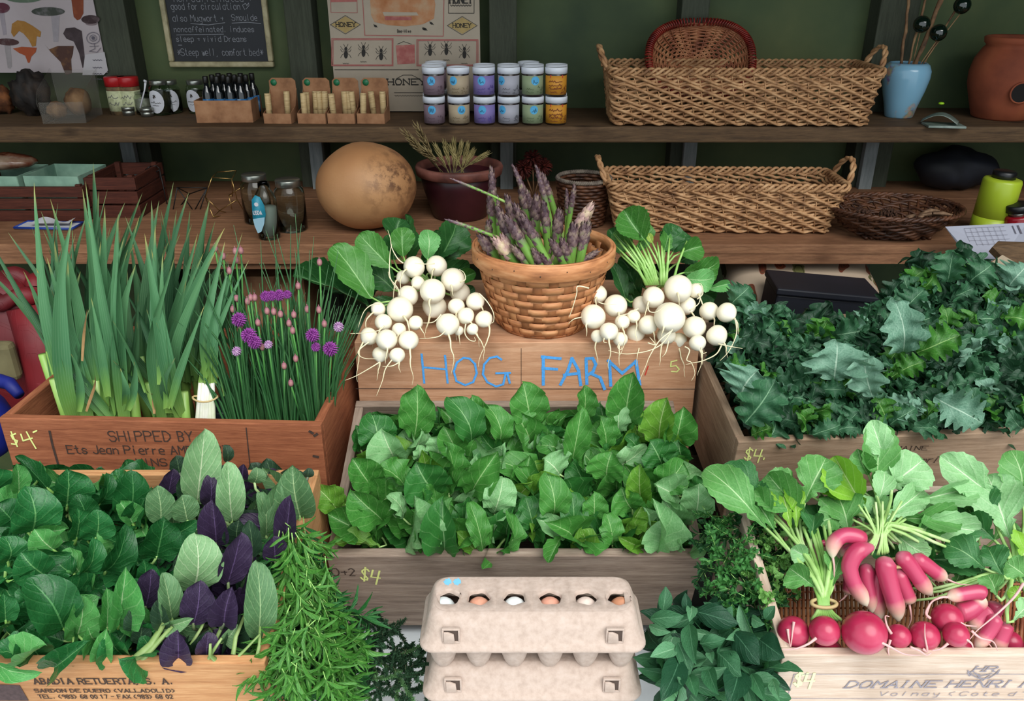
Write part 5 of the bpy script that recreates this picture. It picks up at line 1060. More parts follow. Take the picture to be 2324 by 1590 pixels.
tg.prism([(x, 0, z) for x, z in out_], (0, -.0012, 0)); m_tg = flat('teal_tag', '#1f7f96', .5, var=.2); T2 = tg.build('paper_tag', m_tg, t, loc=(-.012, -r - .003, .055)); 
g = MB(); g.add([(x, -.0018, z) for x, z in [(.015, .0), (.0125, -.014), (.004, -.032), (-.004, -.036), (-.009, -.02), (-.0108, -.004)]][::-1], [(0, 1, 2, 3, 4, 5)]); g.build('pale_lower_half', flat('pale_blue_tag', '#8fb4c4', .6), T2)
g = MB(); disc = [(.0005 + .0045 * cos(2 * pi * k / 14), -.0016, .028 + .0045 * sin(2 * pi * k / 14)) for k in range(14)]; g.add(disc, [tuple(range(14))]); write(g, 'USDA', (-.008, -.0014, .006), XA, ZA, .008, wr=.42, th=.0014); g.build('white_print', m_wl, T2)
# wire shapes
m_blw = flat('black_wire', '#0c0b0a', .5); m_gold = flat('gold_wire', '#b5935a', .25, metal=.9)
def wire(label, lines, y, r, mat, name):
    pts0 = P(*lines[0][0], y / (cp + .17 * sp)); mb = MB(); vs = [[PY(a, b, y + (c if len(q) > 2 else 0)) for q in l for (a, b, c) in [(q + (0,))[:3]]] for l in lines]; low = min(v.z for l in vs for v in l)
    o = thing(name, label, 'wire ornament', (vs[0][0].x, y, ZS2))
    for l in vs:
        for a, b in zip(l, l[1:]): mb.tube([a - o.location, b - o.location], r, 6)
    mb.build('wire_frame', mat, o); return o
wire('gold wire geometric candle holder standing behind the garlic tips', [[(466, 447), (481, 402), (526, 406), (538, 453), (498, 478), (466, 447)], [(526, 406, 0), (528, 445, .05), (519, 443, .05), (550, 424, .05)], [(519, 443, .05), (529, 486, .05), (560, 489, .05)], [(481, 402), (493, 390, .08), (537, 387, .08), (526, 406)], [(538, 453), (560, 489, .05)], [(498, 478), (529, 486, .05)], [(466, 447), (484, 492, -.04), (529, 486, .05)], [(498, 478), (484, 492, -.04)]], 1.95, .0011, m_gold, 'geometric_holder')
wire('black wire shape with triangular faces left of the gold one', [[(402, 425), (470, 426), (440, 480), (402, 425)], [(402, 425), (390, 493), (440, 480)], [(470, 426), (448, 495), (390, 493)], [(440, 480), (448, 495)], [(470, 426), (430, 440, .08), (402, 425)], [(430, 440, .08), (390, 493)]], 2.0, .0014, m_blw, 'geometric_holder')
wire('black wire cone of slim bars behind the scallion leaves', [[(330, 385), (345, 490)], [(350, 382), (362, 492)], [(362, 384), (385, 490)], [(330, 385), (340, 378), (355, 376), (364, 384), (350, 392), (330, 385)], [(345, 490), (362, 492), (385, 490), (370, 482, .08), (345, 490)], [(362, 384), (370, 482, .08)]], 2.05, .0014, m_blw, 'wire_basket')
# left slatted crates, mint boxes, package
w_dk = wpair('dark_red_crate', '#2c1510', '#4a241a', '#5f3224', 4, False); m_mint = mottled('mint_card', ['#5f8070', '#7fa08c', '#94b29e'], 12, .8, .05)
def slat(label, x0, x1, yb, D, H, n):
    a, b = PZ(x0, yb, ZS2), PZ(x1, yb, ZS2); t = thing('slatted_crate', label, 'crate', ((a.x + b.x) / 2, a.y + D / 2, ZS2)); w = b.x - a.x; h = H / n
    for k in range(n):
        for s_ in (-1, 1): MB().box((0, s_ * (D / 2 - .004), h * (k + .45)), (w, .008, h * .86)).build('slat', w_dk[0], t, False, bevel=.001)
        for s_ in (-1, 1): MB().box((s_ * (w / 2 - .004), 0, h * (k + .45)), (.008, D - .0165, h * .86)).build('slat', w_dk[1], t, False, bevel=.001)
    for s_ in (-1, 1):
        for u in (-1, 1): MB().box((s_ * (w / 2 - .014), u * (D / 2 - .014), H / 2), (.012, .012, H)).build('corner_post', w_dk[0], t, False)
    MB().box((0, 0, .004), (w - .018, D - .018, .006)).build('base', w_dk[0], t, False); return t, w
c1, w1 = slat('dark red slatted crate with mint boxes inside at the left of the lower shelf', -80, 203, 502, .17, .085, 3)
c2, w2 = slat('darker red-brown slatted crate beside the mint filled one', 208, 322, 494, .17, .10, 3)
def mint(label, cx, cy, w, d, h, z):
    t = thing('mint_box', label, 'box', (cx, cy, z), (0, 0, R(-3)))
    MB().box((0, 0, .001), (w, d, .002)).build('base', m_mint, t, False)
    for s_ in (-1, 1): MB().box((s_ * w / 2, 0, h / 2), (.002, d, h)).build('side_panel', m_mint, t, False); MB().box((0, s_ * d / 2, h / 2), (w, .002, h)).build('end_panel', m_mint, t, False)
    return t
mint('mint green card box at the right inside the slatted crate', c1.location.x + .072, c1.location.y, .13, .13, .095, ZS2 + .0075); mint('mint green card box at the left inside the slatted crate', c1.location.x - .070, c1.location.y, .13, .13, .095, ZS2 + .0075)
m_pkg = NT('shiny_film'); no = m_pkg.noise(12, detail=4); m_pkg.l(m_pkg.ramp(no, ['#2a130d', '#5a2e1e', '#8a7a68'], [.35, .5, .7]), m_pkg.b.inputs[0]); m_pkg.b.inputs['Roughness'].default_value = .12; m_pkg.bump(no, .6, .004); m_pkg = m_pkg.m
lump('shiny brown plastic packet lying on top of the mint boxes', (c1.location.x - .06, c1.location.y - .01, ZS2 + .0075 + .095 + .023), .055, m_pkg, 'plastic_packet', (1.3, .8, .34), .07, 14, 2, 'packet')
# enamel tray with blue edge
p = PZ(98, 524, ZS2); t = thing('enamel_tray', 'white tray with a blue edge at the front of the lower shelf', 'tray', (p.x, p.y + .03, ZS2), (0, 0, R(-4)))
MB().box((0, 0, .003), (.135, .05, .004)).build('tray_plate', m_wl, t, False, bevel=.001); mb = MB(); pts_ = [(-.068, -.026), (.068, -.026), (.068, .026), (-.068, .026), (-.068, -.026)]; mb.tube([(a, b, .005) for a, b in pts_], .0028, 8); mb.build('blue_edge', flat('cobalt_edge', '#1c3a8a', .3), t)
tag(MB().grid(lambda u, v: V((.09 * (v - .5), .035 * (u - .5), .006 + .006 * sin(v * 7) * u)), 6, 14).build('crumpled_paper', m_wl, loc=(p.x + .01, p.y + .03, ZS2 + .008)), 'scrap of crumpled white paper on the blue-edged tray', 'paper')
# right: dark twig bowl
p = PZ(2060, 560, ZS2); bcx = V((p.x, p.y + .098, ZS2)); t = thing('twig_bowl', 'shallow dark brown twig bowl at the right of the lower shelf', 'bowl', bcx); mb = MB()
for k in range(9):
    q = k / 8; r_ = .068 + .062 * q ** .7; z = .005 + .052 * q; mb.tube([((r_ + .003 * sin(9 * a + k)) * cos(a) * 1.08, (r_ + .003 * sin(9 * a + k)) * sin(a) * .82, z + .003 * sin(13 * a + 2 * k)) for a in [2 * pi * i / 90 for i in range(91)]], .0038, 5, cap=False)
for i in range(40): a = 2 * pi * i / 40; mb.tube([(.066 * cos(a) * 1.08, .066 * sin(a) * .82, .004), (.10 * cos(a + .25) * 1.08, .10 * sin(a + .25) * .82, .025), (.132 * cos(a + .4) * 1.08, .132 * sin(a + .4) * .82, .06)], .0028, 5)
for i in range(12): mb.tube([(-.07 + .0127 * i, -.05, .004), (-.07 + .0127 * i, .05, .004)], .004, 5)
mb.build('twig_weave', m_wick_d, t); mb = MB(); [mb.tube([((.134 + .003 * cos(30 * a + f_)) * cos(a) * 1.08, (.134 + .003 * cos(30 * a + f_)) * sin(a) * .82, .062 + .003 * sin(30 * a + f_)) for a in [2 * pi * i / 140 for i in range(141)]], .004, 5, cap=False) for f_ in (0, pi)]; mb.build('rim', m_wick_d, t)
m_bark = mottled('pale_bark', ['#4a3426', '#7a5e48', '#a08468'], 40, .8, .5)
for i in range(9):
    a = rnd(-.3, .9); o = MB().tube([(0, 0, 0), (.02, .004, .002), (.045, .002, 0)], [.005, .008, .003], 7, flat=.6).build('bark_piece', m_bark, None, loc=(bcx.x + .015 + .008 * i, bcx.y - .02 + .008 * (i % 4), ZS2 + .020 + .004 * i), rot=(rnd(-.3, .3), rnd(-.2, .2), a)); tag(o, 'pale curled piece of bark in the dark twig bowl', 'bark piece', 'bark pieces in the twig bowl')
m_cone = mottled('pine_cone', ['#2a1810', '#4a2e1e', '#6b4a30'], 50, .8, .2)
for (dx, dy, nm) in ((-.06, .045, 'left back'), (-.035, -.005, 'left front'), (-.005, .05, 'middle back')):
    mb = MB()
    for i in range(60):
        q = i / 60; a = i * 2.4; rr = .018 * sin(pi * (q * .9 + .08)) ** .7; c = V((rr * .6 * cos(a), rr * .6 * sin(a), .04 * q)); e = V((cos(a), sin(a), .3)); mb.tube([c, c + e * rr * .6], [.003, .0042], 5, flat=.4)
    o = mb.build('pine_cone', m_cone, None, loc=(bcx.x + dx, bcx.y + dy * .8, ZS2 + .022), rot=(R(60), R(20 * dx * 30), rnd(0, 3))); tag(o, 'brown pine cone lying in the dark twig bowl, ' + nm, 'pine cone')
# black bag, bottles, papers
m_bag = mottled('black_cloth', ['#07080c', '#101219', '#1c1f29'], 9, .7, .5)
p = PZ(2170, 450, ZS2); lump('black cloth bag slumped behind the twig bowl', (p.x + .03, 2.20, ZS2 + .056), .078, m_bag, 'cloth_bag', (1.45, .8, .72), .12, 9, 4, 'bag')
def bottle(label, base, top, r, prof, mats):
    d = (V(top) - V(base)); q = d.to_track_quat('Z', 'Y').to_euler(); t = thing('drink_bottle', label, 'bottle', base, q); L = d.length
    for nm, pr_, m_ in prof: MB().lathe([(a * r, b * L) for a, b in pr_], 32).build(nm, mats[m_], t)
    return t
m_lime = flat('lime_paint', '#a3b82e', .35); m_wh = flat('frosted_white', '#a9acb4', .5, var=.1); m_blkp = flat('black_plastic', '#0e0f12', .4); m_redp = flat('red_enamel', '#86101c', .25)
yb = 1.80; b0, b1 = PY(2240, 530, yb), PY(2278, 402, yb); b0.z = ZS2 + .003; rB = 41 / F * tdep(b1)
bt_ = bottle('tall lime green bottle tilted to the right beside the paper sheet', b0, b1, rB, [('body', [(0, .30), (1.0, .30), (1.0, .93), (.95, .97), (.8, .985), (0, .985)], 0), ('lower_body', [(0, 0), (.95, 0), (1, .02), (1.0, .30), (0, .30)], 0), ('lid', [(0, .975), (.6, .975), (.6, 1.1), (.5, 1.12), (0, 1.12)], 2)], [m_lime, m_wh, m_blkp])
g = MB(); d = MB(); L_ = (b1 - b0).length; d.grid(lambda u, v: (rB * 1.2 * (v - .5), 0, L_ * (.22 + .36 * u)), 3, 10); wrap(d, g, rB + .0006, -pi / 2 - .1); lb_ = g.build('white_label', m_wh, bt_)
g = MB(); s_ = MB(); strokes(s_, [[(-.006, L_ * .62), (.006, L_ * .70)], [(.006, L_ * .62), (-.006, L_ * .70)], [(-.006, L_ * .70), (0, L_ * .73), (.006, L_ * .70)], [(-.004, L_ * .62), (0, L_ * .60), (.004, L_ * .62)]], (0, 0, 0), XA, ZA, .0016); wrap(s_, g, rB + .001, -pi / 2 - .1); g.build('pale_emblem', flat('pale_lime_print', '#c2cc7c', .5), bt_)
b0, b1 = PY(2305, 540, 1.76), PY(2310, 462, 1.76); b0.z = ZS2 + .002; bottle('red bottle with black top at the right edge of the lower shelf', b0, b1, 27 / F * tdep(b1), [('body', [(0, 0), (.95, 0), (1, .03), (1, .62), (.9, .68), (0, .68)], 0), ('steel_collar', [(0, .68), (.7, .68), (.7, .80), (0, .80)], 1), ('lid', [(0, .79), (.95, .79), (.95, .98), (.85, 1), (0, 1)], 2)], [m_redp, m_met, m_blkp])
def sheet(px4, ys, label, mat, name, cat, th=.0008):
    pts = [PY(a, b, y) for (a, b), y in zip(px4, ys)]; c = sum(pts, V()) / len(pts); n = (pts[1] - pts[0]).cross(pts[-1] - pts[0]).normalized() * th; o = MB().prism([q - c for q in pts], n).build(name, mat, None, smooth=False, loc=c); return tag(o, label, cat), c, pts
m_sh = flat('form_paper', '#a4a6b4', .8, var=.02)
o, c, pts = sheet([(2145, 514), (2330, 505), (2330, 560), (2285, 572), (2225, 606), (2190, 575)], [1.66, 1.66, 1.60, 1.60, 1.56, 1.60], 'white printed form sheet propped at the right behind the kale', m_sh, 'paper_form', 'paper', .0012)
ux = (pts[1] - pts[0]).normalized(); uy = (pts[5] - pts[0]); uy = (uy - ux * uy.dot(ux)).normalized(); g = MB(); O = pts[0] - c
def sl(a, b, th=.0008): strokes(g, [[a, b]], O - ux.cross(-uy) * 0, ux, -uy, th, lift=.0014)
for i in range(7): sl((.036 + .012 * i, -.008), (.036 + .012 * i, -.055), .0005)
for i in range(5): sl((.036, -.008 - .011 * i), (.118, -.008 - .011 * i), .0005)
for x in (.135, .146): sl((x, -.008), (x, -.028), .0035 if x > .14 else .002)
write(g, 'CLASSES', O + ux * .163 - (-uy) * .004 + ux.cross(-uy).normalized() * .0008, (uy), (ux), .010, wr=.5, th=.0018); g.build('form_print', m_pr, o)
sheet([(2252, 560), (2265, 547), (2340, 549), (2340, 618), (2300, 598), (2272, 580)], [1.52, 1.54, 1.54, 1.50, 1.50, 1.50], 'grey-brown weathered board end jutting in at the right edge', w_sh1, 'board_end', 'board', .012)
sheet([(2240, 602), (2275, 578), (2335, 612), (2335, 640), (2260, 640)], [1.46, 1.48, 1.46, 1.44, 1.44], 'pale cardboard scrap above the kale at the right edge', flat('pale_card', '#9a8a74', .85, var=.1), 'cardboard_scrap', 'cardboard', .002)
sheet([(2225, 604), (2245, 598), (2256, 606), (2236, 616)], [1.45, 1.45, 1.44, 1.44], 'small orange card corner above the kale', flat('orange_card', '#b8862c', .7), 'orange_card', 'card', .001)
# under the lower shelf: cushion, navy box, dark bag, card box
cm = NT('floral_cloth'); tc = cm.n('ShaderNodeTexCoord'); v1 = cm.n('ShaderNodeTexVoronoi'); v1.inputs['Scale'].default_value = 21; mp = cm.n('ShaderNodeMapping'); mp.inputs['Scale'].default_value = (1, .6, 1.3); mp.inputs['Rotation'].default_value = (0, .6, .4); cm.l(tc.outputs['Object'], mp.inputs[0]); n_ = cm.noise(9, detail=2)
vm = cm.n('ShaderNodeVectorMath', operation='ADD'); cm.l(mp.outputs[0], vm.inputs[0]); sv = cm.n('ShaderNodeVectorMath', operation='SCALE'); sv.inputs[3].default_value = .12
tn = cm.n('ShaderNodeTexNoise'); tn.inputs['Scale'].default_value = 9; cm.l(tc.outputs['Object'], tn.inputs['Vector']); cm.l(tn.outputs['Color'], sv.inputs[0]); cm.l(sv.outputs[0], vm.inputs[1]); cm.l(vm.outputs[0], v1.inputs['Vector'])
leafmask = cm.math('LESS_THAN', v1.outputs['Distance'], .34); colr = cm.ramp(cm.n('ShaderNodeSeparateColor').outputs[0] if False else v1.outputs['Color'], ['#5a5630', '#7a3a24', '#a04a2c', '#6b6a3a'], [.2, .45, .6, .8]); r_ = [n for n in cm.t.nodes if n.type == 'VALTORGB'][-1]; r_.color_ramp.interpolation = 'CONSTANT'
w_ = cm.math('LESS_THAN', cm.math('ABSOLUTE', cm.math('SUBTRACT', cm.math('FRACT', cm.math('MULTIPLY', v1.outputs['Distance'], 9)), .5)), .12)
cc = cm.mix(leafmask, hexc('#b09c86'), cm.mix(w_, colr, hexc('#3f3a20'))); cm.l(cc, cm.b.inputs[0]); cm.b.inputs['Roughness'].default_value = .9
p = PY(1815, 640, 1.78); mb = MB()
def cushf(u, v):
    a = 2 * pi * v; b = pi * (u - .5); sx_ = (abs(cos(a)) ** .35) * (1 if cos(a) > 0 else -1); sy_ = (abs(sin(a)) ** .35) * (1 if sin(a) > 0 else -1); return V((.168 * sx_ * cos(b) ** .35, .13 * sy_ * cos(b) ** .35, .055 * sin(b)))
mb.grid(cushf, 24, 60); o = mb.build('seat_cushion', cm.m, None, loc=(p.x, p.y + .02, p.z - .0), rot=(R(14), R(2), R(-3))); tag(o, 'floral patterned cushion with orange and olive leaves under the lower shelf', 'cushion'); ZC = p.z - .02
m_nav = flat('navy_cloth', '#11141f', .6, var=.3, scale=8); p = PY(1860, 748, 1.56); o = thing('cash_box', 'dark navy box with a round metal clasp before the floral cushion', 'box', (p.x, p.y, p.z), (0, R(4), R(-4)))
MB().box((0, .05, .035), (.205, .11, .07)).build('body', m_nav, o, False, bevel=.004); MB().box((0, .048, .078), (.212, .118, .014)).build('lid', m_nav, o, False, bevel=.003); MB().lathe([(0, 0), (.006, 0), (.0065, .004), (.004, .006), (0, .0065)], 18).build('clasp', m_met, o, loc=(.001, -.0055, .062), rot=(R(90), 0, 0))
tag(MB().box((0, 0, 0), (1.0, .42, .56)).build('storage_box', m_dark, loc=(.60, 1.80, .28), smooth=False, bevel=.004), 'dark box standing on the floor carrying the cushion and navy box', 'box')
p = PY(2085, 640, 1.72); lump('black netted bag under the shelf end right of the cushion', (p.x, 1.72, .63), .062, mottled('netting', ['#0c0d11', '#1c1f26', '#3a3e46'], 70, .7, .5), 'netted_bag', (1, .9, 1.1), .06, 12, 7, 'bag')
t = thing('open_carton', 'tan cardboard box behind the chives under the lower shelf', 'box', (PY(625, 640, 1.9).x, 1.95, 0)); 
MB().box((0, 0, .46), (.15, .14, .92)).build('body', m_card, t, False); MB().box((.035, -.09, .91), (.06, .05, .003), rot=Euler((R(25), 0, 0)).to_matrix()).build('flap', m_card, t, False)
# red quilted jacket, tan cloth, blue bag at the left
m_rj = NT('red_quilt'); no = m_rj.noise(5, detail=3); m_rj.l(m_rj.ramp(no, ['#450c12', '#6e121a', '#861a22'], [.3, .5, .7]), m_rj.b.inputs[0]); m_rj.b.inputs['Roughness'].default_value = .6
tcx = m_rj.n('ShaderNodeTexCoord'); w1_ = m_rj.n('ShaderNodeTexBrick'); w1_.inputs['Scale'].default_value = 22; w1_.inputs['Mortar Size'].default_value = .03; m_rj.l(tcx.outputs['Object'], w1_.inputs[0]); m_rj.bump(w1_.outputs['Fac'], .5, .004); m_rj = m_rj.m
rj = thing('red_jacket', 'red quilted jacket slumped beyond the left crate', 'jacket', (PY(52, 800, 1.62).x, 1.62, PY(52, 800, 1.62).z - .09))
mb = MB(); mb.ball((0, 0, .09), .15, 48, sq=(.75, .55, 1.15)); mb.v = [tuple(V(v) * (1 + .05 * sin(18 * v[0] + 9 * v[2]) + .04 * sin(25 * v[2] - 11 * v[0]))) for v in mb.v]; mb.build('body', m_rj, rj)
mb = MB(); mb.tube([(.02 + .055 * cos(a), -.02 + .035 * sin(a), .245 + .012 * sin(a * 1) + .006 * sin(5 * a)) for a in [2 * pi * i / 40 for i in range(41)]], [.017 + .003 * sin(7 * i) for i in range(41)], 12, cap=False); mb.build('collar', m_rj, rj)
mb = MB(); mb.tube([(.075, -.05, .22), (.095, -.07, .12), (.10, -.08, .0), (.09, -.08, -.14)], [.045, .05, .052, .045], 18); mb.build('sleeve', m_rj, rj)
o = tag(MB().box((0, 0, 0), (.05, .03, .085)).build('tan_bag', mottled('khaki_cloth', ['#4a4530', '#6b6446', '#7f7856'], 8, .9, .3), loc=PY(12, 818, 1.50), smooth=False, bevel=.012), 'khaki cloth panel in front of the red jacket', 'cloth')
mb = MB(); mb.tube([PY(-40, 858, 1.44), PY(0, 864, 1.44), PY(22, 870, 1.43), PY(44, 896, 1.41)], [.014, .014, .013, .010], 12); bb = mb.build('blue_bag', flat('royal_blue_cloth', '#101e78', .6, var=.25, scale=9), None); 
tag(bb, 'royal blue rolled strap left of the red-brown crate', 'strap')
lump('royal blue bag low at the far left edge', PY(-42, 960, 1.30), .07, MATS['royal_blue_cloth'], 'blue_bag', (.8, .7, 1.1), .05, 10, 3, 'bag')
# ================================================================ GREENS IN THE CRATES
class Bunches:
    """several bunches of one vegetable: every leaf goes to the bunch whose root is nearest in the picture"""
    def __init__(s, name, cat, group, anchors, tf, dz, labels):
        s.a = []; s.tf = tf
        for (px, py), lb in zip(anchors, labels):
            p = P(px, py, tf(py) + dz); s.a.append(((px, py), thing(name, lb, cat, p, group=group)))
    def near(s, px, py): return min(s.a, key=lambda q: (q[0][0] - px) ** 2 + (1.4 * (q[0][1] - py)) ** 2)
    def hero(s, key, b, t, w, tone='a', roll=0, lean=.012, stem=None, sr=.002, dt=0, off=(0, 0)):
        an, T = s.near(*b); B = P(b[0], b[1], s.tf(b[1]) + dt); up = PY(t[0], t[1], B.y - (lean if t[1] < b[1] else .04)); tt = tdep(up)
        lim = .38 * sqrt((t[0] - b[0]) ** 2 + (t[1] - b[1]) ** 2) / F * tdep(B); tt = tdep(B) + max(-lim, min(lim, tt - tdep(B)))
        return hero(T, key, b, t, w, tdep(B), tt, tone, roll, stem=(T.location + V((0, 0, .01))) if stem else None, stem_r=sr, stem_m=stem)
    def field(s, key, poly, step, L, Wd, tones, dt=0, jit=.5, up=.5, seed=1, stem=None, sr=.0015, avoid=None, tilt=.6, upa=0.0):
        rs = random.Random(seed); xs_ = [p[0] for p in poly]; ys_ = [p[1] for p in poly]; y = min(ys_); n = 0
        while y < max(ys_):
            x = min(xs_) + rs.uniform(0, step)
            while x < max(xs_):
                px, py = x + rs.uniform(-jit, jit) * step, y + rs.uniform(-jit, jit) * step; x += step
                ins = False
                for (x1, y1), (x2, y2) in zip(poly, poly[1:] + poly[:1]):
                    if (y1 > py) != (y2 > py) and px < (x2 - x1) * (py - y1) / (y2 - y1) + x1: ins = not ins
                if not ins: continue
                an, T = s.near(px, py); t = s.tf(py) + dt + rs.uniform(-.012, .012); c = P(px, py, t); rad = V((px - an[0], 0, -(py - an[1]))); rad = rad / 120
                d = V((rad.x * .9 + rs.gauss(0, .45), rs.uniform(-.5, .1), up + rad.z * .6 + rs.gauss(0, .3))).normalized()
                l = rs.uniform(*L) / F * t; w = rs.uniform(*Wd) / F * t; nrm = (CAMP - c).normalized() + V((rs.gauss(0, tilt), rs.gauss(0, tilt) * .5, rs.gauss(0, tilt) + upa))
                put_leaf(T, key, rs.choice(tones), c - d * l * .5, c + d * l * .5, w, nrm, stem_to=(T.location + V((rs.uniform(-.01, .01), 0, .0))) if stem else None, stem_r=sr, stem_m=stem, rs=rs); n += 1
            y += step * .9
        return n
def cv(lst, ox, oy, sc): return [((ox + b[0] / sc, oy + b[1] / sc), (ox + t[0] / sc, oy + t[1] / sc), w / sc, tone, roll) for (b, t, w, tone, roll) in lst]
def grid_labels(what, cols, rows_, tail=''):
    return ['%s, %s, %s%s' % (what, r_, c_, tail) for r_ in rows_ for c_ in cols]
# ---------------- arugula
tA = lambda py: 1.09 + (1262 - py) / 354 * .21
xs5 = ['at the left end', 'left of the middle', 'in the middle', 'right of the middle', 'at the right end']
anc = [(x, y) for y, x0, x1 in ((985, 855, 1510), (1095, 830, 1530), (1205, 800, 1550)) for x in [x0 + (x1 - x0) * i / 4 for i in range(5)]]
AR = Bunches('arugula_bunch', 'arugula', 'arugula bunches in the middle crate', anc, tA, .07, ['broad green arugula leaves, %s, %s' % (r_, c_) for r_ in ('back row against the rear board', 'middle row of the crate', 'front row behind the front rail') for c_ in xs5])
polyA = [(865, 960), (1525, 955), (1565, 1230), (810, 1235)]
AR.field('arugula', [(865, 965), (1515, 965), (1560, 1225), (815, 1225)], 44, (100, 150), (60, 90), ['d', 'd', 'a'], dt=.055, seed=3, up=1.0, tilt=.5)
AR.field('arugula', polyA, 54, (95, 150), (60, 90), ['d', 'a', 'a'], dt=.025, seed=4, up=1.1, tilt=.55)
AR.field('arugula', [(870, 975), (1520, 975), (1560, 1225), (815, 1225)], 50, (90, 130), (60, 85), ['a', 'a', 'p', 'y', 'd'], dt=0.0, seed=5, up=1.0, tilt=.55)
hA = cv([((845, 560), (870, 120), 290, 'a', 0), ((690, 720), (590, 470), 300, 'p', 0), ((1300, 600), (1120, 215), 270, 'd', 10), ((1400, 560), (1310, 210), 240, 'a', -10), ((1520, 600), (1430, 270), 200, 'a', 15), ((1350, 520), (1400, 360), 130, 'p', 20), ((560, 600), (500, 340), 300, 'd', -10), ((420, 640), (380, 440), 200, 'd', 15),
 ((530, 960), (350, 700), 260, 'a', 10), ((600, 1210), (340, 960), 280, 'a', 0), ((480, 1300), (150, 1150), 260, 'a', 0), ((250, 1150), (60, 930), 210, 'y', 0), ((300, 1080), (120, 960), 150, 'y', 10), ((580, 1420), (190, 1400), 120, 'y', 45), ((760, 1460), (850, 1000), 150, 'p', 50), ((760, 1190), (640, 1000), 150, 'p', 35),
 ((1090, 1460), (1080, 1020), 290, 'd', 0), ((1400, 1460), (1290, 1060), 190, 'a', 10), ((1490, 1150), (1560, 860), 270, 'p', 5), ((1480, 1460), (1600, 1130), 120, 'a', 50), ((1040, 1000), (860, 730), 380, 'd', 0), ((1130, 1000), (1110, 580), 130, 'a', 45), ((820, 1000), (560, 770), 170, 'a', 45), ((1180, 660), (1090, 450), 220, 'a', 10), ((1300, 1000), (1520, 650), 260, 'a', 0),
 ((620, 760), (440, 720), 120, 'p', 20), ((870, 730), (890, 600), 120, 'p', 20), ((1030, 710), (1060, 520), 170, 'p', -20), ((930, 1450), (900, 1180), 190, 'a', 15), ((1350, 1460), (1190, 1300), 140, 'y', 0), ((760, 980), (620, 860), 170, 'a', 20)], 700, 840, 3.534)
hA += cv([((200, 460), (130, 100), 310, 'a', 0), ((150, 490), (50, 340), 270, 'a', 10), ((600, 420), (620, 120), 160, 'a', 20), ((520, 760), (600, 300), 210, 'a', 0), ((950, 480), (1020, 10), 290, 'a', 0), ((890, 520), (880, 260), 190, 'p', 10), ((1220, 600), (1290, 215), 270, 'y', -5), ((1360, 600), (1420, 290), 250, 'a', 5), ((800, 640), (750, 370), 180, 'a', 20), ((800, 880), (850, 640), 290, 'a', 0),
 ((1080, 1070), (1070, 745), 200, 'y', 0), ((370, 1170), (320, 820), 260, 'a', 0), ((430, 840), (300, 710), 300, 'p', 10), ((540, 1310), (520, 980), 230, 'd', 5), ((700, 1200), (700, 980), 210, 'a', 0), ((1200, 920), (1420, 730), 280, 'a', 0), ((560, 1360), (860, 1290), 150, 'a', 20), ((440, 1330), (330, 1545), 110, 'a', 20), ((520, 1330), (230, 1180), 170, 'p', 0), ((1300, 1410), (1280, 1190), 320, 'p', 0),
 ((1500, 1190), (1540, 910), 270, 'p', 0), ((1180, 1460), (1190, 1040), 130, 'p', 45), ((1440, 1250), (1250, 1020), 220, 'p', 0), ((1440, 1475), (1635, 1290), 90, 'p', 20), ((1110, 1430), (890, 1330), 110, 'y', 0), ((1380, 1010), (1180, 910), 260, 'p', 10), ((440, 650), (240, 600), 180, 'a', 0), ((470, 700), (410, 560), 140, 'p', 30), ((1250, 760), (1150, 570), 300, 'd', 0), ((1010, 1120), (920, 930), 270, 'a', 0), ((1040, 640), (950, 530), 120, 'd', 30), ((950, 1280), (1090, 1070), 140, 'y', 20),
 ((230, 1300), (150, 1020), 260, 'd', 0), ((850, 1400), (800, 1150), 200, 'a', 10), ((1400, 700), (1380, 560), 240, 'd', 0), ((380, 560), (300, 440), 220, 'd', 0), ((1440, 1000), (1600, 870), 200, 'd', 10)], 1150, 840, 3.534)
for (b, t, w, tone, roll) in hA: AR.hero('arugula', b, t, w, tone, roll, dt=-.02 if b[1] < 1190 or t[1] > b[1] else .008, lean=.03, stem=m_stw, sr=.0016)

# ---------------- tatsoi and purple greens in the lower left crate
tL = lambda py: .857 + (1505 - py) / 440 * .243
anc = [(x, y) for y in (1160, 1290, 1420) for x in (40, 165, 290)]
TA = Bunches('tatsoi_bunch', 'tatsoi', 'dark green tatsoi rosettes in the lower left crate', anc, tL, .05, ['dark green spoon-leaved rosette, %s, %s' % (r_, c_) for r_ in ('back row of the lower left crate', 'middle row of the lower left crate', 'front row behind the printed board') for c_ in ('at the picture edge', 'second from the edge', 'next to the purple leaves')])
pT = [(-110, 1085), (330, 1085), (400, 1150), (350, 1495), (-110, 1495)]
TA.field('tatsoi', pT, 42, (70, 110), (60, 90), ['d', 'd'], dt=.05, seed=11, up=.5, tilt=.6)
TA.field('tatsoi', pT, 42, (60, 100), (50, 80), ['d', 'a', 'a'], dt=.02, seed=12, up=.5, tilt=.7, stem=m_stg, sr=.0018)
TA.field('tatsoi', pT, 60, (60, 90), (50, 75), ['a', 'a', 'p'], dt=-.005, seed=13, up=.6, tilt=.6)
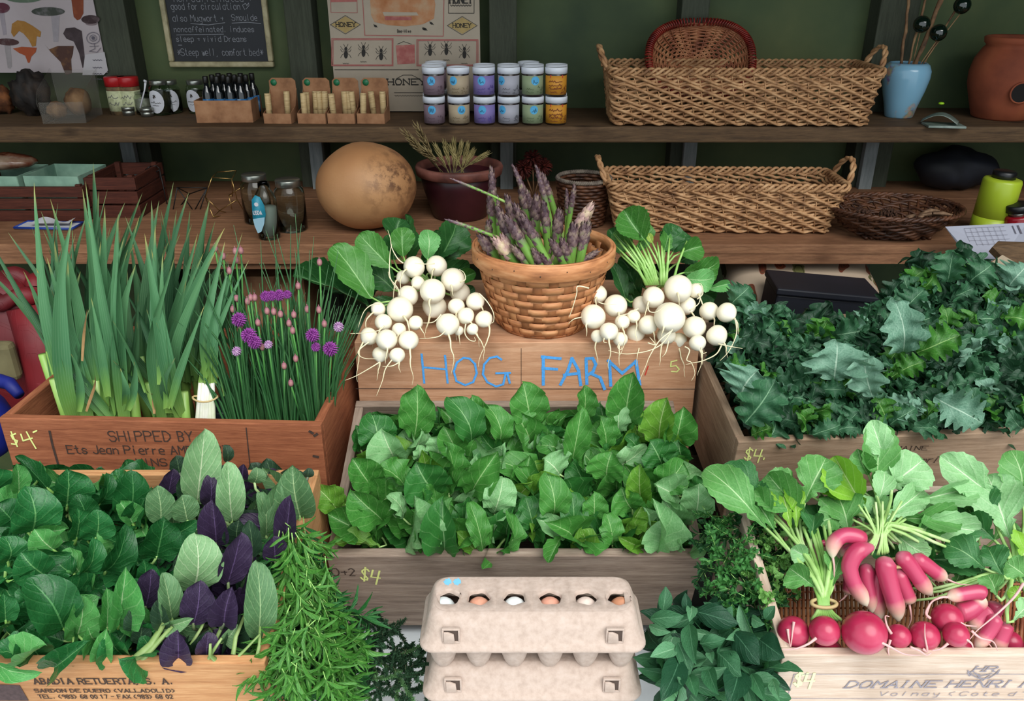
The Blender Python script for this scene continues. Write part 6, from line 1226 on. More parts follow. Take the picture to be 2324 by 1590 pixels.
hT = cv([((170, 700), (140, 470), 240, 'a', 0), ((350, 570), (355, 380), 210, 'a', 10), ((680, 610), (690, 385), 190, 'd', 0), ((100, 500), (90, 350), 95, 'p', 10), ((250, 480), (80, 310), 70, 'd', 20), ((205, 410), (210, 335), 80, 'p', 0), ((400, 740), (410, 585), 140, 'a', 20), ((500, 740), (510, 590), 170, 'a', 0), ((330, 1210), (140, 950), 250, 'd', 0), ((550, 910), (660, 670), 150, 'd', 15), ((430, 920), (490, 740), 120, 'a', 20),
 ((400, 1260), (430, 1040), 170, 'p', 10), ((560, 1210), (560, 1000), 110, 'p', 10), ((620, 1190), (660, 890), 160, 'p', 15), ((540, 1360), (560, 1210), 110, 'p', 0), ((230, 930), (110, 810), 190, 'a', 0), ((210, 800), (370, 820), 90, 'a', 20), ((30, 1170), (20, 1030), 120, 'a', 0), ((-20, 1380), (210, 1445), 90, 'p', 20), ((290, 1410), (460, 1280), 130, 'a', 0), ((690, 660), (620, 540), 110, 'p', 20),
 ((280, 800), (180, 690), 150, 'p', 0), ((240, 700), (350, 690), 90, 'p', 20), ((80, 960), (190, 900), 80, 'a', 30), ((520, 560), (560, 400), 90, 'd', 20), ((700, 640), (760, 530), 110, 'd', 0), ((820, 840), (860, 630), 200, 'd', 0), ((900, 720), (1030, 650), 110, 'a', 10), ((450, 640), (400, 510), 140, 'd', 0), ((60, 640), (-20, 560), 160, 'd', 0), ((200, 1350), (140, 1210), 180, 'd', 0), ((40, 860), (20, 730), 160, 'a', 10), ((600, 1060), (700, 960), 100, 'a', 20)], 0, 900, 2.304)
for (b, t, w, tone, roll) in hT: TA.hero('tatsoi', b, t, w, tone, roll, dt=-.02 if b[1] < 1430 or t[1] > b[1] else .006, lean=.02, stem=m_stg, sr=.002)
m_stp2 = mottled('muted_stem', ['#5f7a44', '#7f9a58', '#a0b478'], 30, .5, .1)
anc = [(400, 1180), (500, 1180), (640, 1170), (380, 1400), (480, 1440), (570, 1400)]
MU = Bunches('mustard_bunch', 'mustard greens', 'purple and green mustard bunches', anc, tL, .05, ['purple and grey-green leafy bunch, back row beside the tatsoi', 'purple leafy bunch with the tallest pale leaf', 'grey-green leafy bunch in the back right corner of the lower left crate', 'dark leafy bunch in front, beside the tatsoi', 'purple leafy bunch at the front rail, pale stems showing', 'grey-green long-leaved bunch beside the tarragon'])
pM = [(330, 1090), (700, 1085), (680, 1200), (590, 1480), (310, 1500), (390, 1200)]
MU.field('mustard', pM, 40, (90, 140), (50, 70), ['u', 'd'], dt=.05, seed=21, up=.9, tilt=.4)
MU.field('mustard', pM, 46, (80, 130), (45, 65), ['u', 'u', 'g', 'd'], dt=.02, seed=22, up=.9, tilt=.4, stem=m_stp, sr=.0018)
hM = cv([((1030, 560), (1070, 172), 195, 'p', 0), ((1215, 650), (1190, 340), 150, 'p', 0), ((1010, 1010), (1020, 712), 245, 'p', 0), ((1130, 770), (1110, 540), 150, 'u', 0), ((1190, 980), (1260, 712), 160, 'u', 10), ((1400, 720), (1450, 455), 115, 'g', 0), ((1570, 630), (1530, 355), 200, 'g', 0), ((1390, 730), (1350, 495), 100, 'g', 15), ((1490, 750), (1520, 515), 120, 'u', 0), ((880, 510), (905, 378), 95, 'u', 0), ((940, 400), (920, 308), 90, 'd', 0), ((1000, 560), (960, 405), 120, 'd', 0),
 ((840, 660), (820, 465), 150, 'g', 0), ((980, 650), (950, 515), 140, 'g', 0), ((1095, 570), (1095, 405), 120, 'u', 0), ((1240, 760), (1250, 640), 130, 'd', 0), ((1010, 1190), (1045, 960), 175, 'u', 0), ((1170, 1190), (1215, 990), 150, 'u', 0), ((1350, 1260), (1340, 855), 170, 'g', 0), ((900, 1160), (850, 920), 130, 'g', 10), ((760, 1100), (790, 900), 140, 'u', 0), ((860, 1200), (1010, 1160), 70, 'p', 20), ((930, 1390), (930, 1220), 160, 'u', 0), ((1080, 1350), (1090, 1230), 120, 'u', 0),
 ((1170, 1280), (1245, 1190), 80, 'p', 20), ((850, 1210), (825, 1060), 90, 'd', 0), ((1330, 450), (1345, 368), 90, 'g', 0), ((1270, 430), (1275, 350), 65, 'u', 0), ((700, 1220), (690, 1100), 100, 'd', 0), ((730, 1290), (745, 1180), 100, 'd', 0), ((1320, 840), (1300, 645), 100, 'd', 0), ((1440, 860), (1430, 730), 130, 'u', 0), ((1190, 340), (1175, 250), 60, 'd', 10), ((1610, 420), (1615, 372), 60, 'd', 0)], 0, 900, 2.304)
for (b, t, w, tone, roll) in hM: MU.hero('mustard', b, t, w, tone, roll, dt=-.02 if b[1] < 1430 else .008, lean=.03, stem=m_stw if tone in 'pg' else m_stp, sr=.0022)
for (a, b, r_) in [((700, 1385), (860, 1180), .0055), ((740, 1385), (900, 1200), .004), ((1000, 1300), (1100, 1100), .0022), ((1130, 1270), (1220, 1085), .0028), ((1220, 1350), (1280, 1140), .0028), ((1240, 1370), (1360, 1240), .0022), ((1090, 1380), (1160, 1260), .003), ((1130, 1385), (1100, 1290), .003), ((1340, 1380), (1360, 1200), .0022), ((1025, 700), (1030, 540), .0035), ((1000, 1080), (1010, 980), .003)]:
    A = (a[0] / 2.304, 900 + a[1] / 2.304); B = (b[0] / 2.304, 900 + b[1] / 2.304); an, T = MU.near(*A); pa = P(A[0], A[1] - 3, tL(A[1]) + .004); pb = P(*B, tL(B[1]) - .03); m_ = (pa + pb) / 2 + V((rnd(-.004, .004), -.004, 0)); mb = MB(); mb.tube([q - T.location for q in (pa - (pb - pa) * .02, pa, m_, pb)], [r_ * 1.1, r_, r_ * .85, r_ * .6], 8, flat=.7); mb.build('stem', m_stp2, T)

# ---------------- kale
tK = lambda py: 1.165 + (1003 - py) / 400 * .235
anc = [(x, y) for y in (720, 830, 940) for x in (1730, 1870, 2010, 2150, 2290)]
KA = Bunches('kale_bunch', 'kale', 'curly kale bunches in the right rear crate', anc, tK, .09, ['curly dark kale bunch, %s, %s' % (r_, c_) for r_ in ('back row of the right rear crate', 'middle row of the right rear crate', 'front row behind the grey-brown board') for c_ in ('beside the turnips', 'second from the turnips', 'in the middle', 'second from the picture edge', 'at the right picture edge')])
pK = [(1650, 715), (1700, 700), (1800, 728), (1930, 735), (1990, 690), (2060, 620), (2150, 590), (2330, 640), (2330, 972), (1715, 980), (1650, 830)]
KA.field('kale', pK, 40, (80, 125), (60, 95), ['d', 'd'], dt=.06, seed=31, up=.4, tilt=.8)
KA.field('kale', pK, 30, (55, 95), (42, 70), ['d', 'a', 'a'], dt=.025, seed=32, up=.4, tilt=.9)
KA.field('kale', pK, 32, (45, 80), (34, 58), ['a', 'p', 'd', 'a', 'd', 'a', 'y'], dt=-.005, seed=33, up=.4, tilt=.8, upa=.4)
KA.hero('kale', (1893, 862), (1900, 775), 120, 'p', 0, dt=-.04)
for b, t, w, tone in [((2150, 640), (2165, 568), 60, 'a'), ((2200, 640), (2250, 600), 70, 'a'), ((2290, 650), (2330, 600), 80, 'p'), ((2050, 800), (2030, 680), 80, 'p'), ((1980, 900), (1960, 800), 75, 'p'), ((1680, 900), (1720, 840), 110, 'p'), ((2080, 800), (2180, 760), 70, 'y'), ((1690, 960), (1760, 860), 90, 'a'), ((2120, 900), (2230, 960), 80, 'p'), ((1660, 690), (1700, 650), 60, 'a')]: KA.hero('kale', b, t, w, tone, 0, dt=-.03)

# ---------------- radishes
tR = lambda py: min(1.075, .905 + (1487 - py) / 395 * .180)
mb = MB(); o = thing('reed_mat', 'brown woven reed mat lining the radish crate', 'mat', P(2000, 1400, 1.03))
for i in range(64):
    x = 1775 + i * 10; a = P(x - 10, 1470, .985); b = P(x - 14 if x < 2000 else x, 1320, 1.075); mb.tube([a - o.location, (a + b) / 2 - o.location + V((0, 0, .001)), b - o.location], .0022 * rnd(.8, 1.1), 5)
mb.build('reeds', m_wick_r, o); mb = MB()
for k in range(9):
    y = 1325 + k * 18; t_ = 1.07 - k * .0105; mb.tube([P(1765 + 13 * i, y, t_ - .001 * (-1) ** i) - o.location for i in range(50)], .0016, 4)
mb.build('twine', m_wick_r, o)
m_rad = NT('radish_skin'); no = m_rad.noise(16, detail=5); m_rad.l(m_rad.ramp(no, ['#8f1a38', '#ae2a4c', '#c24c68'], [.3, .5, .75]), m_rad.b.inputs[0]); m_rad.b.inputs['Roughness'].default_value = .28; m_rad.b.inputs['Subsurface Weight'].default_value = .08; m_rad.b.inputs['Subsurface Radius'].default_value = (.01, .003, .003); m_rad = m_rad.m
s = NT('breakfast_radish_skin'); uv = s.n('ShaderNodeUVMap'); sx = s.n('ShaderNodeSeparateXYZ'); s.l(uv.outputs[0], sx.inputs[0]); no = s.noise(22, detail=4)
s.l(s.ramp(s.math('ADD', sx.outputs[1], s.math('MULTIPLY', s.math('SUBTRACT', no, .5), .22)), ['#b86478', '#b03556', '#ba4464', '#d8a898', '#e8dcc4'], [.02, .18, .62, .80, .92]), s.b.inputs[0]); s.b.inputs['Roughness'].default_value = .3; m_brk_r = s.m
m_rroot = flat('radish_root', '#dca8a4', .5, var=.1)
anR = P(1997, 1222, 1.0)
RB = thing('radish_bunch', 'tied bunch of long pink breakfast radishes in the middle of the pale crate', 'radishes', anR)
RL = thing('radish_bunch', 'tied bunch of round red radishes with pale stalks at the left of the pale crate', 'radishes', P(1870, 1372, .96))
RR = thing('radish_bunch', 'bunch of mixed round and long radishes at the right of the pale crate', 'radishes', P(2290, 1330, .98))
def rz(x, y): return (1440 + x / 2.4457, 940 + y / 2.4457)
def smooth(pts, n=5):
    out = []
    for i in range(len(pts) - 1):
        a, b, c, d = pts[max(0, i - 1)], pts[i], pts[i + 1], pts[min(len(pts) - 1, i + 2)]
        for q in range(n): f_ = q / n; out.append(.5 * (2 * b + (c - a) * f_ + (2 * a - 5 * b + 4 * c - d) * f_ ** 2 + (3 * b - a - 3 * c + d) * f_ ** 3))
    out.append(pts[-1]); return out
def longr(T, pts, r, root, t, tipw=None):
    c = smooth([P(*rz(*p), t + .0 * i) for i, p in enumerate(pts)], 6); n = len(c); rr = r / 2.4457 / F * t
    rad = [rr * (min(1, .35 + 4.2 * q) if q < .155 else 1) * (1 - .12 * sin(pi * q) * 0 + .06 * sin(2.5 * pi * q)) * (1 if q < .72 else max(.10, 1 - ((q - .72) / .28) ** 1.7)) for q in [i / (n - 1) for i in range(n)]]
    o = MB().tube([p - T.location for p in c], rad, 18).build('radish', m_brk_r, T)
    if root:
        q = smooth([c[-2]] + [P(*rz(*p), t - .003) for p in root], 5); m = len(q); MB().tube([p - T.location for p in q], [.0014 * (1.15 - i / m) for i in range(m)], 6).build('root', m_rroot, o)
longr(RB, [(1280, 715), (1235, 680), (1160, 672), (1105, 720), (1100, 800)], 44, [(1108, 840), (1108, 900), (1112, 980)], .955)
longr(RB, [(1325, 735), (1240, 760), (1195, 840), (1215, 930), (1262, 1010), (1290, 1065)], 46, None, .945)
longr(RB, [(1300, 830), (1285, 900), (1305, 1000), (1320, 1100)], 42, None, .962)
longr(RB, [(1405, 790), (1395, 850), (1420, 960), (1450, 1060), (1465, 1150)], 52, None, .945)
longr(RB, [(1375, 850), (1345, 940), (1345, 1040), (1365, 1140)], 46, None, .965)
longr(RB, [(1455, 850), (1480, 930), (1515, 1010), (1525, 1055)], 46, [(1532, 1090), (1535, 1140), (1515, 1190)], .958)
longr(RB, [(1465, 770), (1520, 830), (1585, 920), (1650, 1005)], 46, None, .95)
longr(RB, [(1540, 790), (1610, 830), (1680, 880), (1735, 915)], 42, [(1770, 930), (1810, 942), (1860, 945)], .955)
longr(RB, [(1240, 740), (1190, 750), (1140, 790)], 36, None, .985)
longr(RB, [(1200, 900), (1190, 960), (1180, 1000)], 34, [(1160, 1020), (1135, 1040)], .985)
longr(RB, [(1060, 715), (1040, 715), (1025, 712)], 18, None, .99)
for (p, r_, t_) in [((1345, 690), 14, .96)]:
    pass
mb = MB(); mb.tube([anR + V((.016 * cos(a), -.045 + .010 * sin(a), .003 * sin(3 * a))) - anR for a in [2 * pi * i / 24 for i in range(25)]], .0022, 6, cap=False); mb.build('rubber_band', flat('tan_band', '#b8a070', .6), RB)
def roundr(T, x, y, r, t, roots=(), mat=None):
    px, py = rz(x, y); c = P(px, py, t); rr = r / 2.4457 / F * t; mb = MB(); mb.ball((0, 0, 0), rr, 30, sq=(1, .96, .96)); o = mb.build('radish', mat or m_rad, T, loc=c - T.location)
    for ln in roots:
        q = smooth([P(*rz(*p), t - rr * .75 - .002 * i) for i, p in enumerate(ln)], 5); m = len(q); MB().tube([p - c for p in q], [.0015 * (1.2 - i / m) for i in range(m)], 6).build('root', m_rroot, o)
    return o
roundr(RL, 880, 1205, 88, .925, [[(885, 1150), (878, 1200), (868, 1290)], [(850, 1190), (856, 1240), (866, 1290)]])
roundr(RL, 1055, 1200, 84, .905, [[(1008, 1240), (960, 1275), (890, 1300), (810, 1305)]])
roundr(RL, 1275, 1210, 122, .895, [[(1350, 1255), (1420, 1290), (1500, 1330), (1590, 1335)]])
roundr(RL, 1075, 1320, 80, .925); roundr(RL, 1300, 1330, 50, .94)
roundr(RR, 1465, 1230, 68, .915, [[(1425, 1215), (1400, 1170), (1392, 1120), (1415, 1122)], [(1420, 1250), (1408, 1300), (1412, 1338)]])
roundr(RR, 1610, 1228, 82, .915, [[(1600, 1300), (1625, 1310), (1612, 1230), (1612, 1160)]]); roundr(RR, 1735, 1130, 84, .925, [[(1800, 1150), (1840, 1170), (1900, 1175)], [(1640, 1130), (1618, 1100), (1650, 1040), (1700, 1020)]])
roundr(RR, 1785, 1220, 70, .905, [[(1830, 1240), (1870, 1270), (1880, 1300)]]); roundr(RR, 1800, 1305, 76, .93); roundr(RR, 1455, 1325, 62, .94, [[(1420, 1290), (1440, 1330)]]); roundr(RR, 1650, 1335, 56, .94); roundr(RR, 2085, 1260, 62, .95); roundr(RR, 2180, 1310, 50, .97)
longr(RR, [(1950, 1000), (1900, 985), (1800, 1000), (1735, 1015)], 40, [(1700, 1015), (1650, 1040), (1630, 1090), (1620, 1130)], .925)
longr(RR, [(1780, 1100), (1840, 1090), (1900, 1050), (1925, 995)], 52, None, .93)
longr(RR, [(1975, 1080), (1925, 1120), (1870, 1190)], 52, None, .93); longr(RR, [(2010, 1110), (1970, 1200), (1890, 1300)], 40, [(1930, 1240), (1980, 1290), (2005, 1335)], .918)
longr(RR, [(2050, 1150), (2035, 1220), (2005, 1310)], 50, None, .925); longr(RR, [(2010, 1040), (1990, 1100), (1960, 1150)], 44, None, .95)
for ln in ([(2160, 935), (2110, 1010), (2030, 1090), (1960, 1150), (1900, 1200), (1860, 1250)], [(1870, 1200), (1920, 1240), (1990, 1260), (2015, 1310)], [(1740, 1270), (1700, 1300), (1650, 1310)], [(1530, 1290), (1580, 1310), (1620, 1335), (1650, 1320)]):
    q = smooth([P(*rz(*p), .895) for p in ln], 5); m = len(q); MB().tube([p - RR.location for p in q], [.0014 * (1.2 - i / m) for i in range(m)], 6).build('root', m_rroot, RR)
def rl(T, lst, stem_to, dt=0, sm=m_stw, sr=.0020):
    for (b, t, w, tone, roll) in lst:
        B, Tt = rz(*b), rz(*t); hero(T, 'radish', B, Tt, w / 2.4457, tR(B[1]) - .03 + dt, tR(Tt[1]) - .035 + dt, tone, roll, stem=stem_to, stem_r=sr, stem_m=sm)
cB = P(1998, 1208, .955); cL = P(1868, 1370, .935); cR = P(2298, 1300, .98)
rl(RB, [((1040, 700), (1010, 500), 180, 'd', 0), ((1200, 640), (1050, 560), 160, 'd', 0), ((1500, 720), (1640, 640), 200, 'd', 0), ((1640, 760), (1860, 700), 200, 'd', 10), ((1550, 800), (1900, 830), 160, 'd', 0), ((1480, 500), (1530, 300), 200, 'd', 0)], cB, .03)
rl(RB, [((950 + 95 * i, 560 + 70 * (i % 3)), (950 + 95 * i + (60 if i % 2 else -60), 430 + 70 * (i % 3)), 170, 'da'[i % 2], 10 * (i % 3)) for i in range(12)], cB, .04)
rl(RL, [((880 + 70 * i, 640 + 60 * (i % 3)), (860 + 70 * i, 520 + 50 * (i % 3)), 150, 'd', 10) for i in range(4)], cL, .04)
rl(RR, [((1450 + 62 * i, 900 + 25 * ((i * 7) % 4)), (1400 + 66 * i + 40 * (i % 3), 740 + 50 * ((i * 5) % 3)), 150, 'dda'[i % 3], 12 * (i % 3)) for i in range(12)], cR, .035)
rl(RB, [((1340, 430), (1350, 40), 200, 'a', 10), ((1400, 270), (1310, 30), 150, 'p', 0), ((1290, 560), (1110, 230), 200, 'y', 0), ((1390, 430), (1600, 250), 250, 'p', 0), ((1340, 520), (1385, 310), 120, 'p', 0), ((1250, 470), (990, 370), 130, 'y', 10), ((1190, 670), (1120, 440), 230, 'a', 0), ((1330, 640), (1600, 420), 150, 'p', 0), ((1480, 500), (1860, 410), 130, 'p', 10), ((1460, 570), (1800, 590), 160, 'a', 0), ((1500, 560), (1930, 650), 180, 'p', 0),
 ((1440, 650), (1640, 780), 150, 'p', 0), ((1340, 640), (1350, 470), 140, 'p', 0), ((1300, 340), (1240, 190), 150, 'a', 0), ((1270, 600), (1240, 480), 110, 'p', 10), ((1400, 400), (1440, 290), 120, 'p', 0), ((1500, 700), (1700, 560), 130, 'a', 10), ((1150, 560), (1020, 600), 140, 'a', 0), ((1260, 420), (1120, 320), 120, 'p', 10)], cB)
rl(RL, [((740, 640), (390, 300), 210, 'a', 0), ((700, 480), (480, 290), 180, 'd', 10), ((900, 640), (850, 390), 110, 'y', 10), ((960, 600), (740, 330), 240, 'a', 0), ((940, 500), (1060, 240), 240, 'a', 0), ((760, 560), (600, 410), 200, 'd', 0), ((780, 650), (640, 440), 180, 'a', 10), ((870, 640), (790, 400), 150, 'y', 0), ((990, 800), (870, 740), 110, 'p', 0), ((1000, 960), (860, 850), 160, 'a', 0), ((1100, 960), (1140, 800), 140, 'a', 0), ((930, 420), (720, 360), 160, 'a', 10), ((980, 700), (1000, 560), 120, 'd', 0)], cL, sr=.0024)
rl(RR, [((2010, 460), (1690, 230), 200, 'p', 0), ((2090, 700), (1960, 340), 290, 'p', 0), ((2150, 460), (2090, 200), 220, 'a', 0), ((2200, 500), (2160, 300), 200, 'p', 0), ((2010, 1010), (1960, 890), 130, 'a', 0), ((2140, 1020), (2070, 980), 90, 'y', 0), ((2100, 1150), (2190, 1050), 110, 'p', 0), ((2140, 820), (2200, 680), 190, 'y', 0), ((1950, 860), (1720, 720), 190, 'd', 0), ((2000, 700), (1850, 560), 200, 'd', 0), ((2050, 900), (1960, 740), 180, 'd', 0), ((2180, 900), (2060, 820), 150, 'a', 0), ((2000, 600), (1920, 400), 160, 'd', 0)], cR, sr=.0024)
for i in range(9):
    x0 = 985 + 14 * i;  x1 = 860 + i * 26 + rnd(-10, 10); a = P(*rz(1026 + 6 * i, 1050), .93); b = P(*rz(x1, rnd(600, 700)), tR(1220) - .02); f_ = P(*rz(985 + 20 * i, 1140), .93); m_ = (a + b) / 2 + V((.004, -.006, 0)); MB().tube([p - RL.location for p in smooth([f_, a, m_, b], 4)], .0021, 7).build('stem', m_stg, RL)
for i in range(14):
    a_ = pi * i / 13 + rnd(-.1, .1); p0 = P(*rz(1330 + 80 * cos(a_), 760 + 20 * sin(a_)), .955); p1 = P(*rz(1365 + 32 * cos(a_), 665), .95); p2 = P(*rz(1365 + 110 * cos(a_), 560 - 40 * sin(a_)), .965); MB().tube([p - RB.location for p in smooth([p0, p1, p2 + V((rnd(-.01, .01), 0, rnd(-.015, .015)))], 5)], rnd(.0009, .0016), 6).build('stem', m_stw, RB)
mb = MB(); c_ = P(*rz(1052, 1048), .93); mb.tube([c_ + V((.014 * cos(a), .007 * sin(a), .0)) - RL.location for a in [2 * pi * i / 24 for i in range(25)]], .0022, 6, cap=False); mb.build('rubber_band', MATS['tan_band'], RL)
# ================================================================ HERBS
def sprig(name, seed, n, L, W_, mats, ntip=4, stemr=.012, kind='lance', nu=6, nv=3, droop=.2):
    rs = random.Random(seed); mb = MB(); pts = [V((.05 * sin(3 * i / 8 + seed), i / 8, .05 * cos(2 * i / 8 + seed))) for i in range(9)]; mb.tube(pts, [stemr * (1 - .6 * i / 8) for i in range(9)], 5, m=1)
    for i in range(n + ntip):
        q = .12 + .86 * i / n if i < n else .98; q = min(q, .99); c = pts[int(q * 8)] * (1 - (q * 8) % 1) + pts[min(8, int(q * 8) + 1)] * ((q * 8) % 1)
        a = i * 2.6 + rs.uniform(-.4, .4); el = rs.uniform(.3, 1.0) if i < n else rs.uniform(.9, 1.4); d = V((cos(a) * cos(el), sin(el), sin(a) * cos(el))); l = L * rs.uniform(.6, 1.15) * (1 if i < n else .6); w = W_ * rs.uniform(.7, 1.2) * (1 if i < n else .7)
        Fm = frame(d, V((rs.uniform(-.5, .5), 1, rs.uniform(-.5, .5)))); b = blade(kind, seed * 50 + i, bow=rs.uniform(-.15, .25), cup=.2, ruffle=.02, nu=nu, nv=nv, curl=-droop * rs.random()); o_ = len(mb.v)
        mb.add([c + Fm @ V((v[0] * w, v[1] * l, v[2] * l)) for v in b.v], b.f, 0, b.uv)
    return mb.mesh(name, mats)
def herb(name, label, cat, base, meshes, poly, step, tf, Lr, dirf, seed, dt=(0, .04), part='sprig', jn=.3):
    T = thing(name, label, cat, base); rs = random.Random(seed); xs_ = [p[0] for p in poly]; ys_ = [p[1] for p in poly]; y = min(ys_); n = 0
    while y < max(ys_):
        x = min(xs_) + rs.uniform(0, step)
        while x < max(xs_):
            px, py = x + rs.uniform(-.5, .5) * step, y + rs.uniform(-.5, .5) * step; x += step; ins = False
            for (x1, y1), (x2, y2) in zip(poly, poly[1:] + poly[:1]):
                if (y1 > py) != (y2 > py) and px < (x2 - x1) * (py - y1) / (y2 - y1) + x1: ins = not ins
            if not ins or n >= 99: continue
            t = tf(py) + rs.uniform(*dt); c = P(px, py, t); d = V(dirf(px, py)) + V((rs.gauss(0, jn), rs.gauss(0, jn), rs.gauss(0, jn))); d.normalize(); l = rs.uniform(*Lr) / F * t
            o = bpy.data.objects.new(part, rs.choice(meshes)); COL.objects.link(o); o.parent = T; M = (frame(d, (CAMP - c).normalized() + V((rs.gauss(0, .3), 0, rs.gauss(0, .3))))).to_4x4() @ Matrix.Diagonal((l, l, l, 1)); M.translation = c - d * l * .5 - T.location; o.matrix_basis = M; n += 1
        y += step
    return T
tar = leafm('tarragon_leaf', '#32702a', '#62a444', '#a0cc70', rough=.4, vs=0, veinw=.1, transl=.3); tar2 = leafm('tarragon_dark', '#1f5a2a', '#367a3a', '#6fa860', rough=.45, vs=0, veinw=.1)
tm = [sprig('tarragon_sprig', k, 17, .5, .085, [tar, m_stg], stemr=.010, droop=.08) for k in range(5)]; tm2 = [sprig('tarragon_sprig', k + 9, 17, .5, .08, [tar2, m_stg], stemr=.010, droop=.08) for k in range(4)]
tT = lambda py: .835 + (1570 - py) * .00040
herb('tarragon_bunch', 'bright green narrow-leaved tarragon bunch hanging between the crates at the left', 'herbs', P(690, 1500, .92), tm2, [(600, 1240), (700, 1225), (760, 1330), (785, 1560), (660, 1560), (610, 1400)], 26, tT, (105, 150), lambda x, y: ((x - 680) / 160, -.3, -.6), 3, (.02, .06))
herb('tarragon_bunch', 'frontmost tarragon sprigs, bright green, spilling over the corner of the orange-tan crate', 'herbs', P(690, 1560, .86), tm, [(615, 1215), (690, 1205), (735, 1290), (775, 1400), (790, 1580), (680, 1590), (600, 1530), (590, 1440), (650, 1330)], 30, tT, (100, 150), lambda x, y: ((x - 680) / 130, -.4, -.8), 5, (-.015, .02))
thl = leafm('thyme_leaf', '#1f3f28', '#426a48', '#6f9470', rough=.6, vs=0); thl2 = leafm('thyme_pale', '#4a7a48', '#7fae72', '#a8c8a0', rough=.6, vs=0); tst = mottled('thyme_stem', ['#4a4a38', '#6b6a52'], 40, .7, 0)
ym = [sprig('thyme_sprig', k, 200, .11, .05, [thl, tst], stemr=.008, nu=2, nv=2) for k in range(4)]; ym2 = [sprig('thyme_sprig', k + 5, 200, .10, .05, [thl2, tst], stemr=.008, nu=2, nv=2) for k in range(2)]
tY = lambda py: .905 + (1590 - py) * .00040
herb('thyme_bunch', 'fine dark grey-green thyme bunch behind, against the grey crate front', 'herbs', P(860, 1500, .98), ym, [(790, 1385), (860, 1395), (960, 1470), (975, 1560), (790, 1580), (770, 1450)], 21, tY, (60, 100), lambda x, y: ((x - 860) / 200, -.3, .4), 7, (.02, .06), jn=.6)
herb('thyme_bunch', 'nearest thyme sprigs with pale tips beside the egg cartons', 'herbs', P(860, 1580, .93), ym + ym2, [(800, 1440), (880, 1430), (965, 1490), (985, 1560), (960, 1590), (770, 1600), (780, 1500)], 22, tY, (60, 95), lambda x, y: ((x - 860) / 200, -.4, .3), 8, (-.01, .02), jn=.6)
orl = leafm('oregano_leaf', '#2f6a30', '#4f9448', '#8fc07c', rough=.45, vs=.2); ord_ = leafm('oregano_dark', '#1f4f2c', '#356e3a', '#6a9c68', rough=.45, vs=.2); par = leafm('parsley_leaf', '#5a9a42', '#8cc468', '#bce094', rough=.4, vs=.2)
om = [sprig('oregano_sprig', k, 16, .26, .12, [orl, m_stg], stemr=.012) for k in range(4)] ; om2 = [sprig('oregano_sprig', k + 6, 16, .26, .12, [ord_, m_stg], stemr=.012) for k in range(4)]
pm = [sprig('parsley_sprig', k, 18, .22, .16, [par, m_stg], stemr=.012, kind='round', nu=5, nv=4) for k in range(4)]
tO = lambda py: .955 + (1400 - py) * .00045
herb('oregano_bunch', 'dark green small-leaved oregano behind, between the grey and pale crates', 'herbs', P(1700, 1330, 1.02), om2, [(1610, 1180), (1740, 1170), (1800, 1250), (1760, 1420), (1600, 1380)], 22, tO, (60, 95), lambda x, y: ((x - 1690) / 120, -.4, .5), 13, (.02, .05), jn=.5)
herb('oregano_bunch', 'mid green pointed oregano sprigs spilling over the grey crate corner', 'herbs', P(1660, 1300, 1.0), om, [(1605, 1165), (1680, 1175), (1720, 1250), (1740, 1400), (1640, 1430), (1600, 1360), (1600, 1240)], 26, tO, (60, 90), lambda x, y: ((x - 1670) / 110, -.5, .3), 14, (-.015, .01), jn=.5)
herb('parsley_bunch', 'pale bright green frilly bunch beside the radish stalks', 'herbs', P(1780, 1300, 1.0), pm, [(1720, 1190), (1800, 1195), (1835, 1260), (1800, 1370), (1740, 1400), (1700, 1300)], 24, tO, (50, 80), lambda x, y: ((x - 1750) / 90, -.5, .2), 15, (-.02, .02), jn=.6)
anc = [(1550, 1440), (1680, 1440), (1550, 1540), (1690, 1540)]
tS = lambda py: .875 + (1590 - py) * .00036
SA = Bunches('sage_bunch', 'sage', 'broad-leaved herb bunches right of the egg cartons', anc, tS, .05, ['dark broad-leaved herb bunch beside the top egg carton', 'dark broad-leaved herb bunch against the radish crate corner', 'broad-leaved herb bunch touching the lower egg cartons', 'broad-leaved herb bunch in front of the radish crate end'])
pS = [(1480, 1400), (1560, 1370), (1700, 1370), (1770, 1440), (1780, 1590), (1500, 1590), (1470, 1470)]
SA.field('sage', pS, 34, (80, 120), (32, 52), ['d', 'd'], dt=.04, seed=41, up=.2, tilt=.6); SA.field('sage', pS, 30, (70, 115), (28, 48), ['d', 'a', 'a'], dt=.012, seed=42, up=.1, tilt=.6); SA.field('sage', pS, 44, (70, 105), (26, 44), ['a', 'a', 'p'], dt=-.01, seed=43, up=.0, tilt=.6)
def sz(x, y): return (1440 + x / 3.3825, 1120 + y / 3.3825)
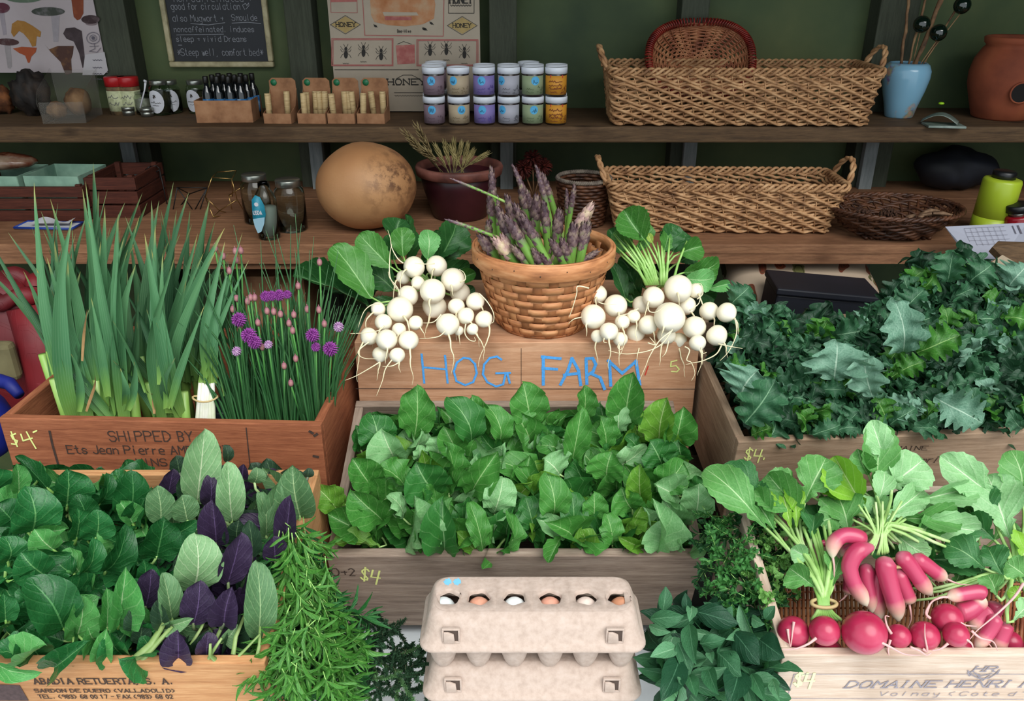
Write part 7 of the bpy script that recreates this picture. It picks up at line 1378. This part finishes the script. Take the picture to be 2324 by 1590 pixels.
for b, t, w, tone, roll in [((220, 900), (240, 710), 110, 'a', 10), ((120, 960), (380, 940), 130, 'a', 20), ((460, 900), (800, 1000), 190, 'd', 0), ((420, 1000), (470, 1310), 140, 'a', 10), ((350, 1260), (200, 1590), 200, 'd', 0), ((640, 1220), (820, 1400), 200, 'a', 0), ((760, 1060), (960, 1310), 220, 'd', 0), ((960, 1120), (1150, 1260), 220, 'd', 0), ((800, 1340), (720, 1620), 220, 'd', 0), ((560, 1330), (640, 1540), 130, 'a', 10), ((330, 1180), (120, 1250), 120, 'p', 20), ((110, 1010), (280, 1060), 80, 'p', 20), ((440, 860), (420, 980), 90, 'p', 0), ((1000, 960), (1080, 860), 90, 'a', 0), ((900, 950), (1000, 1000), 90, 'p', 20), ((900, 1380), (1000, 1600), 110, 'a', 10), ((1060, 1420), (1110, 1590), 80, 'p', 20), ((400, 900), (390, 760), 80, 'd', 0), ((500, 1150), (700, 1110), 120, 'a', 20), ((420, 1390), (470, 1560), 120, 'a', 0), ((290, 1430), (320, 1560), 90, 'p', 10), ((580, 1220), (600, 1300), 70, 'p', 0)]:
    B, T_ = sz(*b), sz(*t); an, T = SA.near(*B); hero(T, 'sage', B, T_, w / 3.3825, tS(B[1]) - .02, tS(T_[1]) - .035, tone, roll)

# ================================================================ GREEN GARLIC, SCALLIONS, CHIVES
def garlic_mat(nm, cols):
    s = NT(nm); uv = s.n('ShaderNodeUVMap'); sx = s.n('ShaderNodeSeparateXYZ'); s.l(uv.outputs[0], sx.inputs[0]); no = s.noise(12, (3, 3, .5), 4); oi = s.n('ShaderNodeObjectInfo')
    f_ = s.math('ADD', sx.outputs[1], s.math('MULTIPLY', s.math('SUBTRACT', no, .5), .14)); c = s.ramp(f_, cols, [0, .16, .34, .9, .98]); c = s.mix(s.math('MULTIPLY', oi.outputs['Random'], .35), c, s.mix(.5, c, hexc('#7aa86a'))); st = s.math('ABSOLUTE', s.math('SUBTRACT', s.math('FRACT', s.math('MULTIPLY', sx.outputs[0], 7)), .5)); c = s.mix(s.math('MULTIPLY', s.math('LESS_THAN', st, .1), .15), c, hexc('#a8c8a0'))
    s.l(c, s.b.inputs[0]); s.b.inputs['Roughness'].default_value = .5; tr = s.n('ShaderNodeBsdfTranslucent'); s.l(c, tr.inputs[0]); mx = s.n('ShaderNodeMixShader'); mx.inputs[0].default_value = .2; s.l(s.b.outputs[0], mx.inputs[1]); s.l(tr.outputs[0], mx.inputs[2]); s.l(mx.outputs[0], s.out.inputs[0]); return s.m
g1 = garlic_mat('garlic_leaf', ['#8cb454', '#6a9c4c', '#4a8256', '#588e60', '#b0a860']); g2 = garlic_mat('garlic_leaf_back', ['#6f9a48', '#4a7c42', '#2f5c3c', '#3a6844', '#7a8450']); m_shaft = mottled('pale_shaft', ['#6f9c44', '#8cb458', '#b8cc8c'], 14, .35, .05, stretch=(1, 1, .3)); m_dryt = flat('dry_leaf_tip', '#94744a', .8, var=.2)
ZB = .862
def strap(T, base, tip, w, mat, bend=0, fold=.25, name='leaf', n=22):
    b, t_ = V(base), V(tip); d = t_ - b; L = d.length; X = V((1, 0, 0)); X = (X - d.normalized() * X.dot(d.normalized())).normalized(); Z = X.cross(d.normalized()).normalized(); mb = MB(); fa = rnd(-.9, .9); Xr = X * cos(fa) + Z * sin(fa); Zr = Z * cos(fa) - X * sin(fa); off = V((bend, rnd(-.012, .02), 0)); ph = rnd(0, 6)
    def fn(u, v):
        s_ = 2 * v - 1; ww = w * .5 * (1 - u ** 2.6) ** .9 * (.7 + .3 * sin(pi * min(1, u * 1.3))) * (1 if u < .995 else .05); c = b + d * u + off * sin(pi * u) * (1 + .2 * sin(5 * u + ph)); return c + Xr * s_ * ww + Zr * (abs(s_) * ww * fold * 2) - T.location
    mb.grid(fn, n, 4); return mb.build(name, mat, T)
def cz(x, y): return (x / 2.271, 300 + y / 2.271)
front_b = [(190, 945, 'leftmost green garlic bunch in the red-brown crate'), (266, 945, 'second green garlic bunch from the left'), (383, 945, 'third green garlic bunch, beside the scallions')]
back_b = [(150, 880, 'green garlic bunch behind the leftmost one'), (250, 880, 'green garlic bunch in the back row, middle left'), (350, 880, 'green garlic bunch in the back row, middle right'), (430, 880, 'green garlic bunch in the back right, behind the scallions')]
G = []
for i, (px, py, lb) in enumerate(front_b + back_b):
    y = 1.115 if i < 3 else (1.20 if i % 2 else 1.25); q = PY(px, py, y); T = thing('green_garlic_bunch', lb, 'green garlic', (q.x, y, ZB), group='green garlic bunches in the red-brown crate'); G.append((px, T, y))
    for k in range(4 if i < 3 else 3):
        dx = (k - 1.5) * .014 + rnd(-.003, .003); b_ = V((dx * .8, rnd(-.006, .01), 0)); tp = b_ + V((dx * .7, .004, .15 + rnd(-.01, .03))); MB().tube([b_, b_ * .5 + tp * .5, tp], [.0088, .008, .0065], 10).build('stalk', m_shaft, T)
tips = [(175, 255, 0), (258, 340, 0), (300, 360, 3), (480, 155, 4), (440, 250, 1), (555, 290, 4), (510, 300, 4), (735, 310, 4), (780, 350, 5), (895, 255, 5), (975, 305, 5), (1080, 350, 6), (820, 350, 5), (645, 360, 4), (425, 290, 1), (375, 440, 0), (455, 400, 3), (610, 420, 1), (120, 712, 0), (185, 700, 0), (195, 620, 0), (1060, 395, 6), (1160, 490, 2), (1110, 455, 6), (205, 510, 3), (600, 660, 1), (415, 715, 0), (455, 460, 1), (540, 380, 1), (680, 430, 4), (700, 560, 1), (745, 520, 2), (860, 420, 5), (800, 470, 2), (930, 520, 5), (980, 400, 6), (1020, 520, 2), (1050, 620, 2), (840, 620, 2), (330, 560, 3), (290, 480, 3), (500, 500, 4), (640, 540, 1), (900, 640, 2), (960, 760, 2), (1120, 600, 2), (1050, 480, 6), (240, 640, 0), (350, 660, 0), (520, 560, 1), (700, 680, 1), (780, 600, 2), (460, 620, 1), (870, 560, 5), (570, 480, 4), (390, 520, 3), (1010, 650, 6), (1180, 620, 6), (620, 500, 1), (660, 600, 1), (280, 560, 0), (720, 430, 1), (760, 360, 4), (910, 400, 5), (990, 470, 5), (1130, 540, 6), (160, 480, 3)]
for (tx, ty, bi) in tips:
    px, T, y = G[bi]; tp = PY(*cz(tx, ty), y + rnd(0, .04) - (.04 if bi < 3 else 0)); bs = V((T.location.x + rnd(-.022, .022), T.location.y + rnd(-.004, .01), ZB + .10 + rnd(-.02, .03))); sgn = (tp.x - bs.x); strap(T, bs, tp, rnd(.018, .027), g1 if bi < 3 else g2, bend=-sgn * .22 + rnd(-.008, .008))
for i, (px, T, y) in enumerate(G):
    for k in range(5 if i < 3 else 9): # short inner leaves fill the clump
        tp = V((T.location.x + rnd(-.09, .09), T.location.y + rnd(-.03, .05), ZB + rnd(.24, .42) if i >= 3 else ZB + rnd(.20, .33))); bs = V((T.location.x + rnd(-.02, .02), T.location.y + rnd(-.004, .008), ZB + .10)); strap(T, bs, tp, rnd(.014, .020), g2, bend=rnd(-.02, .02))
# yellowed and broken tips in front
for (tx, ty, bx, by, bi, m_) in [(755, 910, 830, 1300, 2, g1), (580, 970, 760, 1340, 1, g1), (1055, 890, 880, 1420, 2, g1), (365, 1140, 400, 1440, 0, g1), (490, 1250, 450, 1440, 0, m_dryt), (450, 910, 430, 1180, 0, m_dryt), (775, 1345, 800, 1450, 2, m_dryt), (620, 1215, 640, 1400, 1, g1), (690, 1180, 655, 1430, 1, g1), (470, 850, 560, 1360, 1, g1), (805, 980, 860, 1420, 2, g1)]:
    px, T, y = G[bi]; strap(T, PY(*cz(bx, by), 1.095), PY(*cz(tx, ty), 1.085), .013 if m_ is g1 else .007, m_, bend=rnd(-.006, .006), fold=.4)
# scallions
q = PY(440, 944, 1.11); SC = thing('scallion_bunch', 'scallion bunch with thin white stems tied by a band, leaning right', 'scallions', (q.x, 1.11, ZB)); m_sc = mottled('scallion_stem', ['#cfd0c0', '#e2e2d4', '#c8d4a4'], 20, .4, .05)
for k in range(9):
    bs = V((SC.location.x - .016 + .0042 * k, 1.108 + rnd(-.006, .006), ZB + .01)); mid_ = PY(455 + 3.4 * k, 868, 1.12 + rnd(-.005, .005)); MB().tube([bs - SC.location, (bs + mid_) / 2 - SC.location, mid_ - SC.location], [.0042, .0038, .0034], 8).build('stem', m_sc, SC)
    tx, ty = [(1285, 655), (1250, 515), (1200, 720), (1130, 640), (1215, 800), (1160, 560), (1230, 600), (1080, 700), (1180, 690)][k]; strap(SC, mid_, PY(*cz(tx, ty), 1.15), .010 + .004 * (k % 3), g1, bend=rnd(-.01, .004))
mb = MB(); c_ = PY(466, 903, 1.11); mb.tube([c_ + V((.019 * cos(a), .009 * sin(a), .002 * cos(2 * a))) - SC.location for a in [2 * pi * i / 20 for i in range(21)]], .0016, 6, cap=False); mb.build('rubber_band', MATS['tan_band'], SC)
tag(strap(SC, PY(510, 898, 1.09), PY(388, 720, 1.10), .008, g2, bend=.01))
t = thing('metal_tub', 'dark slate tub standing in the red-brown crate between scallions and chives', 'tub', (PY(496, 930, 1.13).x, 1.155, ZB)); MB().lathe([(0, 0), (.024, 0), (.027, .10), (.0285, .105), (.025, .104), (.023, .01), (0, .006)], 28).build('body', flat('slate_metal', '#27323a', .45, var=.2), t)
# chives
m_chv = garlic_mat('chive_blade', ['#4a9434', '#3a8232', '#2c6a34', '#2f6438', '#4a7a50']); m_pur = mottled('chive_purple', ['#5c2060', '#8a3a8e', '#a858a8'], 120, .6, 0); m_pur2 = mottled('chive_pale', ['#8a5a8a', '#b58ab8', '#d0b8cc'], 120, .6, 0); m_bud = mottled('chive_bud', ['#6b4048', '#94606a', '#b08078'], 80, .6, 0)
CH = []
for i, (px, lb) in enumerate([(538, 'leftmost chive bunch, beside the dark tub'), (585, 'second chive bunch from the left'), (632, 'middle one of the five chive bunches'), (678, 'fourth chive bunch from the left'), (712, 'rightmost chive bunch against the crate side')]):
    q = PY(px, 940, 1.10); T = thing('chive_bunch', lb, 'chives', (q.x, 1.12 + .02 * (i % 2), ZB), group='flowering chive bunches in the red-brown crate'); CH.append((px, T)); mb = MB()
    for k in range(95):
        bx, by = rnd(-.014, .014), rnd(-.02, .03); b0 = V((bx, by, 0)); h = rnd(.17, .30) if rnd(0, 1) < .92 else rnd(.30, .40); lean = (bx * rnd(2, 7) + rnd(-.05, .05)) * h * 2.2 + (i - 2) * .01; ly = rnd(-.03, .10) * h * 2
        tp = V((bx + lean, by + ly, h)); mx_ = .30 - T.location.x - .60; xl_ = PY(735, 800, 1.2).x - T.location.x - .01
        b2 = b0 * .3 + tp * .7 + V((-lean * .25, 0, .01)); mb.tube([b0, b0 * .66 + tp * .33 + V((-lean * .2, 0, .0)), b2, tp], [.0023, .0021, .0016, .0003], 5, cap=False)
    tag(mb.build('blades', m_chv, T), kind='stuff')
def fz(x, y): return (440 + x / 3.6125, 520 + y / 3.6125)
def chf(x, y, r, mat, nm, npet, dy=0):
    px, py = fz(x, y); _, T = min(CH, key=lambda c: abs(c[0] - px)); yv = 1.105 + max(0, (900 - y)) / 900 * .10 + dy; c = PY(px, py, yv); rr = r / 3.6125 / F * tdep(c); mb = MB()
    for k in range(npet):
        z = 1 - 2 * (k + .5) / npet; a = k * 2.39996; d = V((sqrt(1 - z * z) * cos(a), sqrt(1 - z * z) * sin(a), z)); e = d.orthogonal().normalized()
        if nm == 'flower': mb.tube([d * rr * .25, d * rr * .75, d * rr * rnd(.95, 1.1)], [rr * .05, rr * .12, .0001], 4)
    if nm == 'bud': mb.ball((0, 0, 0), rr, 14, sq=(.8, .8, 1.15)); mb.tube([(0, 0, rr), (0, 0, rr * 1.7)], [rr * .25, .0002], 5)
    else: mb.ball((0, 0, 0), rr * .5, 10)
    o = mb.build(nm, mat, T, loc=c - T.location); e = V((T.location.x + rnd(-.01, .01), T.location.y, ZB + .02)) - c; MB().tube([(0, 0, -rr * .8), e * .3 + V((0, 0, -.004)), e * .6 + V((e.x * -.1, 0, 0)), e], .0013, 5).build('flower_stalk', m_chv, o)
for x, y, r in [(640, 545, 44), (590, 550, 48), (700, 540, 50), (765, 535, 38), (370, 740, 64), (450, 870, 68), (500, 925, 62), (975, 870, 62), (1120, 980, 66), (1000, 965, 42)]: chf(x, y, r, m_pur, 'flower', 90, -.03)
for x, y, r in [(610, 945, 38), (350, 1000, 42), (1185, 800, 46)]: chf(x, y, r, m_pur2, 'flower', 60, -.03)
for x, y in [(175, 155), (240, 220), (340, 180), (385, 175), (345, 250), (290, 340), (350, 565), (320, 655), (440, 590), (500, 560), (655, 675), (710, 695), (780, 770), (810, 830), (855, 465), (930, 655), (1025, 660), (1070, 775), (835, 1060), (740, 1120), (795, 1260), (525, 765), (380, 790), (1030, 270), (600, 670), (560, 965), (820, 700), (465, 560)]: chf(x, y, 28, m_bud, 'bud', 1, -.02)
